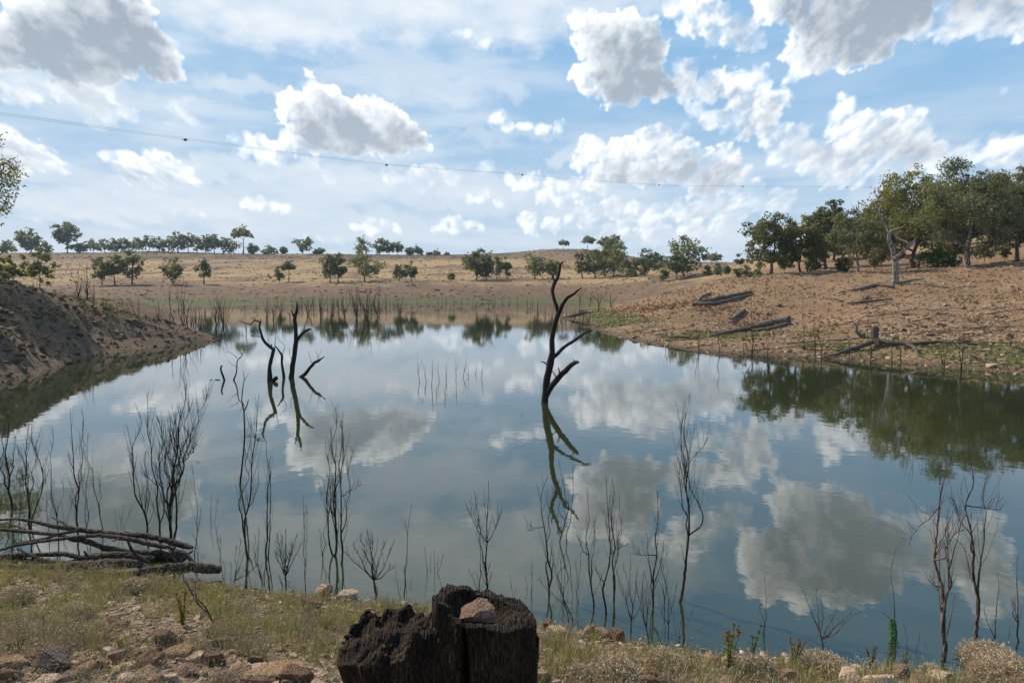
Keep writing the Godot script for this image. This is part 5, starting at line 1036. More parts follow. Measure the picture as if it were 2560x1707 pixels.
	[6.537, -11.082, 0, 0.012, 3, 0.8, Color(0.07, 0.058, 0.05), "first dark twig from the left in the reflection of the right grove", "water_twig", "crooked twigs standing in the open water", "twig", [[-0.01, 0.283, -0.026, 0], [0.03, 0.203, -0.181, 0.4]]],
	[6.619, -11.008, 0, 0.012, 3, 0.8, Color(0.07, 0.058, 0.05), "second dark twig from the left in the reflection of the right grove", "water_twig", "crooked twigs standing in the open water", "twig", [[-0.098, 0.303, 0.09, 0], [-0.163, 0.27, 0.114, 0.4]]],
	[6.78, -11.057, 0, 0.012, 3, 0.8, Color(0.07, 0.058, 0.05), "third short dark twig from the left in the reflection of the right grove", "water_twig", "crooked twigs standing in the open water", "twig", [[-0.04, 0.16, 0.046, 0], [-0.054, 0.104, -0.014, 0.4]]],
	[7.164, -11.469, 0, 0.012, 3, 0.8, Color(0.07, 0.058, 0.05), "fourth dark twig from the left in the reflection of the right grove", "water_twig", "crooked twigs standing in the open water", "twig", [[-0.038, 0.197, 0.015, 0], [-0.089, 0.155, 0.014, 0.4]]],
	[8.379, -30.419, 1, 0.03, 2.6, 0.7, Color(0.075, 0.056, 0.045), "three stemmed bare sapling on the right bank margin", "bare_sapling", "bare saplings along the right waterline", "dead sapling", [[-0.228, 1.284, 0.207, 0], [0.17, 1.137, -0.57, 0], [0.129, 1.127, -0.425, 0]]],
	[9.103, -29.74, 1, 0.03, 2.6, 0.7, Color(0.075, 0.056, 0.045), "single straight bare sapling on the right bank margin", "bare_sapling", "bare saplings along the right waterline", "dead sapling", [[-0.11, 1.949, 0.199, 0]]],
	[10.238, -28.931, 1, 0.03, 2.6, 0.7, Color(0.075, 0.056, 0.045), "tall many stemmed bare sapling on the right bank margin", "bare_sapling", "bare saplings along the right waterline", "dead sapling", [[-0.081, 2.481, -0.027, 0], [0.017, 2.027, -0.259, 0.3], [-0.674, 1.985, 0.144, 0.3], [-0.144, 2.016, 0.504, 0], [0.409, 1.959, 0.386, 0]]],
	[10.745, -28.555, 0, 0.03, 2.6, 0.7, Color(0.075, 0.056, 0.045), "short single bare sapling on the right bank margin", "bare_sapling", "bare saplings along the right waterline", "dead sapling", [[-0.068, 0.915, 0.061, 0]]],
	[13.109, -30.581, 1, 0.03, 2.6, 0.7, Color(0.075, 0.056, 0.045), "tall thin upper bare sapling on the right bank margin", "bare_sapling", "bare saplings along the right waterline", "dead sapling", [[-0.061, 1.991, -0.066, 0], [-0.193, 1.36, 0.548, 0.3]]],
	[12.256, -27.484, 1, 0.03, 2.6, 0.7, Color(0.075, 0.056, 0.045), "dark clumped bare sapling on the right bank margin", "bare_sapling", "bare saplings along the right waterline", "dead sapling", [[0.008, 1.918, -0.216, 0], [0.26, 1.745, 0.098, 0.5], [-0.326, 1.375, 0.578, 0.3]]],
	[12.436, -27.417, 1, 0.03, 2.6, 0.7, Color(0.075, 0.056, 0.045), "dark upright bare sapling on the right bank margin", "bare_sapling", "bare saplings along the right waterline", "dead sapling", [[-0.136, 2.009, 0.206, 0], [-0.362, 1.674, 0.09, 0.5]]],
	[13.311, -26.801, 1, 0.03, 2.6, 0.7, Color(0.075, 0.056, 0.045), "plain short bare sapling on the right bank margin", "bare_sapling", "bare saplings along the right waterline", "dead sapling", [[-0.061, 1.063, 0.036, 0]]],
	[13.802, -26.196, 0, 0.03, 2.6, 0.7, Color(0.075, 0.056, 0.045), "tall leafless bare sapling on the right bank margin", "bare_sapling", "bare saplings along the right waterline", "dead sapling", [[-0.017, 2.369, -0.225, 0], [0.41, 1.473, -0.071, 0.3]]],
	[14.483, -25.783, 0, 0.03, 2.6, 0.7, Color(0.075, 0.056, 0.045), "forked bushy bare sapling on the right bank margin", "bare_sapling", "bare saplings along the right waterline", "dead sapling", [[-0.007, 1.817, -0.168, 0], [0.28, 1.607, -0.036, 0.5], [-0.508, 1.216, 0.148, 0.5]]],
	[14.281, -25.071, 0, 0.03, 2.6, 0.7, Color(0.075, 0.056, 0.045), "small forked bare sapling on the right bank margin", "bare_sapling", "bare saplings along the right waterline", "dead sapling", [[-0.116, 1.439, 0.19, 0], [-0.222, 1.164, -0.105, 0.5]]],
	[15.237, -23.781, 0, 0.03, 2.6, 0.7, Color(0.075, 0.056, 0.045), "twin stemmed bare sapling on the right bank margin", "bare_sapling", "bare saplings along the right waterline", "dead sapling", [[-0.057, 1.477, -0.076, 0], [-0.563, 1.31, 0.149, 0.3], [-0.203, 1.295, -0.383, 0]]],
	[15.525, -23.344, 0, 0.03, 2.6, 0.7, Color(0.075, 0.056, 0.045), "twisted dark bare sapling on the right bank margin", "bare_sapling", "bare saplings along the right waterline", "dead sapling", [[0.1, 2.036, -0.217, 0], [-0.108, 1.327, -0.095, 0], [0.594, 1.425, -0.358, 0.5]]],
	[18.884, -25.7, 1, 0.03, 2.6, 0.7, Color(0.075, 0.056, 0.045), "little upland bare sapling on the right bank margin", "bare_sapling", "bare saplings along the right waterline", "dead sapling", [[-0.215, 0.622, 0.223, 0]]],
	[23.365, -52.546, 1, 0.03, 2.6, 0.7, Color(0.075, 0.056, 0.045), "high ridge bare sapling on the right bank margin", "bare_sapling", "bare saplings along the right waterline", "dead sapling", [[0.018, 1.04, -0.128, 0]]],
	[23.873, -44.624, 1, 0.03, 2.6, 0.7, Color(0.075, 0.056, 0.045), "mid slope bare sapling on the right bank margin", "bare_sapling", "bare saplings along the right waterline", "dead sapling", [[-0.046, 1.091, -0.005, 0]]],
	[8.147, -36.112, 1, 0.03, 2.6, 0.7, Color(0.075, 0.056, 0.045), "curved spit bare sapling on the right bank margin", "bare_sapling", "bare saplings along the right waterline", "dead sapling", [[-0.103, 0.965, 0.192, 0], [0.063, 0.843, -0.064, 0.5]]],
	[9.163, -38.734, 1, 0.03, 2.6, 0.7, Color(0.075, 0.056, 0.045), "straight spit bare sapling on the right bank margin", "bare_sapling", "bare saplings along the right waterline", "dead sapling", [[0.011, 0.863, -0.024, 0]]],
	[10.415, -52.014, 1, 0.03, 2.6, 0.7, Color(0.075, 0.056, 0.045), "lone upper spit bare sapling on the right bank margin", "bare_sapling", "bare saplings along the right waterline", "dead sapling", [[0.014, 1.304, -0.177, 0]]],
	[12.313, -32.138, 1, 0.03, 2.6, 0.7, Color(0.075, 0.056, 0.045), "fine grey bare sapling on the right bank margin", "bare_sapling", "bare saplings along the right waterline", "dead sapling", [[-0.062, 1.602, -0.07, 0], [-0.37, 1.438, 0.055, 0]]],
	[18.679, -31.997, 1, 0.03, 2.6, 0.7, Color(0.075, 0.056, 0.045), "faint middle bare sapling on the right bank margin", "bare_sapling", "bare saplings along the right waterline", "dead sapling", [[-0.048, 0.972, -0.096, 0]]],
	[22.019, -35.052, 1, 0.03, 2.6, 0.7, Color(0.075, 0.056, 0.045), "faint upper bare sapling on the right bank margin", "bare_sapling", "bare saplings along the right waterline", "dead sapling", [[0.081, 0.98, -0.212, 0]]],
	[13.395, -82.945, 1, 0.03, 2.6, 0.7, Color(0.075, 0.056, 0.045), "tiny spit bare sapling on the right bank margin", "bare_sapling", "bare saplings along the right waterline", "dead sapling", [[-0.13, 1.067, 0.119, 0]]],
	[28.269, -38, 1, 0.03, 2.6, 0.7, Color(0.075, 0.056, 0.045), "bent edge bare sapling on the right bank margin", "bare_sapling", "bare saplings along the right waterline", "dead sapling", [[-0.12, 1.063, -0.048, 0]]],
	[9.777, -33.409, 1, 0.03, 2.6, 0.7, Color(0.075, 0.056, 0.045), "low log side bare sapling on the right bank margin", "bare_sapling", "bare saplings along the right waterline", "dead sapling", [[-0.073, 0.672, 0.06, 0], [0.007, 0.517, 0.318, 0]]],
	[9.897, -28.979, 0, 0.03, 2.6, 0.7, Color(0.075, 0.056, 0.045), "low twiggy bare sapling on the right bank margin", "bare_sapling", "bare saplings along the right waterline", "dead sapling", [[-0.071, 0.824, 0.041, 0], [0.162, 0.527, -0.082, 0]]],
	[4.248, -53.034, 0, 0.03, 1.5, 0.6, Color(0.085, 0.062, 0.05), "thin upright dead stem in the shallows off the spit", "thin_stem", "thin dead stems in the shallows by the spit", "dead sapling", [[-0.093, 1.521, -0.31, 0], [-0.117, 1.255, 0.675, 0.2]]],
	[4.115, -57.218, 0, 0.03, 1.5, 0.6, Color(0.085, 0.062, 0.05), "thin upright dead stem in the shallows off the spit", "thin_stem", "thin dead stems in the shallows by the spit", "dead sapling", [[0.162, 1.653, -0.286, 0], [-0.009, 1.358, 0.727, 0.2]]],
	[5.25, -53.972, 0, 0.03, 1.5, 0.6, Color(0.085, 0.062, 0.05), "thin upright dead stem in the shallows off the spit", "thin_stem", "thin dead stems in the shallows by the spit", "dead sapling", [[0.129, 1.383, -0.03, 0], [0.248, 1.096, -0.559, 0.2]]],
	[4.614, -51.698, 0, 0.03, 1.5, 0.6, Color(0.085, 0.062, 0.05), "thin upright dead stem in the shallows off the spit", "thin_stem", "thin dead stems in the shallows by the spit", "dead sapling", [[0.043, 1.395, -0.312, 0], [0.219, 1.147, 0.386, 0.2]]],
	[2.652, -54.111, 0, 0.03, 1.5, 0.6, Color(0.085, 0.062, 0.05), "thin upright dead stem in the shallows off the spit", "thin_stem", "thin dead stems in the shallows by the spit", "dead sapling", [[0.017, 1.069, 0.014, 0], [-0.119, 0.834, -0.728, 0.2]]],
	[3.527, -55.106, 0, 0.03, 1.5, 0.6, Color(0.085, 0.062, 0.05), "thin upright dead stem in the shallows off the spit", "thin_stem", "thin dead stems in the shallows by the spit", "dead sapling", [[-0.083, 1.595, -0.321, 0], [0.06, 1.282, -0.305, 0.2]]],
	[1.314, -52.434, 0, 0.03, 1.5, 0.6, Color(0.085, 0.062, 0.05), "thin upright dead stem in the shallows off the spit", "thin_stem", "thin dead stems in the shallows by the spit", "dead sapling", [[0.144, 0.898, -0.305, 0], [0.13, 0.777, 0.908, 0.2]]],
	[4.968, -43.875, 0, 0.03, 1.5, 0.6, Color(0.085, 0.062, 0.05), "thin upright dead stem in the shallows off the spit", "thin_stem", "thin dead stems in the shallows by the spit", "dead sapling", [[0.034, 1.253, 0.226, 0], [-0.262, 1.026, 0.492, 0.2]]],
	[5.01, -45.074, 0, 0.03, 1.5, 0.6, Color(0.085, 0.062, 0.05), "thin upright dead stem in the shallows off the spit", "thin_stem", "thin dead stems in the shallows by the spit", "dead sapling", [[-0.017, 0.863, 0.371, 0], [0.175, 0.639, -0.868, 0.2]]],
	[2.433, -62.093, 0, 0.03, 1.5, 0.6, Color(0.085, 0.062, 0.05), "thin upright dead stem in the shallows off the spit", "thin_stem", "thin dead stems in the shallows by the spit", "dead sapling", [[-0.164, 1.208, 0.306, 0], [0.173, 0.983, 0.472, 0.2]]],
	[5.538, -48.814, 0, 0.03, 1.5, 0.6, Color(0.085, 0.062, 0.05), "thin upright dead stem in the shallows off the spit", "thin_stem", "thin dead stems in the shallows by the spit", "dead sapling", [[0.013, 1.182, 0.376, 0], [-0.13, 0.951, 0.337, 0.2]]],
	[3.708, -61.698, 0, 0.03, 1.5, 0.6, Color(0.085, 0.062, 0.05), "thin upright dead stem in the shallows off the spit", "thin_stem", "thin dead stems in the shallows by the spit", "dead sapling", [[0.061, 1.729, 0.3, 0], [-0.035, 1.397, 0.362, 0.2]]],
	[5.474, -49.576, 0, 0.03, 1.5, 0.6, Color(0.085, 0.062, 0.05), "thin upright dead stem in the shallows off the spit", "thin_stem", "thin dead stems in the shallows by the spit", "dead sapling", [[-0.05, 1.206, 0.199, 0], [0.012, 0.965, -0.055, 0.2]]],
	[4.783, -51.9, 0, 0.03, 1.5, 0.6, Color(0.085, 0.062, 0.05), "thin upright dead stem in the shallows off the spit", "thin_stem", "thin dead stems in the shallows by the spit", "dead sapling", [[-0.011, 1.185, -0.136, 0], [0.165, 0.925, -0.888, 0.2]]],
	[5.369, -51.726, 0, 0.03, 1.5, 0.6, Color(0.085, 0.062, 0.05), "thin upright dead stem in the shallows off the spit", "thin_stem", "thin dead stems in the shallows by the spit", "dead sapling", [[-0.062, 1.743, -0.021, 0], [0.059, 1.393, -0.334, 0.2]]],
	[4.518, -61.918, 0, 0.03, 1.5, 0.6, Color(0.085, 0.062, 0.05), "thin upright dead stem in the shallows off the spit", "thin_stem", "thin dead stems in the shallows by the spit", "dead sapling", [[0.083, 1.321, -0.117, 0], [0.186, 1.053, -0.46, 0.2]]],
	[2.171, -58.397, 0, 0.03, 1.5, 0.6, Color(0.085, 0.062, 0.05), "thin upright dead stem in the shallows off the spit", "thin_stem", "thin dead stems in the shallows by the spit", "dead sapling", [[-0.02, 1.934, -0.048, 0], [-0.218, 1.535, -0.842, 0.2]]],
	[4.703, -54.318, 0, 0.03, 1.5, 0.6, Color(0.085, 0.062, 0.05), "thin upright dead stem in the shallows off the spit", "thin_stem", "thin dead stems in the shallows by the spit", "dead sapling", [[-0.074, 1.296, 0.014, 0], [-0.14, 1.024, -0.564, 0.2]]],
	[5.211, -56.275, 0, 0.03, 1.5, 0.6, Color(0.085, 0.062, 0.05), "thin upright dead stem in the shallows off the spit", "thin_stem", "thin dead stems in the shallows by the spit", "dead sapling", [[0.002, 1.074, 0.087, 0], [-0.036, 0.893, 0.8, 0.2]]],
	[3.054, -61.991, 0, 0.03, 1.5, 0.6, Color(0.085, 0.062, 0.05), "thin upright dead stem in the shallows off the spit", "thin_stem", "thin dead stems in the shallows by the spit", "dead sapling", [[-0.005, 1.138, -0.156, 0], [-0.152, 0.921, -0.029, 0.2]]],
	[4.886, -44.56, 0, 0.03, 1.5, 0.6, Color(0.085, 0.062, 0.05), "thin upright dead stem in the shallows off the spit", "thin_stem", "thin dead stems in the shallows by the spit", "dead sapling", [[0.071, 1.096, 0.002, 0], [-0.106, 0.837, -0.991, 0.2]]],
	[2.099, -56.146, 0, 0.03, 1.5, 0.6, Color(0.085, 0.062, 0.05), "thin upright dead stem in the shallows off the spit", "thin_stem", "thin dead stems in the shallows by the spit", "dead sapling", [[0.005, 1.62, 0.31, 0], [0.255, 1.286, -0.396, 0.2]]],
	[4.364, -55.367, 0, 0.03, 1.5, 0.6, Color(0.085, 0.062, 0.05), "thin upright dead stem in the shallows off the spit", "thin_stem", "thin dead stems in the shallows by the spit", "dead sapling", [[0.155, 1.287, -0.086, 0], [-0.17, 1.014, -0.719, 0.2]]],
	[5.029, -49.347, 0, 0.03, 1.5, 0.6, Color(0.085, 0.062, 0.05), "thin upright dead stem in the shallows off the spit", "thin_stem", "thin dead stems in the shallows by the spit", "dead sapling", [[-0.111, 0.955, 0.104, 0], [0.142, 0.788, 0.414, 0.2]]],
	[5.159, -48.526, 0, 0.03, 1.5, 0.6, Color(0.085, 0.062, 0.05), "thin upright dead stem in the shallows off the spit", "thin_stem", "thin dead stems in the shallows by the spit", "dead sapling", [[0.115, 1.095, -0.325, 0], [-0.142, 0.903, 0.381, 0.2]]],
	[4.081, -56.755, 0, 0.03, 1.5, 0.6, Color(0.085, 0.062, 0.05), "thin upright dead stem in the shallows off the spit", "thin_stem", "thin dead stems in the shallows by the spit", "dead sapling", [[0.094, 1.665, 0.376, 0], [0.047, 1.352, 0.619, 0.2]]],
	[7.661, -59.45, 1, 0.07, 1.4, 0.9, Color(0.07, 0.055, 0.046), "dark forked dead bush behind the spit", "dead_shrub", "dead bushes in the far shallows", "dead shrub", [[-0.494, 2.567, -0.161, 0], [0.572, 2.292, 1.178, 0.4], [-1.118, 1.939, -0.768, 0.5], [0.083, 1.882, 0.799, 0.3]]],
	[8.799, -60.111, 1, 0.07, 1.4, 0.9, Color(0.07, 0.055, 0.046), "smaller dark dead bush right of the forked one behind the spit", "dead_shrub", "dead bushes in the far shallows", "dead shrub", [[-0.287, 1.687, 0.392, 0], [0.815, 1.4, -0.375, 0.4], [-1.322, 1.069, 0.903, 0.5], [0.326, 0.968, -0.846, 0.3]]],
	[8.422, -84.621, 1, 0.07, 1.4, 0.9, Color(0.07, 0.055, 0.046), "spreading bare bush behind the central dead tree", "dead_shrub", "dead bushes in the far shallows", "dead shrub", [[0.035, 3.452, 0.346, 0], [1.166, 3.062, -0.938, 0.4], [-1.6, 2.562, -1.278, 0.5], [0.414, 2.462, -1.34, 0.3]]],
	[9.501, -83.658, 1, 0.07, 1.4, 0.9, Color(0.07, 0.055, 0.046), "thin bare bush between the central tree and the spit bushes", "dead_shrub", "dead bushes in the far shallows", "dead shrub", [[0.407, 2.734, 0.466, 0], [0.971, 2.347, 0.65, 0.4], [-1.636, 1.851, -0.473, 0.5], [0.155, 1.772, 1.042, 0.3]]],
	[-22.028, -50.809, 0, 0.04, 3.4, 0.9, Color(0.090, 0.074, 0.064), "bushy drowned shrub just right of the left bank tip, left of two", "drowned_shrub", "drowned dead shrubs along the far side of the water", "dead shrub", [[-0.085, 2.206, -0.338, 0], [-0.365, 1.532, 0.7, 0], [-0.165, 2.035, 0.026, 0], [0.57, 2.216, 1.144, 0], [-0.215, 1.554, 0.102, 0.3], [0.225, 2.142, -0.459, 0.3], [0.629, 2.188, 0.148, 0], [0.541, 1.953, 0.107, 0], [1.286, 1.591, 1.111, 0], [0.675, 2.055, 0.584, 0], [-0.99, 2.165, -0.837, 0], [0.726, 1.68, 0.125, 0], [0.198, 1.69, 0.332, 0.3]]],
	[-21.251, -50.308, 0, 0.04, 3.4, 0.9, Color(0.090, 0.074, 0.064), "bushy drowned shrub just right of the left bank tip, right of two", "drowned_shrub", "drowned dead shrubs along the far side of the water", "dead shrub", [[-0.143, 2.302, -0.396, 0], [0.857, 1.665, -0.227, 0], [0.31, 2.182, -0.738, 0], [0.35, 2.19, 0.502, 0], [-1.056, 1.964, -1.155, 0], [-0.106, 2.18, -1.061, 0.3], [-0.863, 1.904, -0.694, 0], [0.264, 1.965, -1.108, 0], [-0.103, 1.752, 0.027, 0], [-0.478, 2.274, -0.147, 0], [-0.349, 1.577, 1.128, 0], [-0.252, 2.008, 0.391, 0], [-1.086, 1.786, -1.183, 0]]],
	[-20.027, -55.804, 0, 0.04, 3.4, 0.9, Color(0.090, 0.074, 0.064), "upright drowned shrub between the left dead trees, left of three", "drowned_shrub", "drowned dead shrubs along the far side of the water", "dead shrub", [[-0.138, 1.992, -0.422, 0], [0.091, 1.729, 1.118, 0], [0.302, 2.006, 0.469, 0], [0.117, 1.982, -0.257, 0.3], [-0.716, 1.942, -1.072, 0.3], [0.414, 1.795, 0.989, 0], [0.096, 1.684, 0.496, 0]]],
	[-19.937, -57.05, 0, 0.04, 3.4, 0.9, Color(0.090, 0.074, 0.064), "upright drowned shrub between the left dead trees, middle of three", "drowned_shrub", "drowned dead shrubs along the far side of the water", "dead shrub", [[0.162, 2.043, 0.019, 0], [-0.108, 1.783, 0.553, 0], [0.352, 1.52, 0.793, 0], [-0.444, 1.511, -0.53, 0.3], [-0.155, 1.38, -0.254, 0], [0.268, 1.778, -0.506, 0], [0.088, 1.738, 0.272, 0.3]]],
	[-19.74, -58.352, 0, 0.04, 3.4, 0.9, Color(0.090, 0.074, 0.064), "upright drowned shrub between the left dead trees, right of three", "drowned_shrub", "drowned dead shrubs along the far side of the water", "dead shrub", [[0.105, 1.955, 0.16, 0], [-0.151, 1.486, 0.312, 0], [0.673, 1.911, 1.027, 0.3], [0.286, 1.892, 0.242, 0], [-0.242, 1.386, -1.094, 0], [0.679, 1.397, 0.948, 0], [-0.047, 1.367, -0.165, 0.3]]],
	[-19.862, -66.724, 0, 0.04, 3.4, 0.9, Color(0.090, 0.074, 0.064), "spreading drowned shrub right of the straight dead trunk", "drowned_shrub", "drowned dead shrubs along the far side of the water", "dead shrub", [[-0.04, 2.345, 0.375, 0], [-0.633, 1.824, 0.242, 0], [0.147, 1.538, -0.781, 0.3], [-0.736, 1.539, -0.434, 0], [-0.161, 1.584, 0.939, 0], [0.686, 1.927, 0.035, 0.3], [0.433, 1.848, -0.404, 0.3], [0.416, 1.957, -0.479, 0.3], [-0.643, 1.682, 0.233, 0], [0.102, 1.642, -0.387, 0], [-0.704, 1.609, -0.667, 0]]],
	[-17.951, -64.213, 0, 0.04, 3.4, 0.9, Color(0.090, 0.074, 0.064), "second drowned shrub right of the straight dead trunk", "drowned_shrub", "drowned dead shrubs along the far side of the water", "dead shrub", [[0.033, 2.519, 0.239, 0], [0.816, 2.139, 0.424, 0], [-0.555, 2.041, -0.599, 0], [-0.05, 1.973, 0.703, 0], [0.013, 2.108, 0.675, 0], [0.424, 1.908, -0.901, 0], [-0.227, 1.947, -0.564, 0.3], [0.105, 2.302, 0.087, 0], [-0.336, 2.137, -0.507, 0]]],
	[-17.292, -65.866, 0, 0.04, 3.4, 0.9, Color(0.090, 0.074, 0.064), "third drowned shrub right of the straight dead trunk", "drowned_shrub", "drowned dead shrubs along the far side of the water", "dead shrub", [[0.226, 2.273, 0.031, 0], [0.028, 2.134, 0.728, 0.3], [0.588, 1.884, -0.677, 0], [0.215, 1.831, 0.857, 0], [-0.263, 1.547, 0.134, 0], [0.427, 2.239, -0.98, 0], [-0.252, 1.87, 0.135, 0.3], [0.187, 2.131, 0.707, 0], [-0.307, 1.936, 0.03, 0]]],
	[-15.347, -62.64, 0, 0.04, 3.4, 0.9, Color(0.090, 0.074, 0.064), "fourth drowned shrub right of the straight dead trunk", "drowned_shrub", "drowned dead shrubs along the far side of the water", "dead shrub", [[0.24, 2.458, 0.139, 0], [-0.6, 2.124, -1.118, 0.3], [-0.086, 2.324, 0.329, 0], [0.753, 2.055, -0.126, 0.3], [-0.429, 1.65, 0.024, 0], [-0.163, 2.076, 0.627, 0], [0.688, 2.213, 0.536, 0], [0.539, 2.002, -0.971, 0], [-0.785, 1.995, -0.805, 0.3], [-0.838, 1.649, -0.248, 0], [-0.651, 1.792, -0.747, 0]]],
	[-13.707, -60.421, 0, 0.04, 3.4, 0.9, Color(0.090, 0.074, 0.064), "densest tall drowned shrub in the row across the water", "drowned_shrub", "drowned dead shrubs along the far side of the water", "dead shrub", [[-0.08, 2.898, -0.441, 0], [-0.306, 2.24, 0.827, 0], [-0.035, 2.643, 0.444, 0], [-1.029, 2.862, -0.053, 0.3], [-0.67, 2.143, 0.211, 0.3], [-0.721, 2.76, -0.843, 0], [-0.119, 2.057, -0.786, 0.3], [-1.026, 2.88, -1.035, 0], [-1.122, 2.254, -0.27, 0], [0.224, 2.25, 1.127, 0.3], [0.042, 2.528, -0.179, 0.3], [-0.726, 2.716, -0.119, 0.3], [-0.774, 2.069, 0.03, 0], [-0.04, 2.553, 0.528, 0], [-0.572, 2.641, -0.503, 0]]],
	[-12.527, -59.026, 0, 0.04, 3.4, 0.9, Color(0.090, 0.074, 0.064), "tallest drowned shrub in the row across the water", "drowned_shrub", "drowned dead shrubs along the far side of the water", "dead shrub", [[0.31, 3.074, -0.182, 0], [-0.887, 2.367, 0.078, 0], [-1.008, 2.561, 0.246, 0.3], [0.176, 2.751, 1.18, 0], [-0.654, 2.67, 0.26, 0], [-0.22, 2.791, 0.767, 0], [1.045, 2.737, -0.304, 0], [0.279, 3.037, 0.454, 0], [-0.638, 2.03, -0.357, 0], [0.212, 2.076, 0.886, 0.3], [-0.763, 2.525, 0.848, 0.3], [0.354, 2.943, -0.058, 0], [1.25, 2.057, 0.835, 0.3], [-0.818, 2.794, 0.686, 0], [-0.185, 2.765, -0.669, 0.3], [-0.991, 2.825, 0.16, 0], [-0.638, 2.127, 0.764, 0]]],
	[-12.299, -62.64, 0, 0.04, 3.4, 0.9, Color(0.090, 0.074, 0.064), "drowned shrub at the right of the tallest one", "drowned_shrub", "drowned dead shrubs along the far side of the water", "dead shrub", [[-0.148, 2.132, 0.288, 0], [-0.68, 2.04, -0.226, 0], [-0.812, 1.852, -1.039, 0.3], [-0.854, 1.974, -0.836, 0], [1.001, 1.433, 0.769, 0], [-0.937, 1.707, -1.112, 0], [-0.812, 1.49, -0.816, 0], [-0.61, 1.891, 0.797, 0.3], [0.73, 1.816, 0.562, 0], [0.108, 1.75, 0.714, 0], [-0.342, 1.817, 1.073, 0]]],
	[-10.537, -64.213, 0, 0.04, 3.4, 0.9, Color(0.090, 0.074, 0.064), "separate wide drowned shrub before the pair of slope trees", "drowned_shrub", "drowned dead shrubs along the far side of the water", "dead shrub", [[0.357, 2.4, -0.457, 0], [-0.147, 1.694, 0.486, 0], [0.356, 2.283, 0.762, 0], [0.797, 1.58, -0.245, 0.3], [-0.21, 1.842, 0.669, 0], [-1.315, 1.938, -1.189, 0], [-0.549, 1.907, -0.549, 0], [-0.358, 1.996, 0.603, 0], [0.428, 1.919, 0.157, 0.3], [0.39, 1.607, 0.56, 0], [1.156, 1.733, 0.888, 0]]],
	[-24.891, -99.896, 0, 0.032, 3.4, 0.9, Color(0.090, 0.074, 0.064), "small thin drowned shrub in the band along the far shore", "drowned_shrub", "drowned dead shrubs along the far side of the water", "dead shrub", [[0.056, 1.626, 0.072, 0], [0.233, 1.584, -0.834, 0]]],
	[-4.791, -91.779, 0, 0.032, 3.4, 0.9, Color(0.090, 0.074, 0.064), "small thin drowned shrub in the band along the far shore", "drowned_shrub", "drowned dead shrubs along the far side of the water", "dead shrub", [[0.083, 0.955, -0.013, 0], [-0.028, 0.669, 1.067, 0]]],
	[-14.787, -82.931, 0, 0.032, 3.4, 0.9, Color(0.090, 0.074, 0.064), "small thin drowned shrub in the band along the far shore", "drowned_shrub", "drowned dead shrubs along the far side of the water", "dead shrub", [[0.046, 1.158, 0.097, 0], [-0.261, 1.018, 0.306, 0]]],
	[-9.125, -84.382, 0, 0.032, 3.4, 0.9, Color(0.090, 0.074, 0.064), "small thin drowned shrub in the band along the far shore", "drowned_shrub", "drowned dead shrubs along the far side of the water", "dead shrub", [[0.077, 1.613, 0.418, 0], [-0.098, 1.507, 1.199, 0]]],
	[-0.414, -97.579, 0, 0.032, 3.4, 0.9, Color(0.090, 0.074, 0.064), "small thin drowned shrub in the band along the far shore", "drowned_shrub", "drowned dead shrubs along the far side of the water", "dead shrub", [[-0.114, 1.15, -0.228, 0], [0.185, 1.016, -0.788, 0]]],
	[-2.163, -85.219, 0, 0.032, 3.4, 0.9, Color(0.090, 0.074, 0.064), "small thin drowned shrub in the band along the far shore", "drowned_shrub", "drowned dead shrubs along the far side of the water", "dead shrub", [[-0.002, 1.659, 0.264, 0], [0.151, 1.602, 0.867, 0]]],
	[-24.587, -93.987, 0, 0.032, 3.4, 0.9, Color(0.090, 0.074, 0.064), "small thin drowned shrub in the band along the far shore", "drowned_shrub", "drowned dead shrubs along the far side of the water", "dead shrub", [[0.234, 1.1, 0.473, 0], [-0.246, 0.779, -0.798, 0]]],
	[-31.515, -99.645, 0, 0.032, 3.4, 0.9, Color(0.090, 0.074, 0.064), "small thin drowned shrub in the band along the far shore", "drowned_shrub", "drowned dead shrubs along the far side of the water", "dead shrub", [[-0.131, 1.251, -0.432, 0], [0.19, 1.084, 0.485, 0.3]]],
	[-22.981, -84.97, 0, 0.032, 3.4, 0.9, Color(0.090, 0.074, 0.064), "small thin drowned shrub in the band along the far shore", "drowned_shrub", "drowned dead shrubs along the far side of the water", "dead shrub", [[0.058, 1.626, 0.417, 0], [0.603, 1.232, 1.177, 0]]],
	[-15.118, -81.899, 0, 0.032, 3.4, 0.9, Color(0.090, 0.074, 0.064), "small thin drowned shrub in the band along the far shore", "drowned_shrub", "drowned dead shrubs along the far side of the water", "dead shrub", [[0.03, 1.162, -0.366, 0], [0.354, 1.055, 0.658, 0]]],
	[-20.135, -79.086, 0, 0.032, 3.4, 0.9, Color(0.090, 0.074, 0.064), "small thin drowned shrub in the band along the far shore", "drowned_shrub", "drowned dead shrubs along the far side of the water", "dead shrub", [[0.002, 0.821, -0.071, 0], [0.525, 0.714, 0.995, 0]]],
	[-21.585, -73.186, 0, 0.032, 3.4, 0.9, Color(0.090, 0.074, 0.064), "small thin drowned shrub in the band along the far shore", "drowned_shrub", "drowned dead shrubs along the far side of the water", "dead shrub", [[0.045, 1.082, -0.155, 0], [0.027, 0.98, -0.068, 0]]],
	[-28.066, -91.116, 0, 0.032, 3.4, 0.9, Color(0.090, 0.074, 0.064), "small thin drowned shrub in the band along the far shore", "drowned_shrub", "drowned dead shrubs along the far side of the water", "dead shrub", [[-0.073, 1.012, -0.343, 0], [-0.064, 0.884, -0.571, 0.3]]],
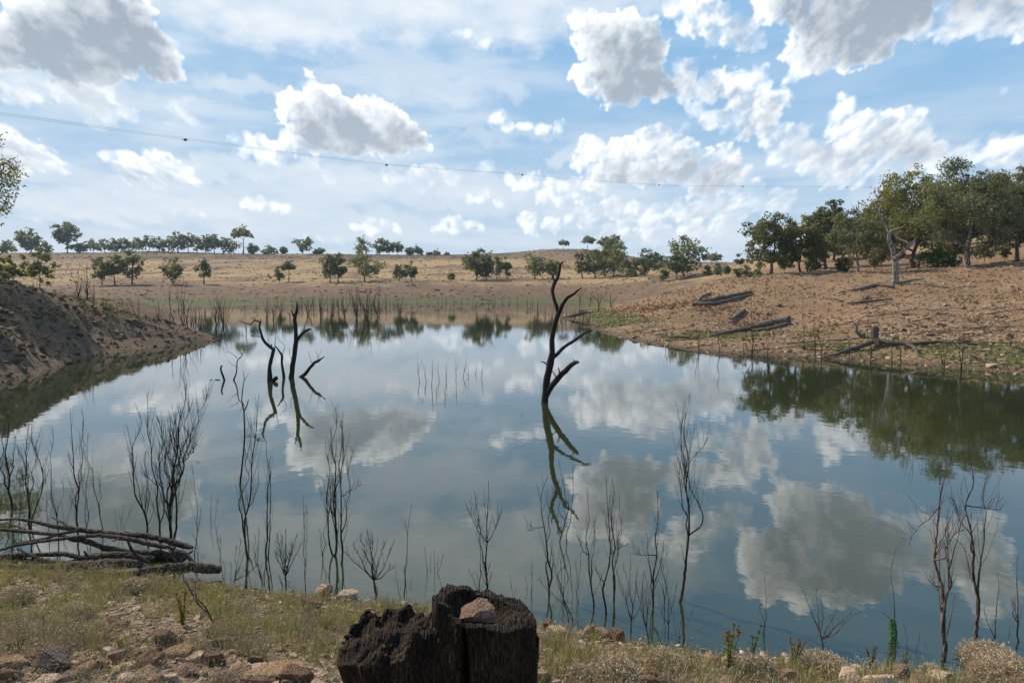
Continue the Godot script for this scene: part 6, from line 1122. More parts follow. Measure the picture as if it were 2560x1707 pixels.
	[-22.443, -72.939, 0, 0.032, 3.4, 0.9, Color(0.090, 0.074, 0.064), "small thin drowned shrub in the band along the far shore", "drowned_shrub", "drowned dead shrubs along the far side of the water", "dead shrub", [[0.1, 0.778, 0.304, 0], [0.199, 0.75, 0.951, 0]]],
	[-16.531, -84.829, 0, 0.032, 3.4, 0.9, Color(0.090, 0.074, 0.064), "small thin drowned shrub in the band along the far shore", "drowned_shrub", "drowned dead shrubs along the far side of the water", "dead shrub", [[0.008, 1.586, 0.111, 0], [0.037, 1.392, -0.843, 0]]],
	[-2.561, -93.271, 0, 0.032, 3.4, 0.9, Color(0.090, 0.074, 0.064), "small thin drowned shrub in the band along the far shore", "drowned_shrub", "drowned dead shrubs along the far side of the water", "dead shrub", [[-0.016, 0.971, 0.148, 0], [-0.052, 0.935, 1.073, 0]]],
	[3.2, -101.348, 0, 0.032, 3.4, 0.9, Color(0.090, 0.074, 0.064), "small thin drowned shrub in the band along the far shore", "drowned_shrub", "drowned dead shrubs along the far side of the water", "dead shrub", [[-0.093, 1.315, 0.273, 0], [-0.266, 1.088, -0.41, 0]]],
	[-11.5, -90.575, 0, 0.032, 3.4, 0.9, Color(0.090, 0.074, 0.064), "small thin drowned shrub in the band along the far shore", "drowned_shrub", "drowned dead shrubs along the far side of the water", "dead shrub", [[0.106, 1.061, 0.31, 0], [-0.009, 0.874, 0.476, 0.3]]],
	[-19.544, -84.408, 0, 0.032, 3.4, 0.9, Color(0.090, 0.074, 0.064), "small thin drowned shrub in the band along the far shore", "drowned_shrub", "drowned dead shrubs along the far side of the water", "dead shrub", [[-0.118, 1.232, -0.178, 0], [-0.048, 1.034, 0.667, 0]]],
	[-3.164, -92.042, 0, 0.032, 3.4, 0.9, Color(0.090, 0.074, 0.064), "small thin drowned shrub in the band along the far shore", "drowned_shrub", "drowned dead shrubs along the far side of the water", "dead shrub", [[-0.017, 1.859, 0.37, 0], [0.383, 1.551, 0.194, 0]]],
	[-1.254, -92.788, 0, 0.032, 3.4, 0.9, Color(0.090, 0.074, 0.064), "small thin drowned shrub in the band along the far shore", "drowned_shrub", "drowned dead shrubs along the far side of the water", "dead shrub", [[-0.084, 1.241, -0.349, 0], [-0.151, 0.985, 0.128, 0]]],
	[-16.158, -90.334, 0, 0.032, 3.4, 0.9, Color(0.090, 0.074, 0.064), "small thin drowned shrub in the band along the far shore", "drowned_shrub", "drowned dead shrubs along the far side of the water", "dead shrub", [[0.077, 1.436, -0.089, 0], [-0.236, 1.389, -0.202, 0.3]]],
	[-9.516, -98.696, 0, 0.032, 3.4, 0.9, Color(0.090, 0.074, 0.064), "small thin drowned shrub in the band along the far shore", "drowned_shrub", "drowned dead shrubs along the far side of the water", "dead shrub", [[0.097, 1.385, -0.171, 0], [0.076, 0.94, -0.564, 0]]],
	[-21.25, -87.781, 0, 0.032, 3.4, 0.9, Color(0.090, 0.074, 0.064), "small thin drowned shrub in the band along the far shore", "drowned_shrub", "drowned dead shrubs along the far side of the water", "dead shrub", [[-0.037, 1.296, -0.321, 0], [-0.285, 0.983, -0.511, 0.3]]],
	[-21.178, -83.392, 0, 0.032, 3.4, 0.9, Color(0.090, 0.074, 0.064), "small thin drowned shrub in the band along the far shore", "drowned_shrub", "drowned dead shrubs along the far side of the water", "dead shrub", [[0.016, 1.245, -0.073, 0], [0.234, 0.888, 0.943, 0.3]]],
	[-27.889, -74.587, 0, 0.032, 3.4, 0.9, Color(0.090, 0.074, 0.064), "small thin drowned shrub in the band along the far shore", "drowned_shrub", "drowned dead shrubs along the far side of the water", "dead shrub", [[-0.04, 1.116, -0.05, 0], [0.378, 1.078, 0.919, 0]]],
	[-19.968, -88.423, 0, 0.032, 3.4, 0.9, Color(0.090, 0.074, 0.064), "small thin drowned shrub in the band along the far shore", "drowned_shrub", "drowned dead shrubs along the far side of the water", "dead shrub", [[0.099, 1.13, 0.367, 0], [-0.089, 1.01, -1.075, 0]]],
	[-18.03, -96.97, 0, 0.032, 3.4, 0.9, Color(0.090, 0.074, 0.064), "small thin drowned shrub in the band along the far shore", "drowned_shrub", "drowned dead shrubs along the far side of the water", "dead shrub", [[-0.086, 1.384, -0.269, 0], [0.191, 1.282, -1.074, 0.3]]],
	[-10.393, -102.587, 0, 0.032, 3.4, 0.9, Color(0.090, 0.074, 0.064), "small thin drowned shrub in the band along the far shore", "drowned_shrub", "drowned dead shrubs along the far side of the water", "dead shrub", [[-0.053, 1.369, -0.24, 0], [-0.253, 0.982, 0.659, 0]]],
	[-17.347, -89.08, 0, 0.032, 3.4, 0.9, Color(0.090, 0.074, 0.064), "small thin drowned shrub in the band along the far shore", "drowned_shrub", "drowned dead shrubs along the far side of the water", "dead shrub", [[-0.008, 1.785, 0.009, 0], [-0.01, 1.666, -1.189, 0.3]]],
	[-29.679, -87.571, 0, 0.032, 3.4, 0.9, Color(0.090, 0.074, 0.064), "small thin drowned shrub in the band along the far shore", "drowned_shrub", "drowned dead shrubs along the far side of the water", "dead shrub", [[0.127, 1.258, 0.233, 0], [0.04, 0.836, -0.106, 0]]],
	[-12.551, -91.274, 0, 0.032, 3.4, 0.9, Color(0.090, 0.074, 0.064), "small thin drowned shrub in the band along the far shore", "drowned_shrub", "drowned dead shrubs along the far side of the water", "dead shrub", [[-0.126, 1.26, -0.279, 0], [-0.112, 1.011, 0.885, 0]]],
	[-7.016, -95.092, 0, 0.032, 3.4, 0.9, Color(0.090, 0.074, 0.064), "small thin drowned shrub in the band along the far shore", "drowned_shrub", "drowned dead shrubs along the far side of the water", "dead shrub", [[-0.026, 1.577, 0.285, 0], [0.167, 1.286, 0.82, 0]]],
	[3.021, -79.175, 0, 0.032, 3.4, 0.9, Color(0.090, 0.074, 0.064), "small thin drowned shrub in the band along the far shore", "drowned_shrub", "drowned dead shrubs along the far side of the water", "dead shrub", [[-0.013, 1.4, 0.157, 0], [0.181, 1.309, -0.756, 0.3]]],
	[-7.467, -102.392, 0, 0.032, 3.4, 0.9, Color(0.090, 0.074, 0.064), "small thin drowned shrub in the band along the far shore", "drowned_shrub", "drowned dead shrubs along the far side of the water", "dead shrub", [[0.032, 1.078, -0.274, 0], [-0.314, 0.834, 0.262, 0.3]]],
	[-18.512, -94.804, 0, 0.032, 3.4, 0.9, Color(0.090, 0.074, 0.064), "small thin drowned shrub in the band along the far shore", "drowned_shrub", "drowned dead shrubs along the far side of the water", "dead shrub", [[0.137, 1.921, 0.413, 0], [-0.247, 1.449, -0.438, 0]]],
	[-18.577, -87.082, 0, 0.032, 3.4, 0.9, Color(0.090, 0.074, 0.064), "small thin drowned shrub in the band along the far shore", "drowned_shrub", "drowned dead shrubs along the far side of the water", "dead shrub", [[0.121, 1.521, 0.107, 0], [-0.229, 1.483, -0.733, 0]]],
	[-20.417, -102.097, 0, 0.032, 3.4, 0.9, Color(0.090, 0.074, 0.064), "small thin drowned shrub in the band along the far shore", "drowned_shrub", "drowned dead shrubs along the far side of the water", "dead shrub", [[0.014, 1.712, 0.149, 0], [-0.076, 1.456, 0.648, 0]]],
	[-19.163, -89.945, 0, 0.032, 3.4, 0.9, Color(0.090, 0.074, 0.064), "small thin drowned shrub in the band along the far shore", "drowned_shrub", "drowned dead shrubs along the far side of the water", "dead shrub", [[0.054, 1.424, 0.09, 0], [0.049, 1.278, -0.212, 0]]],
	[-27.964, -93.623, 0, 0.032, 3.4, 0.9, Color(0.090, 0.074, 0.064), "small thin drowned shrub in the band along the far shore", "drowned_shrub", "drowned dead shrubs along the far side of the water", "dead shrub", [[-0.011, 1.359, -0.156, 0], [-0.039, 0.893, -0.565, 0]]],
	[-14.798, -89.142, 0, 0.032, 3.4, 0.9, Color(0.090, 0.074, 0.064), "small thin drowned shrub in the band along the far shore", "drowned_shrub", "drowned dead shrubs along the far side of the water", "dead shrub", [[0.007, 0.923, -0.421, 0], [0.152, 0.922, 0.845, 0.3]]],
	[-15.954, -95.565, 0, 0.032, 3.4, 0.9, Color(0.090, 0.074, 0.064), "small thin drowned shrub in the band along the far shore", "drowned_shrub", "drowned dead shrubs along the far side of the water", "dead shrub", [[0.082, 1.25, 0.363, 0], [-0.2, 1.022, 0.001, 0]]],
	[-18.867, -102.201, 0, 0.032, 3.4, 0.9, Color(0.090, 0.074, 0.064), "small thin drowned shrub in the band along the far shore", "drowned_shrub", "drowned dead shrubs along the far side of the water", "dead shrub", [[-0.102, 1.44, -0.008, 0], [0.008, 1.438, 0.048, 0.3]]],
	[-27.724, -70.651, 0, 0.032, 3.4, 0.9, Color(0.090, 0.074, 0.064), "small thin drowned shrub in the band along the far shore", "drowned_shrub", "drowned dead shrubs along the far side of the water", "dead shrub", [[-0.119, 0.949, -0.29, 0], [0.387, 0.815, 0.458, 0]]],
	[-12.231, -82.903, 0, 0.032, 3.4, 0.9, Color(0.090, 0.074, 0.064), "small thin drowned shrub in the band along the far shore", "drowned_shrub", "drowned dead shrubs along the far side of the water", "dead shrub", [[0.043, 0.914, -0.03, 0], [-0.265, 0.849, -0.645, 0]]],
	[-15.217, -88.538, 0, 0.032, 3.4, 0.9, Color(0.090, 0.074, 0.064), "small thin drowned shrub in the band along the far shore", "drowned_shrub", "drowned dead shrubs along the far side of the water", "dead shrub", [[0.012, 1.463, 0.474, 0], [0.319, 1.223, 1.036, 0.3]]],
	[-8.422, -86.628, 0, 0.032, 3.4, 0.9, Color(0.090, 0.074, 0.064), "small thin drowned shrub in the band along the far shore", "drowned_shrub", "drowned dead shrubs along the far side of the water", "dead shrub", [[-0.016, 1.49, -0.42, 0], [-0.026, 1.269, 0.425, 0.3]]],
	[-17.304, -94.058, 0, 0.032, 3.4, 0.9, Color(0.090, 0.074, 0.064), "small thin drowned shrub in the band along the far shore", "drowned_shrub", "drowned dead shrubs along the far side of the water", "dead shrub", [[0.063, 1.545, -0.145, 0], [0.106, 1.429, -0.585, 0]]],
	[2.507, -90.767, 0, 0.032, 3.4, 0.9, Color(0.090, 0.074, 0.064), "small thin drowned shrub in the band along the far shore", "drowned_shrub", "drowned dead shrubs along the far side of the water", "dead shrub", [[-0.104, 1.212, 0.094, 0], [-0.203, 0.977, 0.275, 0.3]]],
	[-25.832, -100.914, 0, 0.032, 3.4, 0.9, Color(0.090, 0.074, 0.064), "small thin drowned shrub in the band along the far shore", "drowned_shrub", "drowned dead shrubs along the far side of the water", "dead shrub", [[0.122, 1.675, -0.062, 0], [0.089, 1.436, 0.384, 0]]],
	[-16.138, -78.198, 0, 0.032, 3.4, 0.9, Color(0.090, 0.074, 0.064), "small thin drowned shrub in the band along the far shore", "drowned_shrub", "drowned dead shrubs along the far side of the water", "dead shrub", [[0.069, 1.397, 0.347, 0], [-0.02, 1.24, -0.91, 0]]],
	[-5.465, -95.18, 0, 0.032, 3.4, 0.9, Color(0.090, 0.074, 0.064), "small thin drowned shrub in the band along the far shore", "drowned_shrub", "drowned dead shrubs along the far side of the water", "dead shrub", [[-0.015, 0.961, 0.021, 0], [0.288, 0.773, 0.292, 0]]],
	[-15.975, -91.685, 0, 0.032, 3.4, 0.9, Color(0.090, 0.074, 0.064), "small thin drowned shrub in the band along the far shore", "drowned_shrub", "drowned dead shrubs along the far side of the water", "dead shrub", [[0.04, 1.277, -0.064, 0], [0.098, 0.871, -0.441, 0]]],
	[2.936, -97.534, 0, 0.032, 3.4, 0.9, Color(0.090, 0.074, 0.064), "small thin drowned shrub in the band along the far shore", "drowned_shrub", "drowned dead shrubs along the far side of the water", "dead shrub", [[0.062, 1.059, 0.363, 0], [-0.078, 0.865, -0.227, 0]]],
	[2.165, -93.091, 0, 0.032, 3.4, 0.9, Color(0.090, 0.074, 0.064), "small thin drowned shrub in the band along the far shore", "drowned_shrub", "drowned dead shrubs along the far side of the water", "dead shrub", [[-0.02, 1.798, 0.075, 0], [-0.282, 1.671, 0.442, 0.3]]],
	[-14.994, -74.546, 0, 0.032, 3.4, 0.9, Color(0.090, 0.074, 0.064), "small thin drowned shrub in the band along the far shore", "drowned_shrub", "drowned dead shrubs along the far side of the water", "dead shrub", [[-0.031, 1.465, -0.05, 0], [-0.138, 1.011, 0.686, 0]]],
	[-33.932, -98.632, 0, 0.032, 3.4, 0.9, Color(0.090, 0.074, 0.064), "small thin drowned shrub in the band along the far shore", "drowned_shrub", "drowned dead shrubs along the far side of the water", "dead shrub", [[-0.008, 1.359, -0.385, 0], [0.471, 1.218, 0.401, 0.3]]],
	[-23.972, -91.095, 0, 0.032, 3.4, 0.9, Color(0.090, 0.074, 0.064), "small thin drowned shrub in the band along the far shore", "drowned_shrub", "drowned dead shrubs along the far side of the water", "dead shrub", [[-0.004, 1.096, -0.139, 0], [-0.134, 0.934, -0.759, 0.3]]],
	[-27.269, -93.629, 0, 0.032, 3.4, 0.9, Color(0.090, 0.074, 0.064), "small thin drowned shrub in the band along the far shore", "drowned_shrub", "drowned dead shrubs along the far side of the water", "dead shrub", [[-0.028, 1.484, -0.45, 0], [-0.372, 1.326, -0.973, 0]]],
	[0.788, -91.212, 0, 0.032, 3.4, 0.9, Color(0.090, 0.074, 0.064), "small thin drowned shrub in the band along the far shore", "drowned_shrub", "drowned dead shrubs along the far side of the water", "dead shrub", [[-0.089, 1.432, 0.225, 0], [-0.06, 1.409, 0.508, 0]]],
	[2.051, -90.349, 0, 0.032, 3.4, 0.9, Color(0.090, 0.074, 0.064), "small thin drowned shrub in the band along the far shore", "drowned_shrub", "drowned dead shrubs along the far side of the water", "dead shrub", [[0.039, 1.176, -0.207, 0], [-0.279, 0.805, -0.708, 0]]],
	[-3.713, -71.84, 0, 0.032, 3.4, 0.9, Color(0.090, 0.074, 0.064), "small thin drowned shrub in the band along the far shore", "drowned_shrub", "drowned dead shrubs along the far side of the water", "dead shrub", [[0.029, 0.882, -0.357, 0], [0.086, 0.868, 0.375, 0]]],
	[-31.717, -98.335, 0, 0.032, 3.4, 0.9, Color(0.090, 0.074, 0.064), "small thin drowned shrub in the band along the far shore", "drowned_shrub", "drowned dead shrubs along the far side of the water", "dead shrub", [[0.193, 1.295, 0.461, 0], [0, 1.143, 0.138, 0]]],
	[-7.897, -94.656, 0, 0.032, 3.4, 0.9, Color(0.090, 0.074, 0.064), "small thin drowned shrub in the band along the far shore", "drowned_shrub", "drowned dead shrubs along the far side of the water", "dead shrub", [[-0.092, 1.913, -0.334, 0], [-0.373, 1.404, 0.05, 0]]],
	[-20.724, -74.212, 0, 0.032, 3.4, 0.9, Color(0.090, 0.074, 0.064), "small thin drowned shrub in the band along the far shore", "drowned_shrub", "drowned dead shrubs along the far side of the water", "dead shrub", [[0.043, 1.032, 0.163, 0], [-0.102, 1.02, -0.154, 0.3]]],
	[-25.258, -99.117, 0, 0.032, 3.4, 0.9, Color(0.090, 0.074, 0.064), "small thin drowned shrub in the band along the far shore", "drowned_shrub", "drowned dead shrubs along the far side of the water", "dead shrub", [[0.011, 0.985, 0.37, 0], [-0.365, 0.882, -0.879, 0.3]]],
	[-30.738, -98.588, 0, 0.032, 3.4, 0.9, Color(0.090, 0.074, 0.064), "small thin drowned shrub in the band along the far shore", "drowned_shrub", "drowned dead shrubs along the far side of the water", "dead shrub", [[-0.107, 1.033, -0.461, 0], [0.623, 0.771, 1.072, 0]]],
	[-25.028, -89.504, 0, 0.032, 3.4, 0.9, Color(0.090, 0.074, 0.064), "small thin drowned shrub in the band along the far shore", "drowned_shrub", "drowned dead shrubs along the far side of the water", "dead shrub", [[-0.055, 0.967, -0.479, 0], [-0.138, 0.723, -0.424, 0]]],
	[-19.192, -95.406, 0, 0.032, 3.4, 0.9, Color(0.090, 0.074, 0.064), "small thin drowned shrub in the band along the far shore", "drowned_shrub", "drowned dead shrubs along the far side of the water", "dead shrub", [[0.015, 1.83, 0.4, 0], [-0.22, 1.314, 0.401, 0]]],
	[-21.399, -100.415, 0, 0.032, 3.4, 0.9, Color(0.090, 0.074, 0.064), "small thin drowned shrub in the band along the far shore", "drowned_shrub", "drowned dead shrubs along the far side of the water", "dead shrub", [[0.061, 1.036, 0.274, 0], [-0.404, 0.711, -0.491, 0.3]]],
	[-18.284, -82.353, 0, 0.032, 3.4, 0.9, Color(0.090, 0.074, 0.064), "small thin drowned shrub in the band along the far shore", "drowned_shrub", "drowned dead shrubs along the far side of the water", "dead shrub", [[-0.012, 1.42, 0.272, 0], [-0.234, 1.152, -0.208, 0]]],
	[-26.622, -83.372, 0, 0.032, 3.4, 0.9, Color(0.090, 0.074, 0.064), "small thin drowned shrub in the band along the far shore", "drowned_shrub", "drowned dead shrubs along the far side of the water", "dead shrub", [[-0.007, 1.56, -0.115, 0], [-0.271, 1.184, -0.995, 0]]],
	[-28.422, -97.474, 0, 0.032, 3.4, 0.9, Color(0.090, 0.074, 0.064), "small thin drowned shrub in the band along the far shore", "drowned_shrub", "drowned dead shrubs along the far side of the water", "dead shrub", [[0.046, 1.727, -0.02, 0], [-0.242, 1.243, -0.476, 0]]],
	[-28.107, -97.189, 0, 0.032, 3.4, 0.9, Color(0.090, 0.074, 0.064), "small thin drowned shrub in the band along the far shore", "drowned_shrub", "drowned dead shrubs along the far side of the water", "dead shrub", [[0.181, 1.297, 0.303, 0], [0.325, 1.168, 0.272, 0]]],
	[-20.007, -68.552, 0, 0.032, 3.4, 0.9, Color(0.090, 0.074, 0.064), "small thin drowned shrub in the band along the far shore", "drowned_shrub", "drowned dead shrubs along the far side of the water", "dead shrub", [[0.051, 1.048, -0.097, 0], [0.35, 0.84, 0.325, 0]]],
	[-17.082, -89.982, 0, 0.032, 3.4, 0.9, Color(0.090, 0.074, 0.064), "small thin drowned shrub in the band along the far shore", "drowned_shrub", "drowned dead shrubs along the far side of the water", "dead shrub", [[-0.057, 1.489, -0.374, 0], [0.121, 1.188, -0.084, 0.3]]],
	[-21.616, -97.446, 0, 0.032, 3.4, 0.9, Color(0.090, 0.074, 0.064), "small thin drowned shrub in the band along the far shore", "drowned_shrub", "drowned dead shrubs along the far side of the water", "dead shrub", [[0.092, 1.815, -0.271, 0], [-0.248, 1.393, 0.25, 0]]],
	[-24.349, -77.621, 0, 0.032, 3.4, 0.9, Color(0.090, 0.074, 0.064), "small thin drowned shrub in the band along the far shore", "drowned_shrub", "drowned dead shrubs along the far side of the water", "dead shrub", [[0.228, 1.474, 0.48, 0], [0.557, 1.032, 0.773, 0]]],
	[-26.127, -84.818, 0, 0.032, 3.4, 0.9, Color(0.090, 0.074, 0.064), "small thin drowned shrub in the band along the far shore", "drowned_shrub", "drowned dead shrubs along the far side of the water", "dead shrub", [[0.108, 1.345, 0.383, 0], [0.263, 0.979, 0.42, 0.3]]],
	[-28.359, -97.189, 0, 0.032, 3.4, 0.9, Color(0.090, 0.074, 0.064), "small thin drowned shrub in the band along the far shore", "drowned_shrub", "drowned dead shrubs along the far side of the water", "dead shrub", [[0.101, 1.558, -0.12, 0], [0.077, 1.14, -0.204, 0]]],
	[-23.281, -89.175, 0, 0.032, 3.4, 0.9, Color(0.090, 0.074, 0.064), "small thin drowned shrub in the band along the far shore", "drowned_shrub", "drowned dead shrubs along the far side of the water", "dead shrub", [[0.037, 1.204, 0.409, 0], [-0.14, 1.032, -0.772, 0.3]]],
	[-26.966, -86.636, 0, 0.032, 3.4, 0.9, Color(0.090, 0.074, 0.064), "small thin drowned shrub in the band along the far shore", "drowned_shrub", "drowned dead shrubs along the far side of the water", "dead shrub", [[0.003, 1.282, 0.023, 0], [-0.212, 1.123, -0.021, 0]]],
	[-20.934, -82.232, 0, 0.032, 3.4, 0.9, Color(0.090, 0.074, 0.064), "small thin drowned shrub in the band along the far shore", "drowned_shrub", "drowned dead shrubs along the far side of the water", "dead shrub", [[-0.096, 1.389, -0.348, 0], [-0.123, 1.113, -0.765, 0]]],
	[-25.054, -101.076, 0, 0.032, 3.4, 0.9, Color(0.090, 0.074, 0.064), "small thin drowned shrub in the band along the far shore", "drowned_shrub", "drowned dead shrubs along the far side of the water", "dead shrub", [[-0.076, 1.137, -0.328, 0], [-0.065, 1.101, -1.036, 0]]],
	[-16.813, -73.338, 0, 0.032, 3.4, 0.9, Color(0.090, 0.074, 0.064), "small thin drowned shrub in the band along the far shore", "drowned_shrub", "drowned dead shrubs along the far side of the water", "dead shrub", [[0.003, 0.935, 0.089, 0], [0.044, 0.909, 1.094, 0]]],
	[-17.36, -75.252, 0, 0.032, 3.4, 0.9, Color(0.090, 0.074, 0.064), "small thin drowned shrub in the band along the far shore", "drowned_shrub", "drowned dead shrubs along the far side of the water", "dead shrub", [[-0.124, 1.069, -0.424, 0], [-0.066, 0.943, 0.759, 0]]],
	[-18.016, -91.883, 0, 0.032, 3.4, 0.9, Color(0.090, 0.074, 0.064), "small thin drowned shrub in the band along the far shore", "drowned_shrub", "drowned dead shrubs along the far side of the water", "dead shrub", [[-0.092, 0.913, -0.239, 0], [-0.064, 0.601, -0.756, 0]]],
	[-24.742, -88.023, 0, 0.032, 3.4, 0.9, Color(0.090, 0.074, 0.064), "small thin drowned shrub in the band along the far shore", "drowned_shrub", "drowned dead shrubs along the far side of the water", "dead shrub", [[0.121, 1.197, 0.245, 0], [0.056, 0.857, 0.823, 0]]],
	[-24.248, -81.36, 0, 0.032, 3.4, 0.9, Color(0.090, 0.074, 0.064), "small thin drowned shrub in the band along the far shore", "drowned_shrub", "drowned dead shrubs along the far side of the water", "dead shrub", [[-0.018, 1.633, -0.368, 0], [0.287, 1.198, 0.804, 0]]],
	[-16.408, -78.565, 0, 0.032, 3.4, 0.9, Color(0.090, 0.074, 0.064), "small thin drowned shrub in the band along the far shore", "drowned_shrub", "drowned dead shrubs along the far side of the water", "dead shrub", [[0.144, 1.466, 0.117, 0], [0.384, 1.29, 0.946, 0]]],
	[-18.857, -93.55, 0, 0.032, 3.4, 0.9, Color(0.090, 0.074, 0.064), "small thin drowned shrub in the band along the far shore", "drowned_shrub", "drowned dead shrubs along the far side of the water", "dead shrub", [[-0.004, 1.695, 0.117, 0], [0.253, 1.287, -0.146, 0.3]]],
	[-23.973, -88.559, 0, 0.032, 3.4, 0.9, Color(0.090, 0.074, 0.064), "small thin drowned shrub in the band along the far shore", "drowned_shrub", "drowned dead shrubs along the far side of the water", "dead shrub", [[-0.031, 1.462, -0.248, 0], [0.011, 0.99, 0.532, 0.3]]],
	[-30.422, -98.533, 0, 0.032, 3.4, 0.9, Color(0.090, 0.074, 0.064), "small thin drowned shrub in the band along the far shore", "drowned_shrub", "drowned dead shrubs along the far side of the water", "dead shrub", [[-0.138, 1.631, -0.356, 0], [0.386, 1.354, 0.568, 0]]],
	[-22.579, -75.081, 0, 0.032, 3.4, 0.9, Color(0.090, 0.074, 0.064), "small thin drowned shrub in the band along the far shore", "drowned_shrub", "drowned dead shrubs along the far side of the water", "dead shrub", [[-0.08, 1.452, -0.151, 0], [0.123, 1.197, -0.191, 0]]],
	[-15.621, -76.267, 0, 0.032, 3.4, 0.9, Color(0.090, 0.074, 0.064), "small thin drowned shrub in the band along the far shore", "drowned_shrub", "drowned dead shrubs along the far side of the water", "dead shrub", [[-0.011, 1.248, -0.233, 0], [0.08, 1.015, 0.883, 0]]],
	[-18.79, -96.199, 0, 0.032, 3.4, 0.9, Color(0.090, 0.074, 0.064), "small thin drowned shrub in the band along the far shore", "drowned_shrub", "drowned dead shrubs along the far side of the water", "dead shrub", [[0.129, 1.114, -0.023, 0], [0.382, 0.88, 0.812, 0]]],
	[-26.094, -41, 1, 0.055, 1.8, 0.8, Color(0.075, 0.060, 0.050), "bare tree of leaning stems rising behind the left bank", "bare_tree", "bare trees on the flat behind the left bank", "dead tree", [[0.332, 2.91, 0.104, 0], [0.527, 2.174, 0.214, 0], [0.067, 2.558, 0.477, 0.4], [0.077, 2.074, -0.327, 0.4], [-0.137, 2.057, -0.206, 0.4]]],
	[-25.548, -41, 1, 0.055, 1.8, 0.8, Color(0.075, 0.060, 0.050), "second bare tree of straight stems behind the left bank", "bare_tree", "bare trees on the flat behind the left bank", "dead tree", [[0.178, 2.972, -0.086, 0], [0.315, 2.766, 0.364, 0.4], [-0.51, 2.216, -0.619, 0], [-0.564, 2.927, -0.781, 0]]],
	[-25.145, -41, 1, 0.055, 1.8, 0.8, Color(0.075, 0.060, 0.050), "short bare tree right of the straight stems behind the left bank", "bare_tree", "bare trees on the flat behind the left bank", "dead tree", [[0.375, 1.777, 0.478, 0], [0.577, 1.61, 0.729, 0.2], [0.214, 1.737, 0.659, 0.4]]],
	[-20.554, -41, 1, 0.055, 1.8, 0.8, Color(0.075, 0.060, 0.050), "thin leaning bare trunk in line with the clear stemmed slope tree", "bare_tree", "bare trees on the flat behind the left bank", "dead tree", [[0.273, 2.692, 0.318, 0], [-0.58, 2.545, -1.146, 0]]],
	[-19.749, -41, 0, 0.055, 1.8, 0.8, Color(0.075, 0.060, 0.050), "bent dark bare tree at the crest of the left bank tip", "bare_tree", "bare trees on the flat behind the left bank", "dead tree", [[0.161, 3.467, 0.144, 0], [0.291, 2.519, -0.923, 0], [-0.116, 2.437, 0, 0], [-0.106, 3.361, 0.831, 0], [0.501, 3.121, 0.632, 0], [-0.573, 3.26, -0.346, 0.4]]],
	[-19.294, -41, 0, 0.055, 1.8, 0.8, Color(0.075, 0.060, 0.050), "low bare bush beside the bent dark tree", "bare_tree", "bare trees on the flat behind the left bank", "dead tree", [[-0.177, 1.955, -0.342, 0], [0.062, 1.908, -0.81, 0], [0.096, 1.486, -0.132, 0.2], [0, 1.564, -0.901, 0], [-0.041, 1.937, -0.474, 0], [0.252, 1.824, -0.138, 0]]],
	[-21.276, -41, 1, 0.055, 1.8, 0.8, Color(0.075, 0.060, 0.050), "sparse bare bush left of the bent dark tree", "bare_tree", "bare trees on the flat behind the left bank", "dead tree", [[-0.013, 1.781, -0.101, 0], [0.078, 1.749, 0.815, 0], [-0.144, 1.643, -0.387, 0.2], [-0.012, 1.438, -0.916, 0.4]]],
	[-22.466, -41, 1, 0.055, 1.8, 0.8, Color(0.075, 0.060, 0.050), "sloping bare sticks above the left bank", "bare_tree", "bare trees on the flat behind the left bank", "dead tree", [[0.287, 1.591, 0.395, 0], [-1.036, 1.321, -1.028, 0.2], [0.085, 1.408, 1.128, 0], [-0.521, 1.107, -1.127, 0]]],
	[-18.768, -41, 0, 0.055, 1.8, 0.8, Color(0.075, 0.060, 0.050), "dark bare bush on the very tip of the left bank", "bare_tree", "bare trees on the flat behind the left bank", "dead tree", [[0.143, 1.808, 0.365, 0], [-0.081, 1.321, -0.869, 0.2], [-0.194, 1.403, -0.449, 0.2], [-0.468, 1.297, -0.29, 0.2], [0.163, 1.766, 0.073, 0.2], [0.436, 1.797, 1.184, 0.2]]],
	[-28.574, -41, 1, 0.055, 1.8, 0.8, Color(0.075, 0.060, 0.050), "thin pale bare bush on the left bank crest", "bare_tree", "bare trees on the flat behind the left bank", "dead tree", [[0.357, 1.42, 0.172, 0], [-0.177, 0.978, -0.19, 0], [-0.295, 1.346, -0.111, 0.4], [-0.331, 1.101, -0.307, 0]]]
]

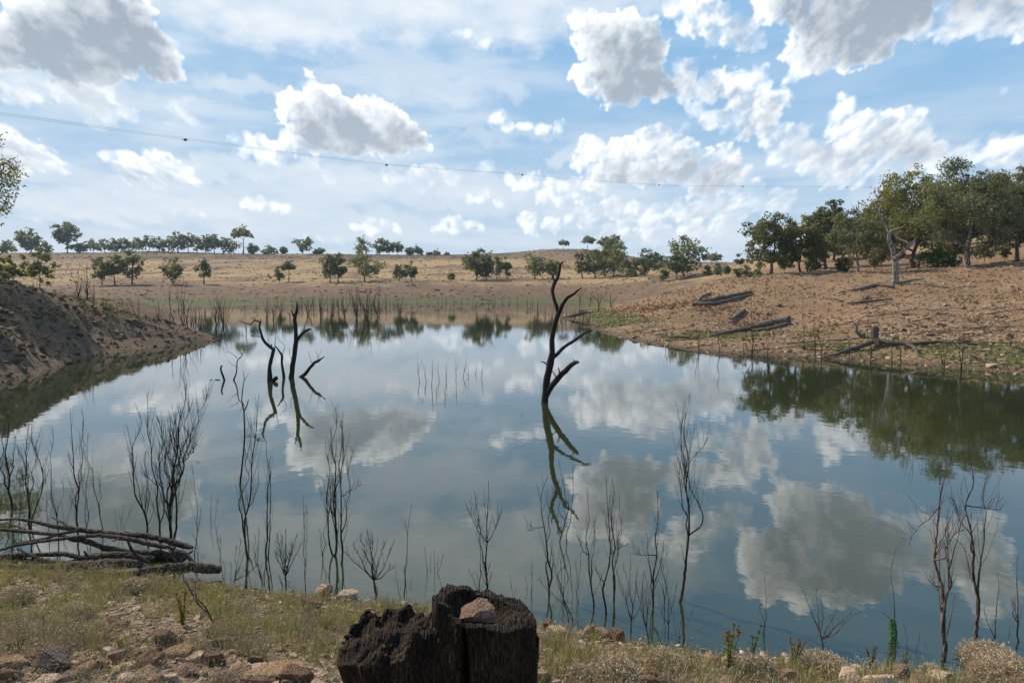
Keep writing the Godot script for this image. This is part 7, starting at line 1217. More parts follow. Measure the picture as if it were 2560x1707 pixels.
func sapling(o: Node3D, tops: Array, r0: float, twigs: float, spread: float, col: Color, sides := 6) -> void:
	r0 *= 0.70 if o.position.z > -12.0 else 0.80
	var fine := Shape.new()
	var first := PackedVector3Array()
	var n := 9
	for t in tops:
		var top := Vector3(t[0], t[1], t[2])
		var l := top.length()
		var s := Shape.new()
		var start: float = t[3]            # how far up the first stem this one parts from it
		var rr := r0
		var root := Vector3(0, -0.25, 0)
		if start > 0.0 and first.size():
			root = first[clampi(int(start * n), 0, n)]
			rr = r0 * (1.0 - 0.80 * pow(start, 0.7)) * 0.85
		elif first.size():
			rr *= 0.8
			root += Vector3(rng.randfn(), 0, rng.randfn()) * r0 * 0.9
		var span := top - root
		var side := Vector3(rng.randfn(), 0, rng.randfn()) * l * 0.030
		var wave := rng.randf_range(1.2, 2.6)
		var ctrl := []
		var p := PackedVector3Array()
		for i in n + 1:
			var f := float(i) / n
			# forks leave steeply sideways and then turn up
			var out := lerpf(f, pow(f, 0.72), 0.6) if start > 0.0 else lerpf(f, pow(f, 1.5), 0.6)
			var q := root + Vector3(span.x * out, span.y * f, span.z * out) + side * sin(f * PI * wave) * (1.0 - f * 0.5) + Vector3(rng.randfn(), 0, rng.randfn()) * l * 0.010 * minf(1.0, f * 4.0)
			p.append(q)
			ctrl.append([q.x, q.y, q.z, maxf(0.0011 + r0 * 0.07, rr * (1.0 - 0.90 * pow(f, 0.7)))])
		if first.is_empty(): first = p
		limb(s, ctrl, sides, col, 0.0, 0.5)
		put("stem", s.mesh(), mats.bark, o)
		var k := int(twigs * l * 1.1)
		for i in k:
			var f := rng.randf_range(0.22, 0.97)
			var a := p[clampi(int(f * n), 0, n - 1)].lerp(p[clampi(int(f * n) + 1, 0, n)], fmod(f * n, 1.0))
			var yaw := rng.randf() * TAU
			var up := rng.randf_range(0.8, 2.0) / maxf(spread, 0.2)
			var d := Vector3(cos(yaw), up, sin(yaw)).normalized()
			d = (d + (p[n] - p[0]).normalized() * 0.5).normalized()
			var len_ := l * rng.randf_range(0.10, 0.30) * (1.15 - f * 0.75)
			var tr := maxf(0.0009 + r0 * 0.05, rr * 0.26 * (1.0 - f * 0.7))
			var b := a + d * len_ * 0.5 + Vector3(0, -0.03, 0) * len_
			var c := a + d * len_ + Vector3(0, 0.22 * len_, 0)
			fine.tube(PackedVector3Array([a, b, c]), PackedFloat32Array([tr, tr * 0.75, tr * 0.4]), 4, col)
			for m in rng.randi_range(0, 3):
				var g := b.lerp(c, rng.randf())
				var d2 := (d + Vector3(rng.randfn(), 0.6, rng.randfn()) * 0.6).normalized()
				fine.tube(PackedVector3Array([g, g + d2 * len_ * rng.randf_range(0.2, 0.5)]), PackedFloat32Array([tr * 0.55, tr * 0.3]), 3, col)
	if fine.v.size(): put("twigs", fine.mesh(), mats.bark, o).set_meta("kind", "stuff")

func build_saplings() -> void:
	for r in SAPLINGS:
		var at := Vector3(r[0], maxf(ground(r[0], r[1]), -0.04) if r[2] < 0.5 else ground(r[0], r[1]), r[1])
		var o := thing(r[8], at, r[7], r[10], r[9])
		var d := rng.randf_range(0.8, 1.2)
		var c: Color = r[6]
		sapling(o, r[11], r[3], r[4], r[5], Color(c.r * d, c.g * d, c.b * d), 6 if r[1] > -12.0 else 5)

# ---------------------------------------------------------------- power line with marker balls
const WIRE := [[-54.52, 19.09, -62], [-57.1, 21.85, -78], [-47.86, 24.05, -102], [-24.39, 26.07, -135], [2.47, 28.86, -165], [42.45, 31.39, -200], [76.02, 34.98, -228], [126.67, 39.45, -262], [251.39, 47.79, -330], [396.97, 58.2, -400]]
const BALLS := [[-47.86, 24.05, -102], [-24.39, 26.07, -135], [2.47, 28.86, -165], [42.45, 31.39, -200], [76.02, 34.98, -228], [126.67, 39.45, -262]]

func build_power_line() -> void:
	var metal := StandardMaterial3D.new()
	metal.resource_name = "wire"; metal.albedo_color = Color(0.30, 0.31, 0.33); metal.roughness = 0.6; metal.metallic = 0.3
	var red := StandardMaterial3D.new()
	red.resource_name = "ball_red"; red.albedo_color = Color(0.55, 0.075, 0.04); red.roughness = 0.45
	for k in 2:
		var s := Shape.new()
		var ctrl := []
		for w in WIRE: ctrl.append([w[0], w[1] + k * 0.55 * (1.0 - 0.3 * k), w[2] - k * 1.2, 0.013])
		var pr := curve_of(ctrl, 8.0)
		s.tube(pr[0], pr[1], 5, Color.WHITE)
		tag(put("power_line_wire", s.mesh(), metal), ["lower wire of the power line carrying the red balls", "upper bare wire of the power line above the balls"][k], "power line")
	var names := ["first", "second", "third", "fourth", "fifth", "sixth"]
	for k in BALLS.size():
		var b: Array = BALLS[k]
		var o := thing("marker_ball", Vector3(b[0], b[1], b[2]), "red aircraft warning ball on the power line, %s from the left" % names[k], "marker ball", "red balls strung along the power line")
		var sp := SphereMesh.new(); sp.radius = 0.22; sp.height = 0.44; sp.radial_segments = 20; sp.rings = 10
		put("shell", sp, red, o)
		var cl := Shape.new()
		var d := (Vector3(WIRE[-1][0], 0, WIRE[-1][2]) - Vector3(WIRE[0][0], 0, WIRE[0][2])).normalized()
		cl.tube(PackedVector3Array([-d * 0.36, d * 0.36]), PackedFloat32Array([0.06, 0.06]), 8, Color.WHITE)
		put("clamp", cl.mesh(), metal, o)

# ---------------------------------------------------------------- stones
func rock_mesh(seed_: int, fine: int, size: Vector3, rough := 0.0) -> ArrayMesh:
	# a lump bounded by random cleavage planes
	var q := RandomNumberGenerator.new(); q.seed = seed_
	var planes := []
	for i in 9:
		planes.append([Vector3(q.randfn(), q.randfn() * 0.8, q.randfn()).normalized(), q.randf_range(0.50, 0.86)])
	planes.append([Vector3.UP.rotated(Vector3.RIGHT, q.randfn() * 0.15).rotated(Vector3.FORWARD, q.randfn() * 0.15), 0.62])
	planes.append([Vector3.DOWN, 0.6])
	var s := Shape.new()
	s.smooth = false
	var box := BoxMesh.new()
	box.subdivide_depth = fine; box.subdivide_height = fine; box.subdivide_width = fine
	var a := box.surface_get_arrays(0)
	var src: PackedVector3Array = a[Mesh.ARRAY_VERTEX]
	for p in src:
		var d := p.normalized()
		var r := 1.3
		for pl in planes:
			var k: float = d.dot(pl[0])
			if k > 0.05: r = minf(r, pl[1] / k)
		if rough > 0.0: r += rough * (lumps.get_noise_3d(d.x * 9.0 + seed_, d.y * 9.0, d.z * 9.0) * 2.2 + lumps.get_noise_3d(d.x * 26.0, d.y * 26.0 + seed_, d.z * 26.0))
		s.v.append(d * r * size)
		s.c.append(Color.WHITE)
	s.x = a[Mesh.ARRAY_INDEX]
	# flat facets: split the corners
	var f := Shape.new()
	f.smooth = false
	for i in s.x:
		f.v.append(s.v[i]); f.c.append(Color.WHITE); f.x.append(f.x.size())
	return f.mesh()

# x, z, width, height, turn, look, shape, sink, label
const STONES := [
	[-2.92, -4.183, 0.323, 0.176, -0.34, 0, 4, 0.22, "big dark grey boulder near the lower left corner"],
	[-3.285, -4.292, 0.28, 0.084, -0.42, 1, 3, 0.22, "flat tan slab left of the dark grey boulder"],
	[-3.505, -4.611, 0.119, 0.11, -0.01, 3, 8, 0.22, "brown upright stone above the flat tan slab"],
	[-2.867, -4.004, 0.174, 0.079, 0.47, 4, 6, 0.22, "pale flat stone below the dark grey boulder"],
	[-2.728, -4.035, 0.185, 0.104, -0.19, 2, 1, 0.22, "pinkish cracked stone right of the pale flat one"],
	[-2.761, -4.195, 0.17, 0.076, 0.11, 1, 8, 0.22, "tan stone touching the right side of the dark grey boulder"],
	[-2.643, -4.398, 0.137, 0.105, 0.05, 1, 5, 0.22, "tan angular stone with a lit left face, left of centre of the left stones"],
	[-2.455, -4.672, 0.229, 0.201, 0.18, 3, 3, 0.22, "brown pointed stone standing above the left stones"],
	[-2.309, -4.561, 0.242, 0.102, -0.28, 1, 6, 0.22, "long tan stone in front of the brown pointed one"],
	[-1.994, -4.403, 0.177, 0.138, -0.04, 3, 4, 0.22, "brown square block among the left stones"],
	[-2.544, -4.502, 0.169, 0.081, 0.29, 3, 2, 0.22, "low brown stone left of the long tan stone"],
	[-2.315, -4.131, 0.162, 0.087, -0.35, 1, 0, 0.22, "tan flattish stone in the lower part of the left stones"],
	[-2.381, -4.296, 0.185, 0.103, -0.26, 3, 8, 0.22, "brown slanting slab left of the square block"],
	[-2.202, -4.013, 0.132, 0.079, 0.48, 1, 5, 0.22, "tan stone at the bottom edge below the slanting slab"],
	[-2.138, -4.798, 0.167, 0.092, 0.24, 3, 6, 0.22, "brown stone behind the square block"],
	[-2.182, -4.481, 0.157, 0.06, 0.09, 4, 6, 0.22, "thin pale stone between long tan stone and square block"],
	[-3.191, -4.499, 0.379, 0.067, 0.24, 2, 8, 0.22, "long pinkish slab behind the dark grey boulder"],
	[-1.541, -4.263, 0.434, 0.121, 0.06, 1, 6, 0.22, "wide tan slab left of the stump"],
	[-1.363, -4.132, 0.303, 0.137, 0.03, 3, 4, 0.22, "brown slab leaning on the wide tan slab beside the stump"],
	[-1.766, -5.788, 0.235, 0.144, -0.42, 3, 5, 0.22, "reddish brown block on the grass by the water"],
	[-1.841, -6.443, 0.228, 0.15, 0.38, 4, 1, 0.22, "pale peaked stone at the water's edge left of the stump"],
	[-1.613, -6.36, 0.241, 0.111, 0.42, 4, 6, 0.22, "pale low stone at the water's edge nearest the stump"],
	[-1.395, -4.074, 0.123, 0.068, 0.11, 1, 4, 0.22, "tan stone at the bottom edge left of the stump"],
	[-1.196, -4.059, 0.186, 0.055, 0.21, 4, 4, 0.22, "pale flat stone at the foot of the stump"],
	[0.331, -5.661, 0.144, 0.116, -0.4, 3, 3, 0.22, "dark brown stone at the shore right of the stump"],
	[0.41, -5.513, 0.232, 0.081, -0.05, 4, 7, 0.22, "pale flat shore slab right of the dark brown stone"],
	[0.683, -5.662, 0.144, 0.116, -0.34, 1, 1, 0.22, "tan peaked shore stone under the straight sapling"],
	[0.789, -5.575, 0.185, 0.09, 0.08, 1, 7, 0.22, "tan low shore stone right of the peaked one"],
	[0.898, -5.511, 0.176, 0.137, -0.29, 3, 7, 0.22, "dark wedge shaped shore stone at the end of the shore stones"],
	[0.203, -4.301, 0.185, 0.148, -0.2, 1, 4, 0.22, "tan block right of the stump's foot"],
	[0.288, -4.269, 0.122, 0.083, 0.18, 4, 4, 0.22, "whitish stone beside the tan block right of the stump"],
	[0.488, -5.06, 0.117, 0.082, -0.43, 2, 3, 0.22, "reddish stone among the grass right of the stump"],
	[0.939, -4.476, 0.134, 0.114, 0.22, 3, 0, 0.22, "brown stone under the first dry bush"],
	[2.403, -4.634, 0.24, 0.158, -0.02, 4, 8, 0.22, "pale stone, left of the pale row at the lower right"],
	[2.566, -4.62, 0.269, 0.144, -0.11, 4, 6, 0.22, "largest pale stone of the lower right row"],
	[2.878, -4.891, 0.195, 0.101, 0.36, 2, 6, 0.22, "pinkish stone behind the lower right pale row"],
	[3.162, -4.819, 0.255, 0.129, 0.28, 4, 2, 0.22, "pale stone under the large many branched sapling"],
	[2.948, -4.72, 0.213, 0.119, 0.25, 2, 6, 0.22, "pinkish stone between the lower right pale stones"],
	[1.512, -4.982, 0.141, 0.125, 0.46, 2, 6, 0.22, "pinkish stone behind the yellow green thistle"],
	[0.956, -4.375, 0.171, 0.098, -0.05, 3, 3, 0.22, "dark brown stone at the bottom edge below the dry bush"],
	[2.018, -4.736, 0.165, 0.098, -0.32, 1, 2, 0.22, "tan stone at the foot of the second thistle"],
	[1.499, -4.509, 0.17, 0.087, 0.14, 1, 1, 0.22, "tan stone at the foot of the first thistle"],
	[3.305, -4.724, 0.183, 0.098, 0.18, 2, 5, 0.22, "pinkish stone beside the big pale bush at the lower right"],
	[-3.121, -4.037, 0.159, 0.091, 0.41, 3, 5, 0.22, "brown stone in the lower left corner"],
	[-2.699, -4.3, 0.123, 0.084, 0.13, 1, 4, 0.22, "tan stone between the dark grey boulder and lit tan stone"],
	[-1.771, -4.25, 0.166, 0.083, -0.14, 1, 0, 0.22, "tan stone left of the wide tan slab"],
	[-1.753, -4.478, 0.134, 0.067, 0.15, 3, 4, 0.22, "brown flat stone above the wide tan slab"],
	[-2.084, -4.198, 0.148, 0.088, -0.01, 2, 0, 0.22, "pinkish stone below the square block"],
	[-1.805, -4.087, 0.15, 0.074, -0.3, 3, 0, 0.22, "brown stone at the bottom edge left of the wide tan slab"],
	[-2.408, -4.046, 0.117, 0.067, 0.38, 4, 0, 0.22, "pale stone at the bottom edge of the left stones"]
]

func scatter(called: String, label: String, meshes: Array, mat: Material, spots: Array) -> void:
	# one MultiMesh for each variant under a single node
	var o := Node3D.new()
	o.name = called
	add_child(o)
	tag(o, label, "", "", "stuff")
	for k in meshes.size():
		var mine := []
		for i in range(k, spots.size(), meshes.size()): mine.append(spots[i])
		if mine.is_empty(): continue
		var mm := MultiMesh.new()
		mm.transform_format = MultiMesh.TRANSFORM_3D
		mm.use_colors = true
		mm.mesh = meshes[k]
		mm.instance_count = mine.size()
		for i in mine.size():
			mm.set_instance_transform(i, mine[i][0])
			mm.set_instance_color(i, mine[i][1])
		var mi := MultiMeshInstance3D.new()
		mi.name = "%s_kind" % called
		mi.multimesh = mm
		mi.material_override = mat
		mi.set_meta("kind", "stuff")
		o.add_child(mi, true)

func lying(at: Vector3, size: Vector3, tilt := 0.35) -> Transform3D:
	var b := Basis.from_euler(Vector3(rng.randfn() * tilt, rng.randf() * TAU, rng.randfn() * tilt)).scaled_local(size)
	return Transform3D(b, at)

func build_rocks() -> void:
	var looks := [mats["grey_stone"], mats["tan_stone"], mats["pink_stone"], mats["brown_stone"], mats["pale_stone"]]
	var shapes := []
	for i in 9: shapes.append(rock_mesh(40 + i, 5, Vector3.ONE * 0.5, 0.014))
	for r in STONES:
		var o := put("stone", shapes[int(r[6])], looks[int(r[5])])
		o.position = land(r[0], r[1]) + Vector3(0, r[3] * (0.46 - r[7]), 0)
		o.rotation = Vector3(rng.randfn() * 0.14, r[4], rng.randfn() * 0.14)
		o.scale = Vector3(r[2] * 0.96, r[3] * 1.35, r[2] * 0.72)
		tag(o, r[8], "stone", "stones lying on the near bank")
	# further single stones, too alike to tell apart
	var n := 0
	while n < 120:
		var z := -rng.randf_range(3.3, 6.6)
		var x := rng.randf_range(-0.80, 0.80) * absf(z)
		var h := ground(x, z)
		if h < 0.03 or (x < -0.2 and z < -5.3 and rng.randf() < 0.7): continue
		if Vector2(x + 0.35, z + 3.4).length() < 0.6: continue
		n += 1
		var o := put("stone", shapes[rng.randi() % 9], looks[[1, 3, 2, 4, 1, 3, 0][rng.randi() % 7]])
		var w := rng.randf_range(0.05, 0.13)
		o.position = Vector3(x, h + w * 0.10, z)
		o.rotation = Vector3(rng.randfn() * 0.25, rng.randf() * TAU, rng.randfn() * 0.25)
		o.scale = Vector3(w * 1.2, w * rng.randf_range(0.4, 0.8), w)
		tag(o, "small loose angular stone among the gravel of the near bank", "stone", "small loose stones on the near bank")
	n = 0
	while n < 110:
		var z := -rng.randf_range(22.0, 48.0)
		var x := rng.randf_range(0.12, 0.80) * absf(z)
		var h := ground(x, z)
		if h < 0.06 or h > 3.4: continue
		n += 1
		var o := put("stone", shapes[rng.randi() % 9], looks[[1, 3, 2, 4, 1, 1, 3][rng.randi() % 7]])
		var w := rng.randf_range(0.18, 0.42)
		o.position = Vector3(x, h + w * 0.08, z)
		o.rotation = Vector3(rng.randfn() * 0.25, rng.randf() * TAU, rng.randfn() * 0.25)
		o.scale = Vector3(w * 1.3, w * rng.randf_range(0.35, 0.75), w)
		tag(o, "weathered angular stone lying on the slope of the right bank", "stone", "stones lying on the right bank")
	n = 0
	while n < 26:
		var z := -rng.randf_range(23.0, 44.0)
		var x := rng.randf_range(0.15, 0.78) * absf(z)
		var h := ground(x, z)
		if h < 0.08 or h > 2.6: continue
		n += 1
		var yaw := rng.randf_range(-0.7, 0.7)
		var len_ := rng.randf_range(0.5, 1.6)
		var rows_ := []
		for k in 5:
			var f := (k - 2) * 0.5 * len_
			var px := cos(yaw) * f; var pz := sin(yaw) * f
			rows_.append([px, ground(x + px, z + pz) - h + 0.03 + 0.03 * rng.randf(), pz, 0.026 - 0.004 * k])
		var st := Shape.new()
		limb(st, rows_, 6, Color(0.17, 0.14, 0.115) * rng.randf_range(0.6, 1.4), 0.0, 0.8)
		var sk := put("stick", st.mesh(), mats.log)
		sk.position = Vector3(x, h, z)
		tag(sk, "thin weathered stick lying loose on the slope of the right bank", "stick", "loose sticks on the right bank")
	# rubble
	var small := []
	for i in 3: small.append(rock_mesh(70 + i, 1, Vector3.ONE * 0.5))
	var tones := [Color(0.42, 0.31, 0.22), Color(0.33, 0.23, 0.155), Color(0.47, 0.375, 0.28), Color(0.27, 0.185, 0.13), Color(0.36, 0.245, 0.18), Color(0.55, 0.46, 0.365)]
	var spots := []
	while spots.size() < 16000:
		var z := -rng.randf_range(2.6, 7.4)
		var x := rng.randf_range(-0.86, 0.86) * absf(z)
		var h := ground(x, z)
		if h < -0.05: continue
		if Vector2(x + 0.35, z + 3.4).length() < 0.35: continue
		var w: float = 0.010 + 0.055 * pow(rng.randf(), 2.6)
		var t: Color = tones[rng.randi() % 6]
		var b := rng.randf_range(0.75, 1.2)
		spots.append([lying(Vector3(x, h + w * 0.1, z), Vector3(w * 1.4, w * rng.randf_range(0.35, 0.8), w)), Color(t.r * b, t.g * b, t.b * b)])
	scatter("near_gravel", "gravel and flakes of stone over the near bank", small, mats["rubble"], spots)
	spots = []
	while spots.size() < 17000:
		var z := -rng.randf_range(20.0, 72.0)
		var x := rng.randf_range(0.06, 0.86) * absf(z)
		var h := ground(x, z)
		if h < -0.08 or h > 4.6: continue
		var m := patch.get_noise_2d(x * 3.0, z * 3.0)
		if h > 0.5 and m < -0.05 and rng.randf() < 0.72: continue
		var w: float = 0.04 + 0.17 * pow(rng.randf(), 2.4)
		if h < 0.45: w *= 0.85
		var t: Color = tones[rng.randi() % 6]
		var b := rng.randf_range(0.75, 1.15)
		spots.append([lying(Vector3(x, h + w * 0.08, z), Vector3(w * 1.4, w * rng.randf_range(0.35, 0.8), w)), Color(t.r * b, t.g * b * 0.98, t.b * b * 0.95)])
	scatter("right_bank_rubble", "broken stones strewn over the whole right bank", small, mats["rubble"], spots)
	spots = []
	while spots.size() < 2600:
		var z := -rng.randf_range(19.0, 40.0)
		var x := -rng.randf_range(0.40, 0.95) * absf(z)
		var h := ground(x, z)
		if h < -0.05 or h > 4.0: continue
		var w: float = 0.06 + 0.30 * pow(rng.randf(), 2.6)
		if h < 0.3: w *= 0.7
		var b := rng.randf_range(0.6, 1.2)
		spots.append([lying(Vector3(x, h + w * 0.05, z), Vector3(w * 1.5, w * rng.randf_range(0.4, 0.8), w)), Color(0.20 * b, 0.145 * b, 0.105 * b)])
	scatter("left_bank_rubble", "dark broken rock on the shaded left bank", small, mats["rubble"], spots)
	spots = []
	while spots.size() < 4200:
		var z := -rng.randf_range(104.0, 336.0)
		var x := rng.randf_range(-0.85, 0.62) * absf(z)
		var h := ground(x, z)
		if h < 0.2: continue
		var m := patch.get_noise_2d(x * 1.4 + 90.0, z * 1.4)
		var top := smoothstep(11.5, 13.5, h)
		if m < 0.02 and rng.randf() > 0.12 + 0.5 * top: continue
		var w: float = rng.randf_range(0.25, 0.7) * (0.6 + absf(z) * 0.0032)
		var b := rng.randf_range(0.6, 1.2)
		var c := Color(0.155 * b, 0.112 * b, 0.082 * b)
		spots.append([lying(Vector3(x, h + w * 0.02, z), Vector3(w * 1.6, w * rng.randf_range(0.3, 0.6), w), 0.15), c])
	scatter("far_slope_rocks", "dark basalt stones in bands over the far slope", small, mats["rubble"], spots)

# ---------------------------------------------------------------- grass, weeds and dry bushes
func tuft(seed_: int, blades: int, h: float, spread: float, wide: float, heads: bool) -> ArrayMesh:
	var q := RandomNumberGenerator.new(); q.seed = seed_
	var s := Shape.new()
	for i in blades:
		var yaw := q.randf() * TAU
		var out := q.randf() * spread
		var o := Vector3(cos(yaw), 0, sin(yaw)) * out * 0.35 * h
		var d := (Vector3(cos(yaw) * out, 1.0, sin(yaw) * out)).normalized()
		var l := h * q.randf_range(0.5, 1.1)
		var side := d.cross(Vector3(q.randfn(), 0.1, q.randfn())).normalized() * wide
		var b := s.v.size()
		var bend := Vector3(cos(yaw), -0.35, sin(yaw)) * l * 0.16 * q.randf()
		var tone := q.randf_range(0.75, 1.2)
		s.v.append_array(PackedVector3Array([o - side, o + side, o + d * l * 0.6 + side * 0.7, o + d * l * 0.6 - side * 0.7, o + d * l + bend]))
		for k in 5: s.c.append(Color(tone, tone, tone))
		s.x.append_array(PackedInt32Array([b, b + 2, b + 1, b, b + 3, b + 2, b + 3, b + 4, b + 2]))
		if heads and q.randf() < 0.6:
			for k in 3:
				var p := o + d * l + bend + Vector3(q.randfn(), q.randfn(), q.randfn()) * h * 0.03
				s.card(p, Vector3(q.randfn(), q.randfn(), q.randfn()).normalized() * h * 0.07, Vector3(q.randfn(), q.randfn(), q.randfn()).normalized() * h * 0.05, Color(1.7, 1.75, 1.85))
	return s.mesh()

func dry_bush(o: Node3D, w: float, h: float, stems: int, col: Color, flower: Color) -> void:
	# a mound of fine dry stems with tiny pale flower heads
	var s := Shape.new()
	var f := Shape.new()
	for i in stems:
		var yaw := rng.randf() * TAU
		var out := sqrt(rng.randf())
		var dir := Vector3(cos(yaw) * out * w * 0.5, h * sqrt(maxf(0.05, 1.0 - out * out * 0.75)) * rng.randf_range(0.72, 1.06), sin(yaw) * out * w * 0.5)
		var root := Vector3(cos(yaw), 0, sin(yaw)) * out * w * 0.22
		var mid := root.lerp(dir, 0.55) + Vector3(rng.randfn(), rng.randfn() * 0.5, rng.randfn()) * h * 0.08
		var b := rng.randf_range(0.65, 1.25)
		var c := Color(col.r * b, col.g * b, col.b * b)
		var k := 0.0016 + 0.0010 * rng.randf()
		var side := Vector3(rng.randfn(), 0, rng.randfn()).normalized() * k
		var v := s.v.size()
		s.v.append_array(PackedVector3Array([root - side, root + side, mid - side, mid + side, dir]))
		for q in 5: s.c.append(c)
		s.x.append_array(PackedInt32Array([v, v + 2, v + 1, v + 1, v + 2, v + 3, v + 2, v + 4, v + 3]))
		for q in 4:
			var p := mid.lerp(dir, rng.randf())
			var e := p + Vector3(rng.randfn(), rng.randf() * 1.2, rng.randfn()) * h * 0.13
			s.card(p, e - p, (e - p).cross(Vector3(rng.randfn(), rng.randfn(), rng.randfn())).normalized() * 0.0042, c)
			if rng.randf() < 0.13:
				var g := rng.randf_range(0.7, 1.15)
				f.card(e, Vector3(rng.randfn(), rng.randfn(), rng.randfn()).normalized() * 0.011, Vector3(rng.randfn(), rng.randfn(), rng.randfn()).normalized() * 0.011, Color(flower.r * g, flower.g * g, flower.b * g))
	put("stems", s.mesh(), mats.straw, o)
	put("flower_heads", f.mesh(), mats.straw, o).set_meta("kind", "stuff")

func thistle(o: Node3D, h: float, stems: int, green: Color, head: Color) -> void:
	for i in stems:
		var s := Shape.new(); var l := Shape.new()
		var yaw := rng.randf() * TAU
		var lean := rng.randf_range(0.05, 0.32)
		var hh := h * rng.randf_range(0.65, 1.0)
		var top := Vector3(cos(yaw) * lean * hh, hh, sin(yaw) * lean * hh)
		limb(s, [[0.0, -0.03, 0.0, 0.006], [top.x * 0.4, hh * 0.5, top.z * 0.4, 0.005], [top.x, top.y, top.z, 0.003]], 5, green, 0.0, 1.0)
		put("stem", s.mesh(), mats.bark, o)
		for k in 26:
			var f := rng.randf_range(0.08, 0.95)
			var p := Vector3(top.x * f, hh * f, top.z * f)
			var a := rng.randf() * TAU
			var d := Vector3(cos(a), rng.randf_range(0.1, 0.9), sin(a)).normalized()
			var b := rng.randf_range(0.7, 1.25)
			l.card(p, d * h * rng.randf_range(0.07, 0.15), d.cross(Vector3(rng.randfn(), rng.randfn(), rng.randfn())).normalized() * h * 0.035, Color(green.r * b, green.g * b, green.b * b))
		put("leaves", l.mesh(), mats.leaf, o).set_meta("kind", "stuff")
		var hd := Shape.new()
		for k in 3:
			var c := top + Vector3(rng.randfn(), rng.randf() - 0.3, rng.randfn()) * h * 0.05 * (1.0 if k else 0.0)
			for m in 30:
				var d := Vector3(rng.randfn(), rng.randfn() + 0.5, rng.randfn()).normalized()
				var b := rng.randf_range(0.7, 1.3)
				hd.card(c, d * h * 0.040, d.cross(Vector3(rng.randfn(), rng.randfn(), rng.randfn())).normalized() * h * 0.018, Color(head.r * b, head.g * b, head.b * b))
		put("flower_head", hd.mesh(), mats.straw, o)

# x, z, width, height, label of each dry bush
const BUSHES := [
	[0.695, -4.36, 0.402, 0.241, "straw coloured dry bush right of the stump"],
	[1.119, -4.809, 0.381, 0.176, "low tan dry bush left of the first thistle"],
	[1.77, -4.656, 0.342, 0.228, "grey dry bush between the two thistles"],
	[2.351, -4.919, 0.509, 0.186, "dry bush with many white heads right of the second thistle"],
	[3.828, -5.211, 0.601, 0.284, "large pale dry bush at the right edge, upper of two"],
	[3.561, -4.676, 0.658, 0.315, "large pale dry bush in the lower right corner"],
	[0.458, -4.395, 0.243, 0.162, "small dry bush close to the right side of the stump"],
	[3.206, -4.982, 0.182, 0.121, "small dry bush at the foot of the large many branched sapling"],
	[-3.575, -6.207, 0.41, 0.149, "grey dry bush before the fallen branches"],
	[-4.329, -5.749, 0.416, 0.208, "grey dry bush at the left edge"],
	[-3.593, -5.368, 0.422, 0.162, "low grey brown dry bush among the herbs at the left"]
]
const THISTLES := [
	[1.558, -4.69, 0.361, 6, "yellow green thistle with brown heads at the lower right", Color(0.21, 0.20, 0.06), Color(0.26, 0.15, 0.055)],
	[2.154, -4.969, 0.266, 5, "smaller thistle with orange brown heads right of the first", Color(0.24, 0.19, 0.08), Color(0.33, 0.17, 0.06)],
	[-2.62, -5.214, 0.31, 5, "yellowish dry weed beside the grey curved stem", Color(0.23, 0.19, 0.07), Color(0.36, 0.21, 0.07)],
	[1.904, -5.188, 0.283, 3, "thin green weed with small leaves between the thistles", Color(0.11, 0.16, 0.05), Color(0.20, 0.18, 0.08)],
	[2.821, -5.12, 0.187, 4, "dry upright weed before the rusty dead shrub", Color(0.24, 0.18, 0.10), Color(0.30, 0.20, 0.11)],
	[3.054, -5.078, 0.179, 3, "straw weed left of the large many branched sapling", Color(0.26, 0.20, 0.11), Color(0.34, 0.24, 0.14)]
]

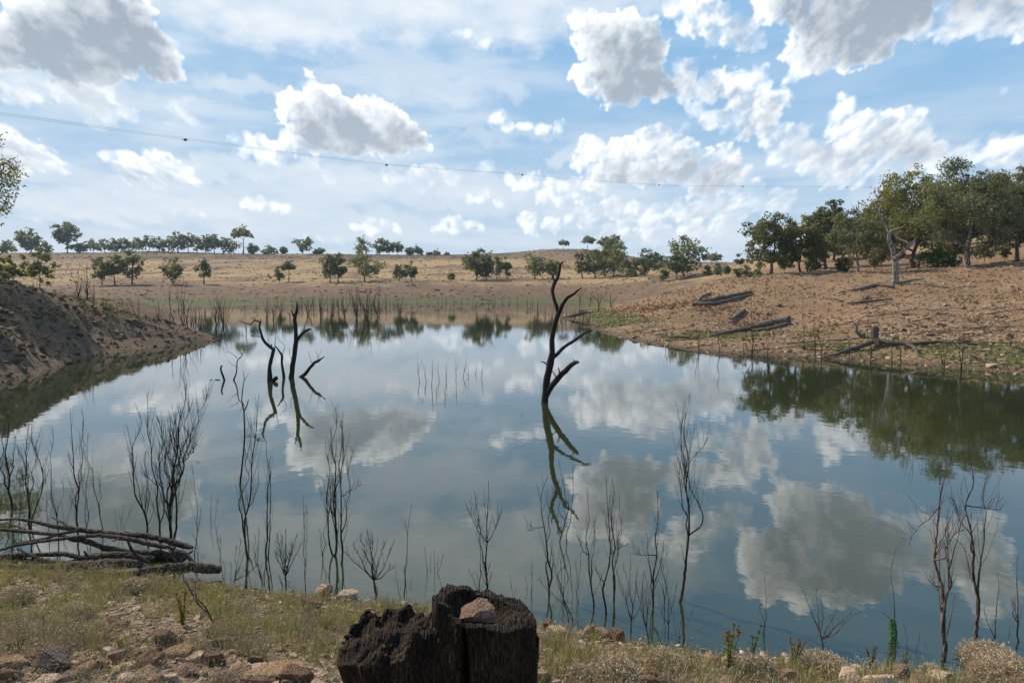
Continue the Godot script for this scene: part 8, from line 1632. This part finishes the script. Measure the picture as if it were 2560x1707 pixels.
func build_low_plants() -> void:
	for b in BUSHES:
		var o := thing("dry_bush", land(b[0], b[1], 0.01), b[4], "bush", "dry flowering bushes on the near bank")
		dry_bush(o, b[2] * 0.82, b[3] * 0.8, int(800 * clampf(b[2] * 2.2, 0.5, 2.2)), Color(0.39, 0.305, 0.205), Color(0.66, 0.55, 0.47))
	for t in THISTLES:
		var o := thing("thistle", land(t[0], t[1], 0.01), t[4], "weed", "tall weeds on the near bank")
		thistle(o, t[2], int(t[3]), t[5], t[6])
	# a green creeper on one bare stem
	var cl := Shape.new()
	var cp: Array = [3.203, -0.139, -5.476, 3.173, 0.216, -5.476]
	for k in 420:
		var f := rng.randf()
		var p := Vector3(lerpf(cp[0], cp[3], f), lerpf(cp[1], cp[4], f), lerpf(cp[2], cp[5], f)) + Vector3(rng.randfn(), 0, rng.randfn()) * 0.012
		cl.card(p, Vector3(rng.randfn(), rng.randfn() * 0.4 - 0.1, rng.randfn()).normalized() * 0.026, Vector3(rng.randfn(), rng.randfn(), rng.randfn()).normalized() * 0.014, Color(0.075, 0.17, 0.035) * rng.randf_range(0.7, 1.3))
	tag(put("green_creeper", cl.mesh(), mats.leaf), "bright green creeper climbing the thin bare stem at the lower right", "creeper")
	var blades := [tuft(1, 9, 0.14, 0.5, 0.0020, false), tuft(2, 7, 0.18, 0.3, 0.0020, false), tuft(3, 12, 0.09, 0.8, 0.0018, false), tuft(4, 8, 0.13, 0.6, 0.0016, true)]
	var spots := []
	while spots.size() < 4600:
		var z := -rng.randf_range(3.2, 7.3)
		var x := rng.randf_range(-0.84, 0.84) * absf(z)
		var h := ground(x, z)
		if h < 0.03: continue
		var lush := smoothstep(3.9, 5.2, -z) if x < 0.2 else smoothstep(3.4, 4.6, -z) * 0.85
		lush *= clampf(0.62 + patch.get_noise_2d(x * 30.0, z * 30.0) * 1.8, 0.05, 1.0)
		if rng.randf() > lush: continue
		var k := rng.randf()
		var c := (Color(0.33, 0.34, 0.10) if z < -5.0 and x < 0.4 else Color(0.27, 0.275, 0.10)) if k < 0.5 else (Color(0.38, 0.33, 0.16) if k < 0.75 else Color(0.42, 0.345, 0.23))
		c *= rng.randf_range(0.75, 1.2)
		var s := rng.randf_range(0.5, 1.25)
		spots.append([lying(Vector3(x, h - 0.005, z), Vector3(s, s * rng.randf_range(0.7, 1.3), s), 0.12), c])
	scatter("grass", "thin green and straw coloured grass on the near bank", blades, mats.straw, spots)
	var fuzz := [tuft(11, 60, 0.16, 1.3, 0.0012, true), tuft(12, 46, 0.13, 1.6, 0.0012, true), tuft(13, 70, 0.19, 1.0, 0.0012, true)]
	spots = []
	while spots.size() < 520:
		var z := -rng.randf_range(3.6, 7.0)
		var x := rng.randf_range(-0.84, 0.84) * absf(z)
		var h := ground(x, z)
		if h < 0.05: continue
		if patch.get_noise_2d(x * 22.0 + 40.0, z * 22.0) < -0.02: continue
		if Vector2(x + 0.35, z + 3.4).length() < 0.7: continue
		var s := rng.randf_range(0.45, 1.1)
		var c := Color(0.34, 0.29, 0.205).lerp(Color(0.27, 0.21, 0.155), rng.randf()) * rng.randf_range(0.8, 1.15)
		spots.append([lying(Vector3(x, h - 0.01, z), Vector3(s, s * 0.85, s), 0.1), c])
	scatter("dry_herbs", "low grey brown dry herbs on the near bank", fuzz, mats.straw, spots)
	# weeds on the other banks
	var weeds := [tuft(21, 8, 0.30, 0.7, 0.022, false), tuft(22, 7, 0.22, 1.1, 0.026, false)]
	spots = []
	while spots.size() < 8500:
		var z := -rng.randf_range(20.0, 80.0)
		var x := rng.randf_range(-0.8, 0.86) * absf(z)
		var h := ground(x, z)
		var c := Color(0.12, 0.165, 0.05)
		var s := rng.randf_range(0.35, 0.9)
		if x < -6.0:
			if h < 1.0 or rng.randf() > 0.30: continue
			c = c.lerp(Color(0.20, 0.165, 0.07), rng.randf())
			if patch.get_noise_2d(x * 6.0, z * 6.0) < 0.0: continue
		elif h > 0.06 and h < 0.75:
			if patch.get_noise_2d(x, z) + 0.4 * patch.get_noise_2d(x * 5.0, z * 5.0) < 0.02: continue
			s *= 0.6
		elif h > 1.9 and h < 2.5:
			if rng.randf() > 0.16: continue
			c = Color(0.20, 0.19, 0.075)
			s *= 0.9
		elif h > 0.75 and rng.randf() < 0.07 and patch.get_noise_2d(x * 2.0, z * 2.0) > -0.05:
			c = Color(0.22, 0.17, 0.095)
		else: continue
		c *= rng.randf_range(0.7, 1.2)
		spots.append([lying(Vector3(x, h - 0.01, z), Vector3(s, s, s), 0.1), c])
	scatter("bank_weeds", "green weeds along the margins of the left and right banks", weeds, mats.straw, spots)
	spots = []
	while spots.size() < 900:
		var f := rng.randf()
		var x := lerpf(8.6, 16.5, f) + rng.randfn() * 0.8
		var z := lerpf(-55.0, -43.0, f) + rng.randfn() * 1.2
		var h := ground(x, z)
		if h < 0.2: continue
		var c := Color(0.21, 0.10, 0.055).lerp(Color(0.27, 0.155, 0.08), rng.randf()) * rng.randf_range(0.7, 1.2)
		var s := rng.randf_range(0.3, 0.7)
		spots.append([lying(Vector3(x, h - 0.01, z), Vector3(s, s, s), 0.1), c])
	scatter("red_weeds", "patch of rust red weeds on the right bank spit", weeds, mats.straw, spots)
	var grass2 := [tuft(31, 8, 0.24, 1.2, 0.06, false), tuft(32, 7, 0.20, 1.5, 0.07, false)]
	spots = []
	while spots.size() < 6500:
		var z := -rng.randf_range(100.0, 325.0)
		var x := rng.randf_range(-0.85, 0.62) * absf(z)
		var h := ground(x, z)
		if h < 0.08: continue
		var c := Color(0.50, 0.36, 0.19)
		if h < 0.9: c = Color(0.11, 0.16, 0.055)
		elif h < 3.2: c = Color(0.23, 0.165, 0.115)
		elif patch.get_noise_2d(x, z) < -0.05: c = Color(0.26, 0.18, 0.11)
		c *= rng.randf_range(0.75, 1.2)
		var s := rng.randf_range(0.5, 1.1) * (0.6 + absf(z) * 0.003)
		spots.append([lying(Vector3(x, h - 0.02, z), Vector3(s, s * 0.8, s), 0.1), c])
	scatter("far_grass", "dry tussock grass over the far slope with a green margin", grass2, mats.straw, spots)

# ---------------------------------------------------------------- sky
const SKY_W := 4096
const SKY_H := 2048
# puffs of cumulus: azimuth and elevation in degrees, radius, thickness factor; a row of [base elevation, ...] opens each cloud
const CLOUDS := [[14.05, -35.26, 15.76, 2.36, 1.3, -32.81, 16.73, 2.45, 1.4, -30.23, 17.44, 2.67, 1.4, -28.13, 16.68, 2.35, 1.3, -26.48, 16.21, 1.56, 1.1, -25.51, 15.62, 0.87, 1, -32.39, 15.2, 2.36, 1.5, -29.8, 15.32, 2.18, 1.5, -34.45, 17.71, 1.74, 0.6, -31.42, 19.33, 2.32, 0.8, -28.3, 18.83, 1.63, 0.8, -37.13, 14.9, 1.69, 0.5, -32.85, 20.55, 1.99, 0.5, -30.05, 21.12, 1.81, 0.5],
	[-9, -34.48, 12.57, 1.16, 0.42, -32.49, 13.13, 1.46, 0.38, -30.58, 12.69, 1.37, 0.34, -29.01, 11.95, 1.07, 0.34, -29.96, 11.85, 0.98, 0.29, -35.66, 12.67, 1.14, 0.34, -31.45, 13.56, 1.62, 0.25],
	[10.2, -17.77, 14.14, 1.14, 0.9, -16.82, 13.43, 1.77, 1, -15.64, 14.76, 1.35, 1, -14.67, 13.88, 1.89, 1.2, -13.18, 12.85, 1.98, 1.3, -11.47, 13.48, 1.26, 1, -10.1, 12.82, 1.61, 1.1, -8.73, 12.05, 1.53, 1.1, -7.51, 11.42, 1.1, 1, -6.63, 11.1, 0.55, 1, -15.88, 11.57, 1.96, 1.3, -13.21, 11.38, 2, 1.4, -10.47, 11.33, 1.69, 1.3, -17.7, 11.14, 1.29, 1],
	[-9, -21.81, 10.93, 0.62, 0.4, -20.72, 11.2, 0.75, 0.4, -19.79, 10.85, 0.95, 0.4, -21.05, 10.45, 0.94, 0.28, -19.17, 10.25, 1.28, 0.28],
	[7.57, -35.94, 9.5, 1.33, 0.8, -34.9, 8.92, 1.1, 0.8, -33.95, 8.54, 1.01, 0.8, -33.1, 8.1, 0.71, 0.8, -35.9, 7.98, 1.29, 0.8, -36.99, 9.1, 1.51, 0.8],
	[7.11, -29.87, 8.92, 0.74, 0.75, -28.73, 9.08, 0.92, 0.75, -27.49, 8.73, 1.06, 0.75, -26.22, 8.51, 0.96, 0.75, -25.21, 8.12, 0.91, 0.75, -24.34, 7.7, 0.55, 0.75, -29.05, 7.85, 1.16, 0.75, -27.1, 7.83, 1.07, 0.75],
	[-9, -25.96, 13, 0.59, 0.4, -25.16, 13.38, 0.53, 0.4, -24.71, 13.66, 0.36, 0.4, -25.49, 12.45, 0.83, 0.4, -24.63, 12.02, 0.48, 0.4, -25.94, 11.98, 0.53, 0.4],
	[11.95, -1.29, 13.18, 0.82, 0.5, -0.39, 12.68, 0.76, 0.5, 0.86, 12.62, 0.76, 0.5, 2.28, 12.67, 0.83, 0.5, 3.71, 12.59, 0.69, 0.5, -0.93, 13.41, 0.55, 0.5],
	[-9, 6.12, 19.87, 1.36, 1, 5.96, 18.52, 1.51, 1, 7.34, 19.08, 1.79, 1.2, 8.9, 19.46, 1.77, 1.1, 10.45, 18.93, 1.54, 1.1, 11.32, 17.82, 1.45, 1.2, 7.37, 17.08, 1.92, 1.4, 9.28, 17, 2.03, 1.6, 10.67, 15.68, 1.81, 1.5, 8.61, 15.46, 1.83, 1.5, 9.66, 14.46, 1.07, 1.3, 5.98, 16.5, 1.33, 1, 5.41, 20.79, 0.52, 1, 12.05, 14.98, 1.31, 1.1, 6.51, 15.37, 1.07, 1],
	[-9, 13.71, 16.44, 1.09, 0.39, 13.57, 15.21, 1.46, 0.39, 15.4, 15.09, 1.16, 0.33, 17.67, 15.38, 1.45, 0.55, 19.28, 15.09, 1.24, 0.55, 16.38, 15.33, 1.14, 0.55, 20.88, 13.88, 1.3, 0.55, 18.04, 13.81, 1.74, 0.55, 19.98, 12.73, 1.72, 0.55, 16.11, 13, 1.17, 0.39, 21.9, 11.02, 1.12, 0.39, 20.34, 11.29, 1.26, 0.44, 22.85, 10.01, 1.24, 0.39, 17.76, 12.26, 1.28, 0.44, 15.11, 13.54, 0.97, 0.28, 21.31, 9.95, 1.26, 0.28],
	[8.1, 25.02, 11.68, 1.25, 0.62, 25.56, 12.68, 1, 0.62, 26.89, 11.65, 1.34, 0.62, 28.57, 11.33, 1.31, 0.62, 29.65, 11.65, 1.01, 0.62, 30.35, 10.7, 0.95, 0.62, 27.23, 10.11, 1.61, 0.74, 25.22, 10.29, 1.38, 0.68, 29.46, 9.61, 1.57, 0.68, 31.34, 9.29, 1.11, 0.62, 32.62, 9.16, 0.65, 0.62, 23.76, 9.78, 1.04, 0.62, 22.88, 9.15, 0.93, 0.5, 25.85, 9.01, 1.5, 0.62, 28.96, 8.76, 1.44, 0.62],
	[-9, 26.19, 7.58, 1.02, 0.4, 28.18, 7.61, 1.06, 0.4, 30.09, 7.62, 1.03, 0.4, 31.9, 8.21, 1.11, 0.4, 33.38, 9.08, 0.81, 0.4, 35.1, 8.76, 1.31, 0.4, 36.02, 9.22, 1.02, 0.4, 24.41, 8.17, 0.92, 0.4],
	[-9, 12.78, 20.69, 1.13, 0.39, 14.29, 20.14, 1.43, 0.39, 15.93, 19.85, 1.6, 0.44, 17.58, 18.68, 1.41, 0.44, 15.98, 18.24, 1.12, 0.39, 18.87, 17.97, 0.92, 0.28, 14.59, 21.12, 1.85, 0.39],
	[-9, 20.99, 19.6, 1.77, 0.85, 22.54, 18.56, 1.81, 1.02, 24.62, 18.29, 2.15, 1.36, 26.62, 18.28, 2.23, 1.61, 28.55, 17.98, 1.91, 1.61, 29.92, 17.22, 1.07, 1.1, 22.61, 16.83, 1.54, 0.77, 24.12, 16.22, 1.05, 0.68, 25.83, 16.72, 1.71, 1.19, 28.07, 16.69, 1.39, 1.27, 20.64, 21.04, 2.05, 0.85, 23.32, 21.49, 2.54, 1.1, 26.49, 21.25, 2.59, 1.53, 28.98, 20.3, 2.12, 1.36, 20.88, 22.9, 1.72, 0.85, 23.84, 23.25, 1.66, 0.85, 30.86, 19.43, 1.56, 0.68, 19.74, 20.31, 1.37, 0.68, 22.05, 15.58, 1.08, 0.42],
	[-9, 31.72, 17.45, 1.2, 0.32, 33.2, 17.7, 1.52, 0.36, 34.68, 16.9, 1.14, 0.36, 35.83, 17.18, 1.7, 0.41, 32.87, 19.3, 2.26, 0.45, 35.24, 19.54, 2.65, 0.45],
	[6.88, 7.09, 10.76, 1.38, 0.72, 9.02, 10.71, 1.23, 0.72, 10.76, 10.82, 1.49, 0.72, 12.3, 11.09, 1.34, 0.72, 13.5, 10.55, 1.14, 0.72, 14.86, 9.66, 1.07, 0.72, 16.86, 9.24, 1.45, 0.72, 18.51, 8.5, 1.17, 0.72, 19.34, 7.64, 0.78, 0.72, 8.69, 9.54, 1.72, 0.86, 11.13, 9.3, 1.71, 0.94, 13.53, 8.88, 1.69, 0.86, 15.9, 7.96, 1.67, 0.94, 17.89, 7.54, 1.18, 0.86, 5.86, 9.77, 1.04, 0.72, 7.29, 8.89, 1.39, 0.72],
	[6.86, 0.14, 8.61, 0.78, 0.4, 1.58, 8.44, 0.99, 0.4, 3.38, 7.91, 1.2, 0.4, 5.17, 7.54, 1.2, 0.4, 6.59, 7.87, 1.4, 0.4],
	[5.48, -21.03, 6.09, 0.51, 0.7, -19.92, 6.4, 0.65, 0.7, -18.96, 6.1, 0.59, 0.7, -18, 5.87, 0.53, 0.7, -20.25, 5.79, 0.58, 0.7],
	[4.96, -25.76, 5.31, 0.37, 0.6, -24.87, 5.38, 0.4, 0.6, -24.13, 5.22, 0.31, 0.6],
	[3.93, -12.83, 4.64, 0.55, 0.6, -11.79, 4.93, 0.62, 0.6, -10.58, 4.75, 0.63, 0.6, -9.53, 4.52, 0.53, 0.6, -11.28, 4.32, 0.63, 0.6],
	[4, -5.62, 4.91, 0.57, 0.7, -4.54, 5.17, 0.71, 0.7, -3.47, 4.82, 0.64, 0.7, -2.57, 4.57, 0.5, 0.7, -6.34, 4.55, 0.43, 0.7, -4.55, 4.46, 0.71, 0.7],
	[6.16, -3.64, 6.93, 0.57, 0.45, -2.56, 7.04, 0.64, 0.45, -1.3, 6.7, 0.57, 0.45],
	[6.23, 2.66, 7.04, 0.78, 0.5, 4.1, 6.93, 0.78, 0.5, 5.53, 6.67, 0.71, 0.5],
	[4.04, 0.87, 5.46, 0.71, 0.6, 1.77, 5.11, 0.79, 0.6, 3.39, 5.03, 0.79, 0.6, 4.83, 5.16, 0.71, 0.6, 6.26, 4.9, 0.78, 0.6, 7.69, 4.71, 0.71, 0.6, 1.41, 4.58, 0.93, 0.6],
	[3.26, 5.89, 6.14, 0.92, 0.5, 8.02, 6.29, 0.98, 0.5, 9.79, 5.73, 1.05, 0.5, 11.54, 5.36, 1.11, 0.5, 13.6, 5.66, 1.16, 0.5, 15.29, 5.78, 1.01, 0.5, 16.95, 5.9, 0.87, 0.5, 9.1, 4.7, 1.2, 0.5, 11.56, 4.31, 1.18, 0.5, 14.3, 4.61, 1.16, 0.5, 16.31, 4.74, 1.01, 0.5],
	[-9, 18.26, 5.86, 1.12, 0.3, 19.86, 6.14, 1.11, 0.3, 21.43, 6.4, 1.09, 0.3, 18.87, 7.17, 0.78, 0.3, 17.63, 4.87, 1, 0.3],
	[-9, -9.82, 8.83, 0.96, 0.35, -8.07, 8.7, 1.04, 0.35, -6.3, 8.91, 1.19, 0.35, -4.88, 8.41, 0.91, 0.35, -7.37, 7.86, 0.7, 0.35],
	[-9, -15.29, 8.81, 1, 0.2, -2.01, 9.47, 0.84, 0.2],
	[3.21, -16.74, 3.7, 0.4, 0.4, -15.74, 3.48, 0.48, 0.4, -14.39, 3.5, 0.48, 0.4],
	[3.68, -34.4, 4.37, 0.38, 0.35, -33.64, 4.61, 0.44, 0.35, -32.9, 4.44, 0.33, 0.35, -32.12, 4.57, 0.34, 0.35],
	[-9, -4.27, 19.48, 0.46, 0.35, -3.21, 19.35, 0.59, 0.35, -2.16, 18.9, 0.53, 0.35, -1.45, 18.39, 0.33, 0.35],
	[-9, -15.73, 17.57, 0.38, 0.2, -15.25, 17.25, 0.25, 0.2],
	[-9, 35.14, 12.67, 0.36, 0.25],
	[-9, 13.97, 12.26, 0.53, 0.3]]
# thin streaks: azimuth, elevation, half width, half height, opacity
const STREAKS := [[-16.8, 21.08, 10.64, 3.87, 0.93],
	[-3.79, 22.64, 15.02, 4.08, 0.9],
	[4.1, 22.63, 13.7, 3.01, 0.8],
	[-28.15, 21.28, 11.92, 2.94, 0.8],
	[-5.94, 15.53, 7.86, 1.28, 0.62],
	[-20.64, 14.77, 4.19, 0.79, 0.55],
	[-6.7, 14.79, 5.77, 0.89, 0.5],
	[-19.97, 8.71, 10.16, 0.97, 0.75],
	[-8.38, 7.82, 14.62, 1.37, 0.75],
	[-27.72, 5.71, 11.04, 1.55, 0.85],
	[-15.83, 4.72, 13.09, 1.53, 0.7],
	[-0.92, 6.52, 8.94, 1.05, 0.6],
	[-0.92, 11.85, 5.35, 0.5, 0.4],
	[31.03, 5.86, 6.55, 1.2, 0.5],
	[35.82, 9.79, 2, 0.55, 0.6],
	[-32.9, 13.02, 5.48, 1.52, 0.7],
	[-31.28, 11.73, 3.51, 0.86, 0.55],
	[5.31, 10.45, 2.66, 0.85, 0.6],
	[-16.05, 17.03, 2.29, 0.45, 0.3]]

func smooth(a: float, b: float, x: float) -> float:
	var t := clampf((x - a) / (b - a), 0.0, 1.0)
	return t * t * (3.0 - 2.0 * t)

func clear_air(az: float, el: float) -> Color:
	# blue overhead, paler near the horizon and on the sun's side
	var up := clampf(el / 90.0, 0.0, 1.0)
	var t := pow(clampf(el / 34.0, 0.0, 1.0), 0.48)
	var low := Color(0.555, 0.65, 0.73)
	var mid := Color(0.080, 0.325, 0.620)
	var top := Color(0.10, 0.26, 0.50)
	var c := low.lerp(mid, t).lerp(top, smooth(0.3, 1.0, up))
	var sun := Vector3(sin(deg_to_rad(SUN_AZ)) * cos(deg_to_rad(SUN_EL)), sin(deg_to_rad(SUN_EL)), -cos(deg_to_rad(SUN_AZ)) * cos(deg_to_rad(SUN_EL)))
	var d := Vector3(sin(deg_to_rad(az)) * cos(deg_to_rad(el)), sin(deg_to_rad(el)), -cos(deg_to_rad(az)) * cos(deg_to_rad(el)))
	var g := maxf(0.0, d.dot(sun))
	var glow := pow(g, 3.0) * 0.34
	return c.lerp(Color(0.72, 0.78, 0.83), glow)

# one raster of sky: az from a0, el from e0 (bottom row), step degrees a texel; rows run downwards
func sky_raster(a0: float, e0: float, step: float, w: int, h: int, march: bool) -> PackedFloat32Array:
	var nz := FastNoiseLite.new()
	nz.seed = 5; nz.noise_type = FastNoiseLite.TYPE_SIMPLEX; nz.fractal_type = FastNoiseLite.FRACTAL_FBM
	nz.fractal_octaves = 5; nz.fractal_gain = 0.55; nz.frequency = 0.16
	var nb := FastNoiseLite.new()
	nb.seed = 9; nb.noise_type = FastNoiseLite.TYPE_CELLULAR; nb.cellular_return_type = FastNoiseLite.RETURN_DISTANCE
	nb.fractal_type = FastNoiseLite.FRACTAL_FBM; nb.fractal_octaves = 3; nb.fractal_gain = 0.5; nb.frequency = 0.55
	var nd := FastNoiseLite.new()
	nd.seed = 31; nd.noise_type = FastNoiseLite.TYPE_SIMPLEX; nd.fractal_type = FastNoiseLite.FRACTAL_FBM
	nd.fractal_octaves = 5; nd.fractal_gain = 0.6; nd.frequency = 0.42
	var de_ := PackedFloat32Array(); de_.resize(w * h)
	var wx := PackedFloat32Array(); var wy := PackedFloat32Array(); var bl := PackedFloat32Array(); var tk := PackedFloat32Array()
	wx.resize(w * h); wy.resize(w * h); bl.resize(w * h); tk.resize(w * h)
	for j in h:
		var el := e0 + (h - 0.5 - j) * step
		var sq := 1.0 + 1.6 / (1.0 + maxf(el, 0.0) * 0.25)     # clouds far off, near the horizon, look smaller
		for i in w:
			var az := a0 + (i + 0.5) * step
			var k := j * w + i
			wx[k] = nz.get_noise_2d(az * sq, el * sq * 1.15)
			wy[k] = nz.get_noise_2d(az * sq + 400.0, el * sq * 1.15 + 90.0)
			de_[k] = nd.get_noise_2d(az * sq * 0.9, el * sq * 1.25)
			bl[k] = nb.get_noise_2d(az * sq, el * sq * 1.1)
	for c in CLOUDS + far_clouds:
		var base: float = c[0]
		for q in range(1, c.size(), 4):
			var ca: float = c[q]; var ce: float = c[q + 1]; var r: float = c[q + 2]; var f: float = c[q + 3]
			var rr := r * 1.75
			var i0 := maxi(0, int((ca - rr - a0) / step)); var i1 := mini(w, int((ca + rr - a0) / step) + 1)
			var j0 := maxi(0, int(h - (ce + rr - e0) / step)); var j1 := mini(h, int(h - (ce - rr - e0) / step) + 1)
			var amp := 0.62 * pow(r, 0.75)
			for j in range(j0, j1):
				var el := e0 + (h - 0.5 - j) * step
				for i in range(i0, i1):
					var k := j * w + i
					var dx := a0 + (i + 0.5) * step + wx[k] * amp - ca
					var dy := (el + wy[k] * amp - ce) * 1.08
					var v := 1.0 - (dx * dx + dy * dy) / (r * r)
					v += (bl[k] * 0.42 + de_[k] * 0.80) * (1.0 - 0.80 * clampf(v * 1.4, 0.0, 1.0)) + 0.10
					if v <= 0.0: continue
					var t := r * pow(v, 0.78) * f * 1.1
					if base > -5.0:
						t *= smooth(base - 0.35 * minf(r, 1.6), base + 0.45 * minf(r, 1.6), el + wy[k] * amp * 0.7 + de_[k] * 0.5)
					# join puffs softly
					var o := tk[k]
					tk[k] = maxf(o, t) + minf(o, t) * 0.34
	var nc := FastNoiseLite.new()
	nc.seed = 21; nc.noise_type = FastNoiseLite.TYPE_SIMPLEX_SMOOTH; nc.fractal_type = FastNoiseLite.FRACTAL_FBM
	nc.fractal_octaves = 6; nc.fractal_gain = 0.58; nc.frequency = 0.075
	var out := PackedFloat32Array(); out.resize(w * h * 3)
	for j in h:
		var el := e0 + (h - 0.5 - j) * step
		var hz := 1.0 / (1.0 + maxf(el, 0.0) * 0.12)
		for i in w:
			var az := a0 + (i + 0.5) * step
			var k := j * w + i
			var c := clear_air(az, el)
			# thin high cloud drawn out along the horizon
			var n := nc.get_noise_2d(az * 0.62, el * (2.6 + 5.0 * hz))
			var n2 := nc.get_noise_2d(az * 2.1 + 50.0, el * (4.0 + 6.0 * hz))
			var thin := (0.30 - 0.20 * smooth(-5.0, 25.0, az) * smooth(8.0, 14.0, el)) * smooth(-0.25, 0.55, n) + 0.55 * hz * smooth(-0.45, 0.35, n + n2 * 0.45)
			thin *= 1.0 - 0.45 * smooth(-4.0, 14.0, az) * smooth(6.0, 12.0, el)
			thin *= 1.0 - 0.6 * smooth(23.0, 28.0, el)
			for s in STREAKS:
				var dx: float = (az + wx[k] * 2.2 - s[0]) / s[2]
				var dy: float = (el + wy[k] * 0.9 + n2 * 0.35 * s[3] - s[1]) / s[3]
				var d := dx * dx + dy * dy
				if d < 1.6:
					thin = maxf(thin, s[4] * smooth(1.5, 0.25, d) * (0.82 + 0.36 * n2))
			thin = clampf(thin, 0.0, 0.93)
			c = c.lerp(Color(0.765, 0.80, 0.835), thin)
			var t := tk[k]
			if t > 0.004:
				var tt := t * (0.45 + 1.0 * smooth(-0.45, 0.45, wy[k] * 0.7 + de_[k] * 0.8))
				var op := 1.0 - exp(-tt * tt * (1.2 + 2.0 * hz) - tt * (0.8 + 0.9 * hz))
				var lit := 1.0
				if march:
					var da := SUN_AZ - az; var de := SUN_EL + 14.0 - el
					var l := sqrt(da * da + de * de)
					var sx := da / l / step; var sy := -de / l / step
					var acc := 0.0
					var st := 0.16
					var at := 0.0
					for m in 9:
						at += st
						var ii := i + int(sx * at); var jj := j + int(sy * at)
						if ii >= 0 and ii < w and jj >= 0 and jj < h:
							acc += tk[jj * w + ii] * st
						st *= 1.28
					lit = exp(-acc * 0.20 * (1.0 + 1.5 * hz))
					var i1 := clampi(i + int(sx * 0.34), 0, w - 1); var j1 := clampi(j + int(sy * 0.34), 0, h - 1)
					lit = clampf(lit + clampf((t - tk[j1 * w + i1]) * 0.7, -0.12, 0.30) * exp(-t * 0.55), 0.0, 1.1)
				else:
					lit = exp(-t * 0.5)
				var deep := exp(-maxf(0.0, t - 0.55) * 0.36)
				lit = maxf(lit, 0.80 * exp(-t * 1.1))
				var b := clampf(0.02 + 1.10 * lit * (0.42 + 0.58 * deep) + (de_[k] * 0.30 + wx[k] * 0.34 + bl[k] * 0.10) * (0.25 + 0.75 * exp(-t * 0.14)), 0.0, 1.15)
				var grey := Color(0.165, 0.225, 0.305).lerp(Color(0.38, 0.45, 0.525), hz * 0.8)
				var cc := grey.lerp(Color(1.20, 1.215, 1.225), b)
				cc = cc.lerp(Color(0.80, 0.84, 0.87), 0.55 * hz)
				c = c.lerp(cc, op)
			var hazy := exp(-maxf(el, 0.0) / 3.6) * 0.7
			c = c.lerp(Color(0.62, 0.69, 0.745), hazy)
			out[k * 3] = c.r; out[k * 3 + 1] = c.g; out[k * 3 + 2] = c.b
	return out

var far_clouds := []

func computed_sky() -> ImageTexture:
	var rng := RandomNumberGenerator.new(); rng.seed = 77
	# the same fair-weather cumulus all round, outside the part of the sky that was looked at closely
	for n in 95:
		var az := rng.randf_range(44.0, 316.0)
		if az > 180.0: az -= 360.0
		var el := 2.0 + 62.0 * pow(rng.randf(), 1.7)
		var size := 1.3 + el * 0.11 * rng.randf_range(0.5, 1.3)
		far_clouds.append(heap(rng, az, el, size))
	for n in 26:
		var el := rng.randf_range(37.0, 62.0)
		far_clouds.append(heap(rng, rng.randf_range(-46.0, 46.0), el, 1.5 + el * 0.09))
	var small := sky_raster(-180.0, 0.0, 360.0 / 1024.0, 1024, 256, false)
	var img := Image.create_from_data(1024, 256, false, Image.FORMAT_RGBF, small.to_byte_array())
	img.resize(SKY_W, SKY_H / 2, Image.INTERPOLATE_CUBIC)
	var sky := Image.create(SKY_W, SKY_H, false, Image.FORMAT_RGBF)
	sky.fill(Color(0.36, 0.37, 0.36))
	sky.blit_rect(img, Rect2i(0, 0, SKY_W, SKY_H / 2), Vector2i(0, 0))
	var step := 360.0 / SKY_W
	var w := 1100; var h := 400
	var a0 := -w / 2.0 * step
	var fine := sky_raster(a0, 0.0, step, w, h, true)
	var part := Image.create_from_data(w, h, false, Image.FORMAT_RGBF, fine.to_byte_array())
	sky.blit_rect(part, Rect2i(0, 0, w, h), Vector2i(SKY_W / 2 - w / 2, SKY_H / 2 - h))
	var turned := Image.create(SKY_W, SKY_H, false, Image.FORMAT_RGBF)   # straight ahead (-Z) lies at the picture's edge
	turned.blit_rect(sky, Rect2i(SKY_W / 2, 0, SKY_W / 2, SKY_H), Vector2i(0, 0))
	turned.blit_rect(sky, Rect2i(0, 0, SKY_W / 2, SKY_H), Vector2i(SKY_W / 2, 0))
	return ImageTexture.create_from_image(turned)

func heap(rng: RandomNumberGenerator, az: float, el: float, size: float) -> Array:
	var c := [el - size * 0.35]
	for q in rng.randi_range(4, 8):
		c.append_array([az + rng.randf_range(-1.4, 1.4) * size, el + rng.randf_range(-0.2, 0.7) * size, size * rng.randf_range(0.45, 0.95), rng.randf_range(0.8, 1.2)])
	return c
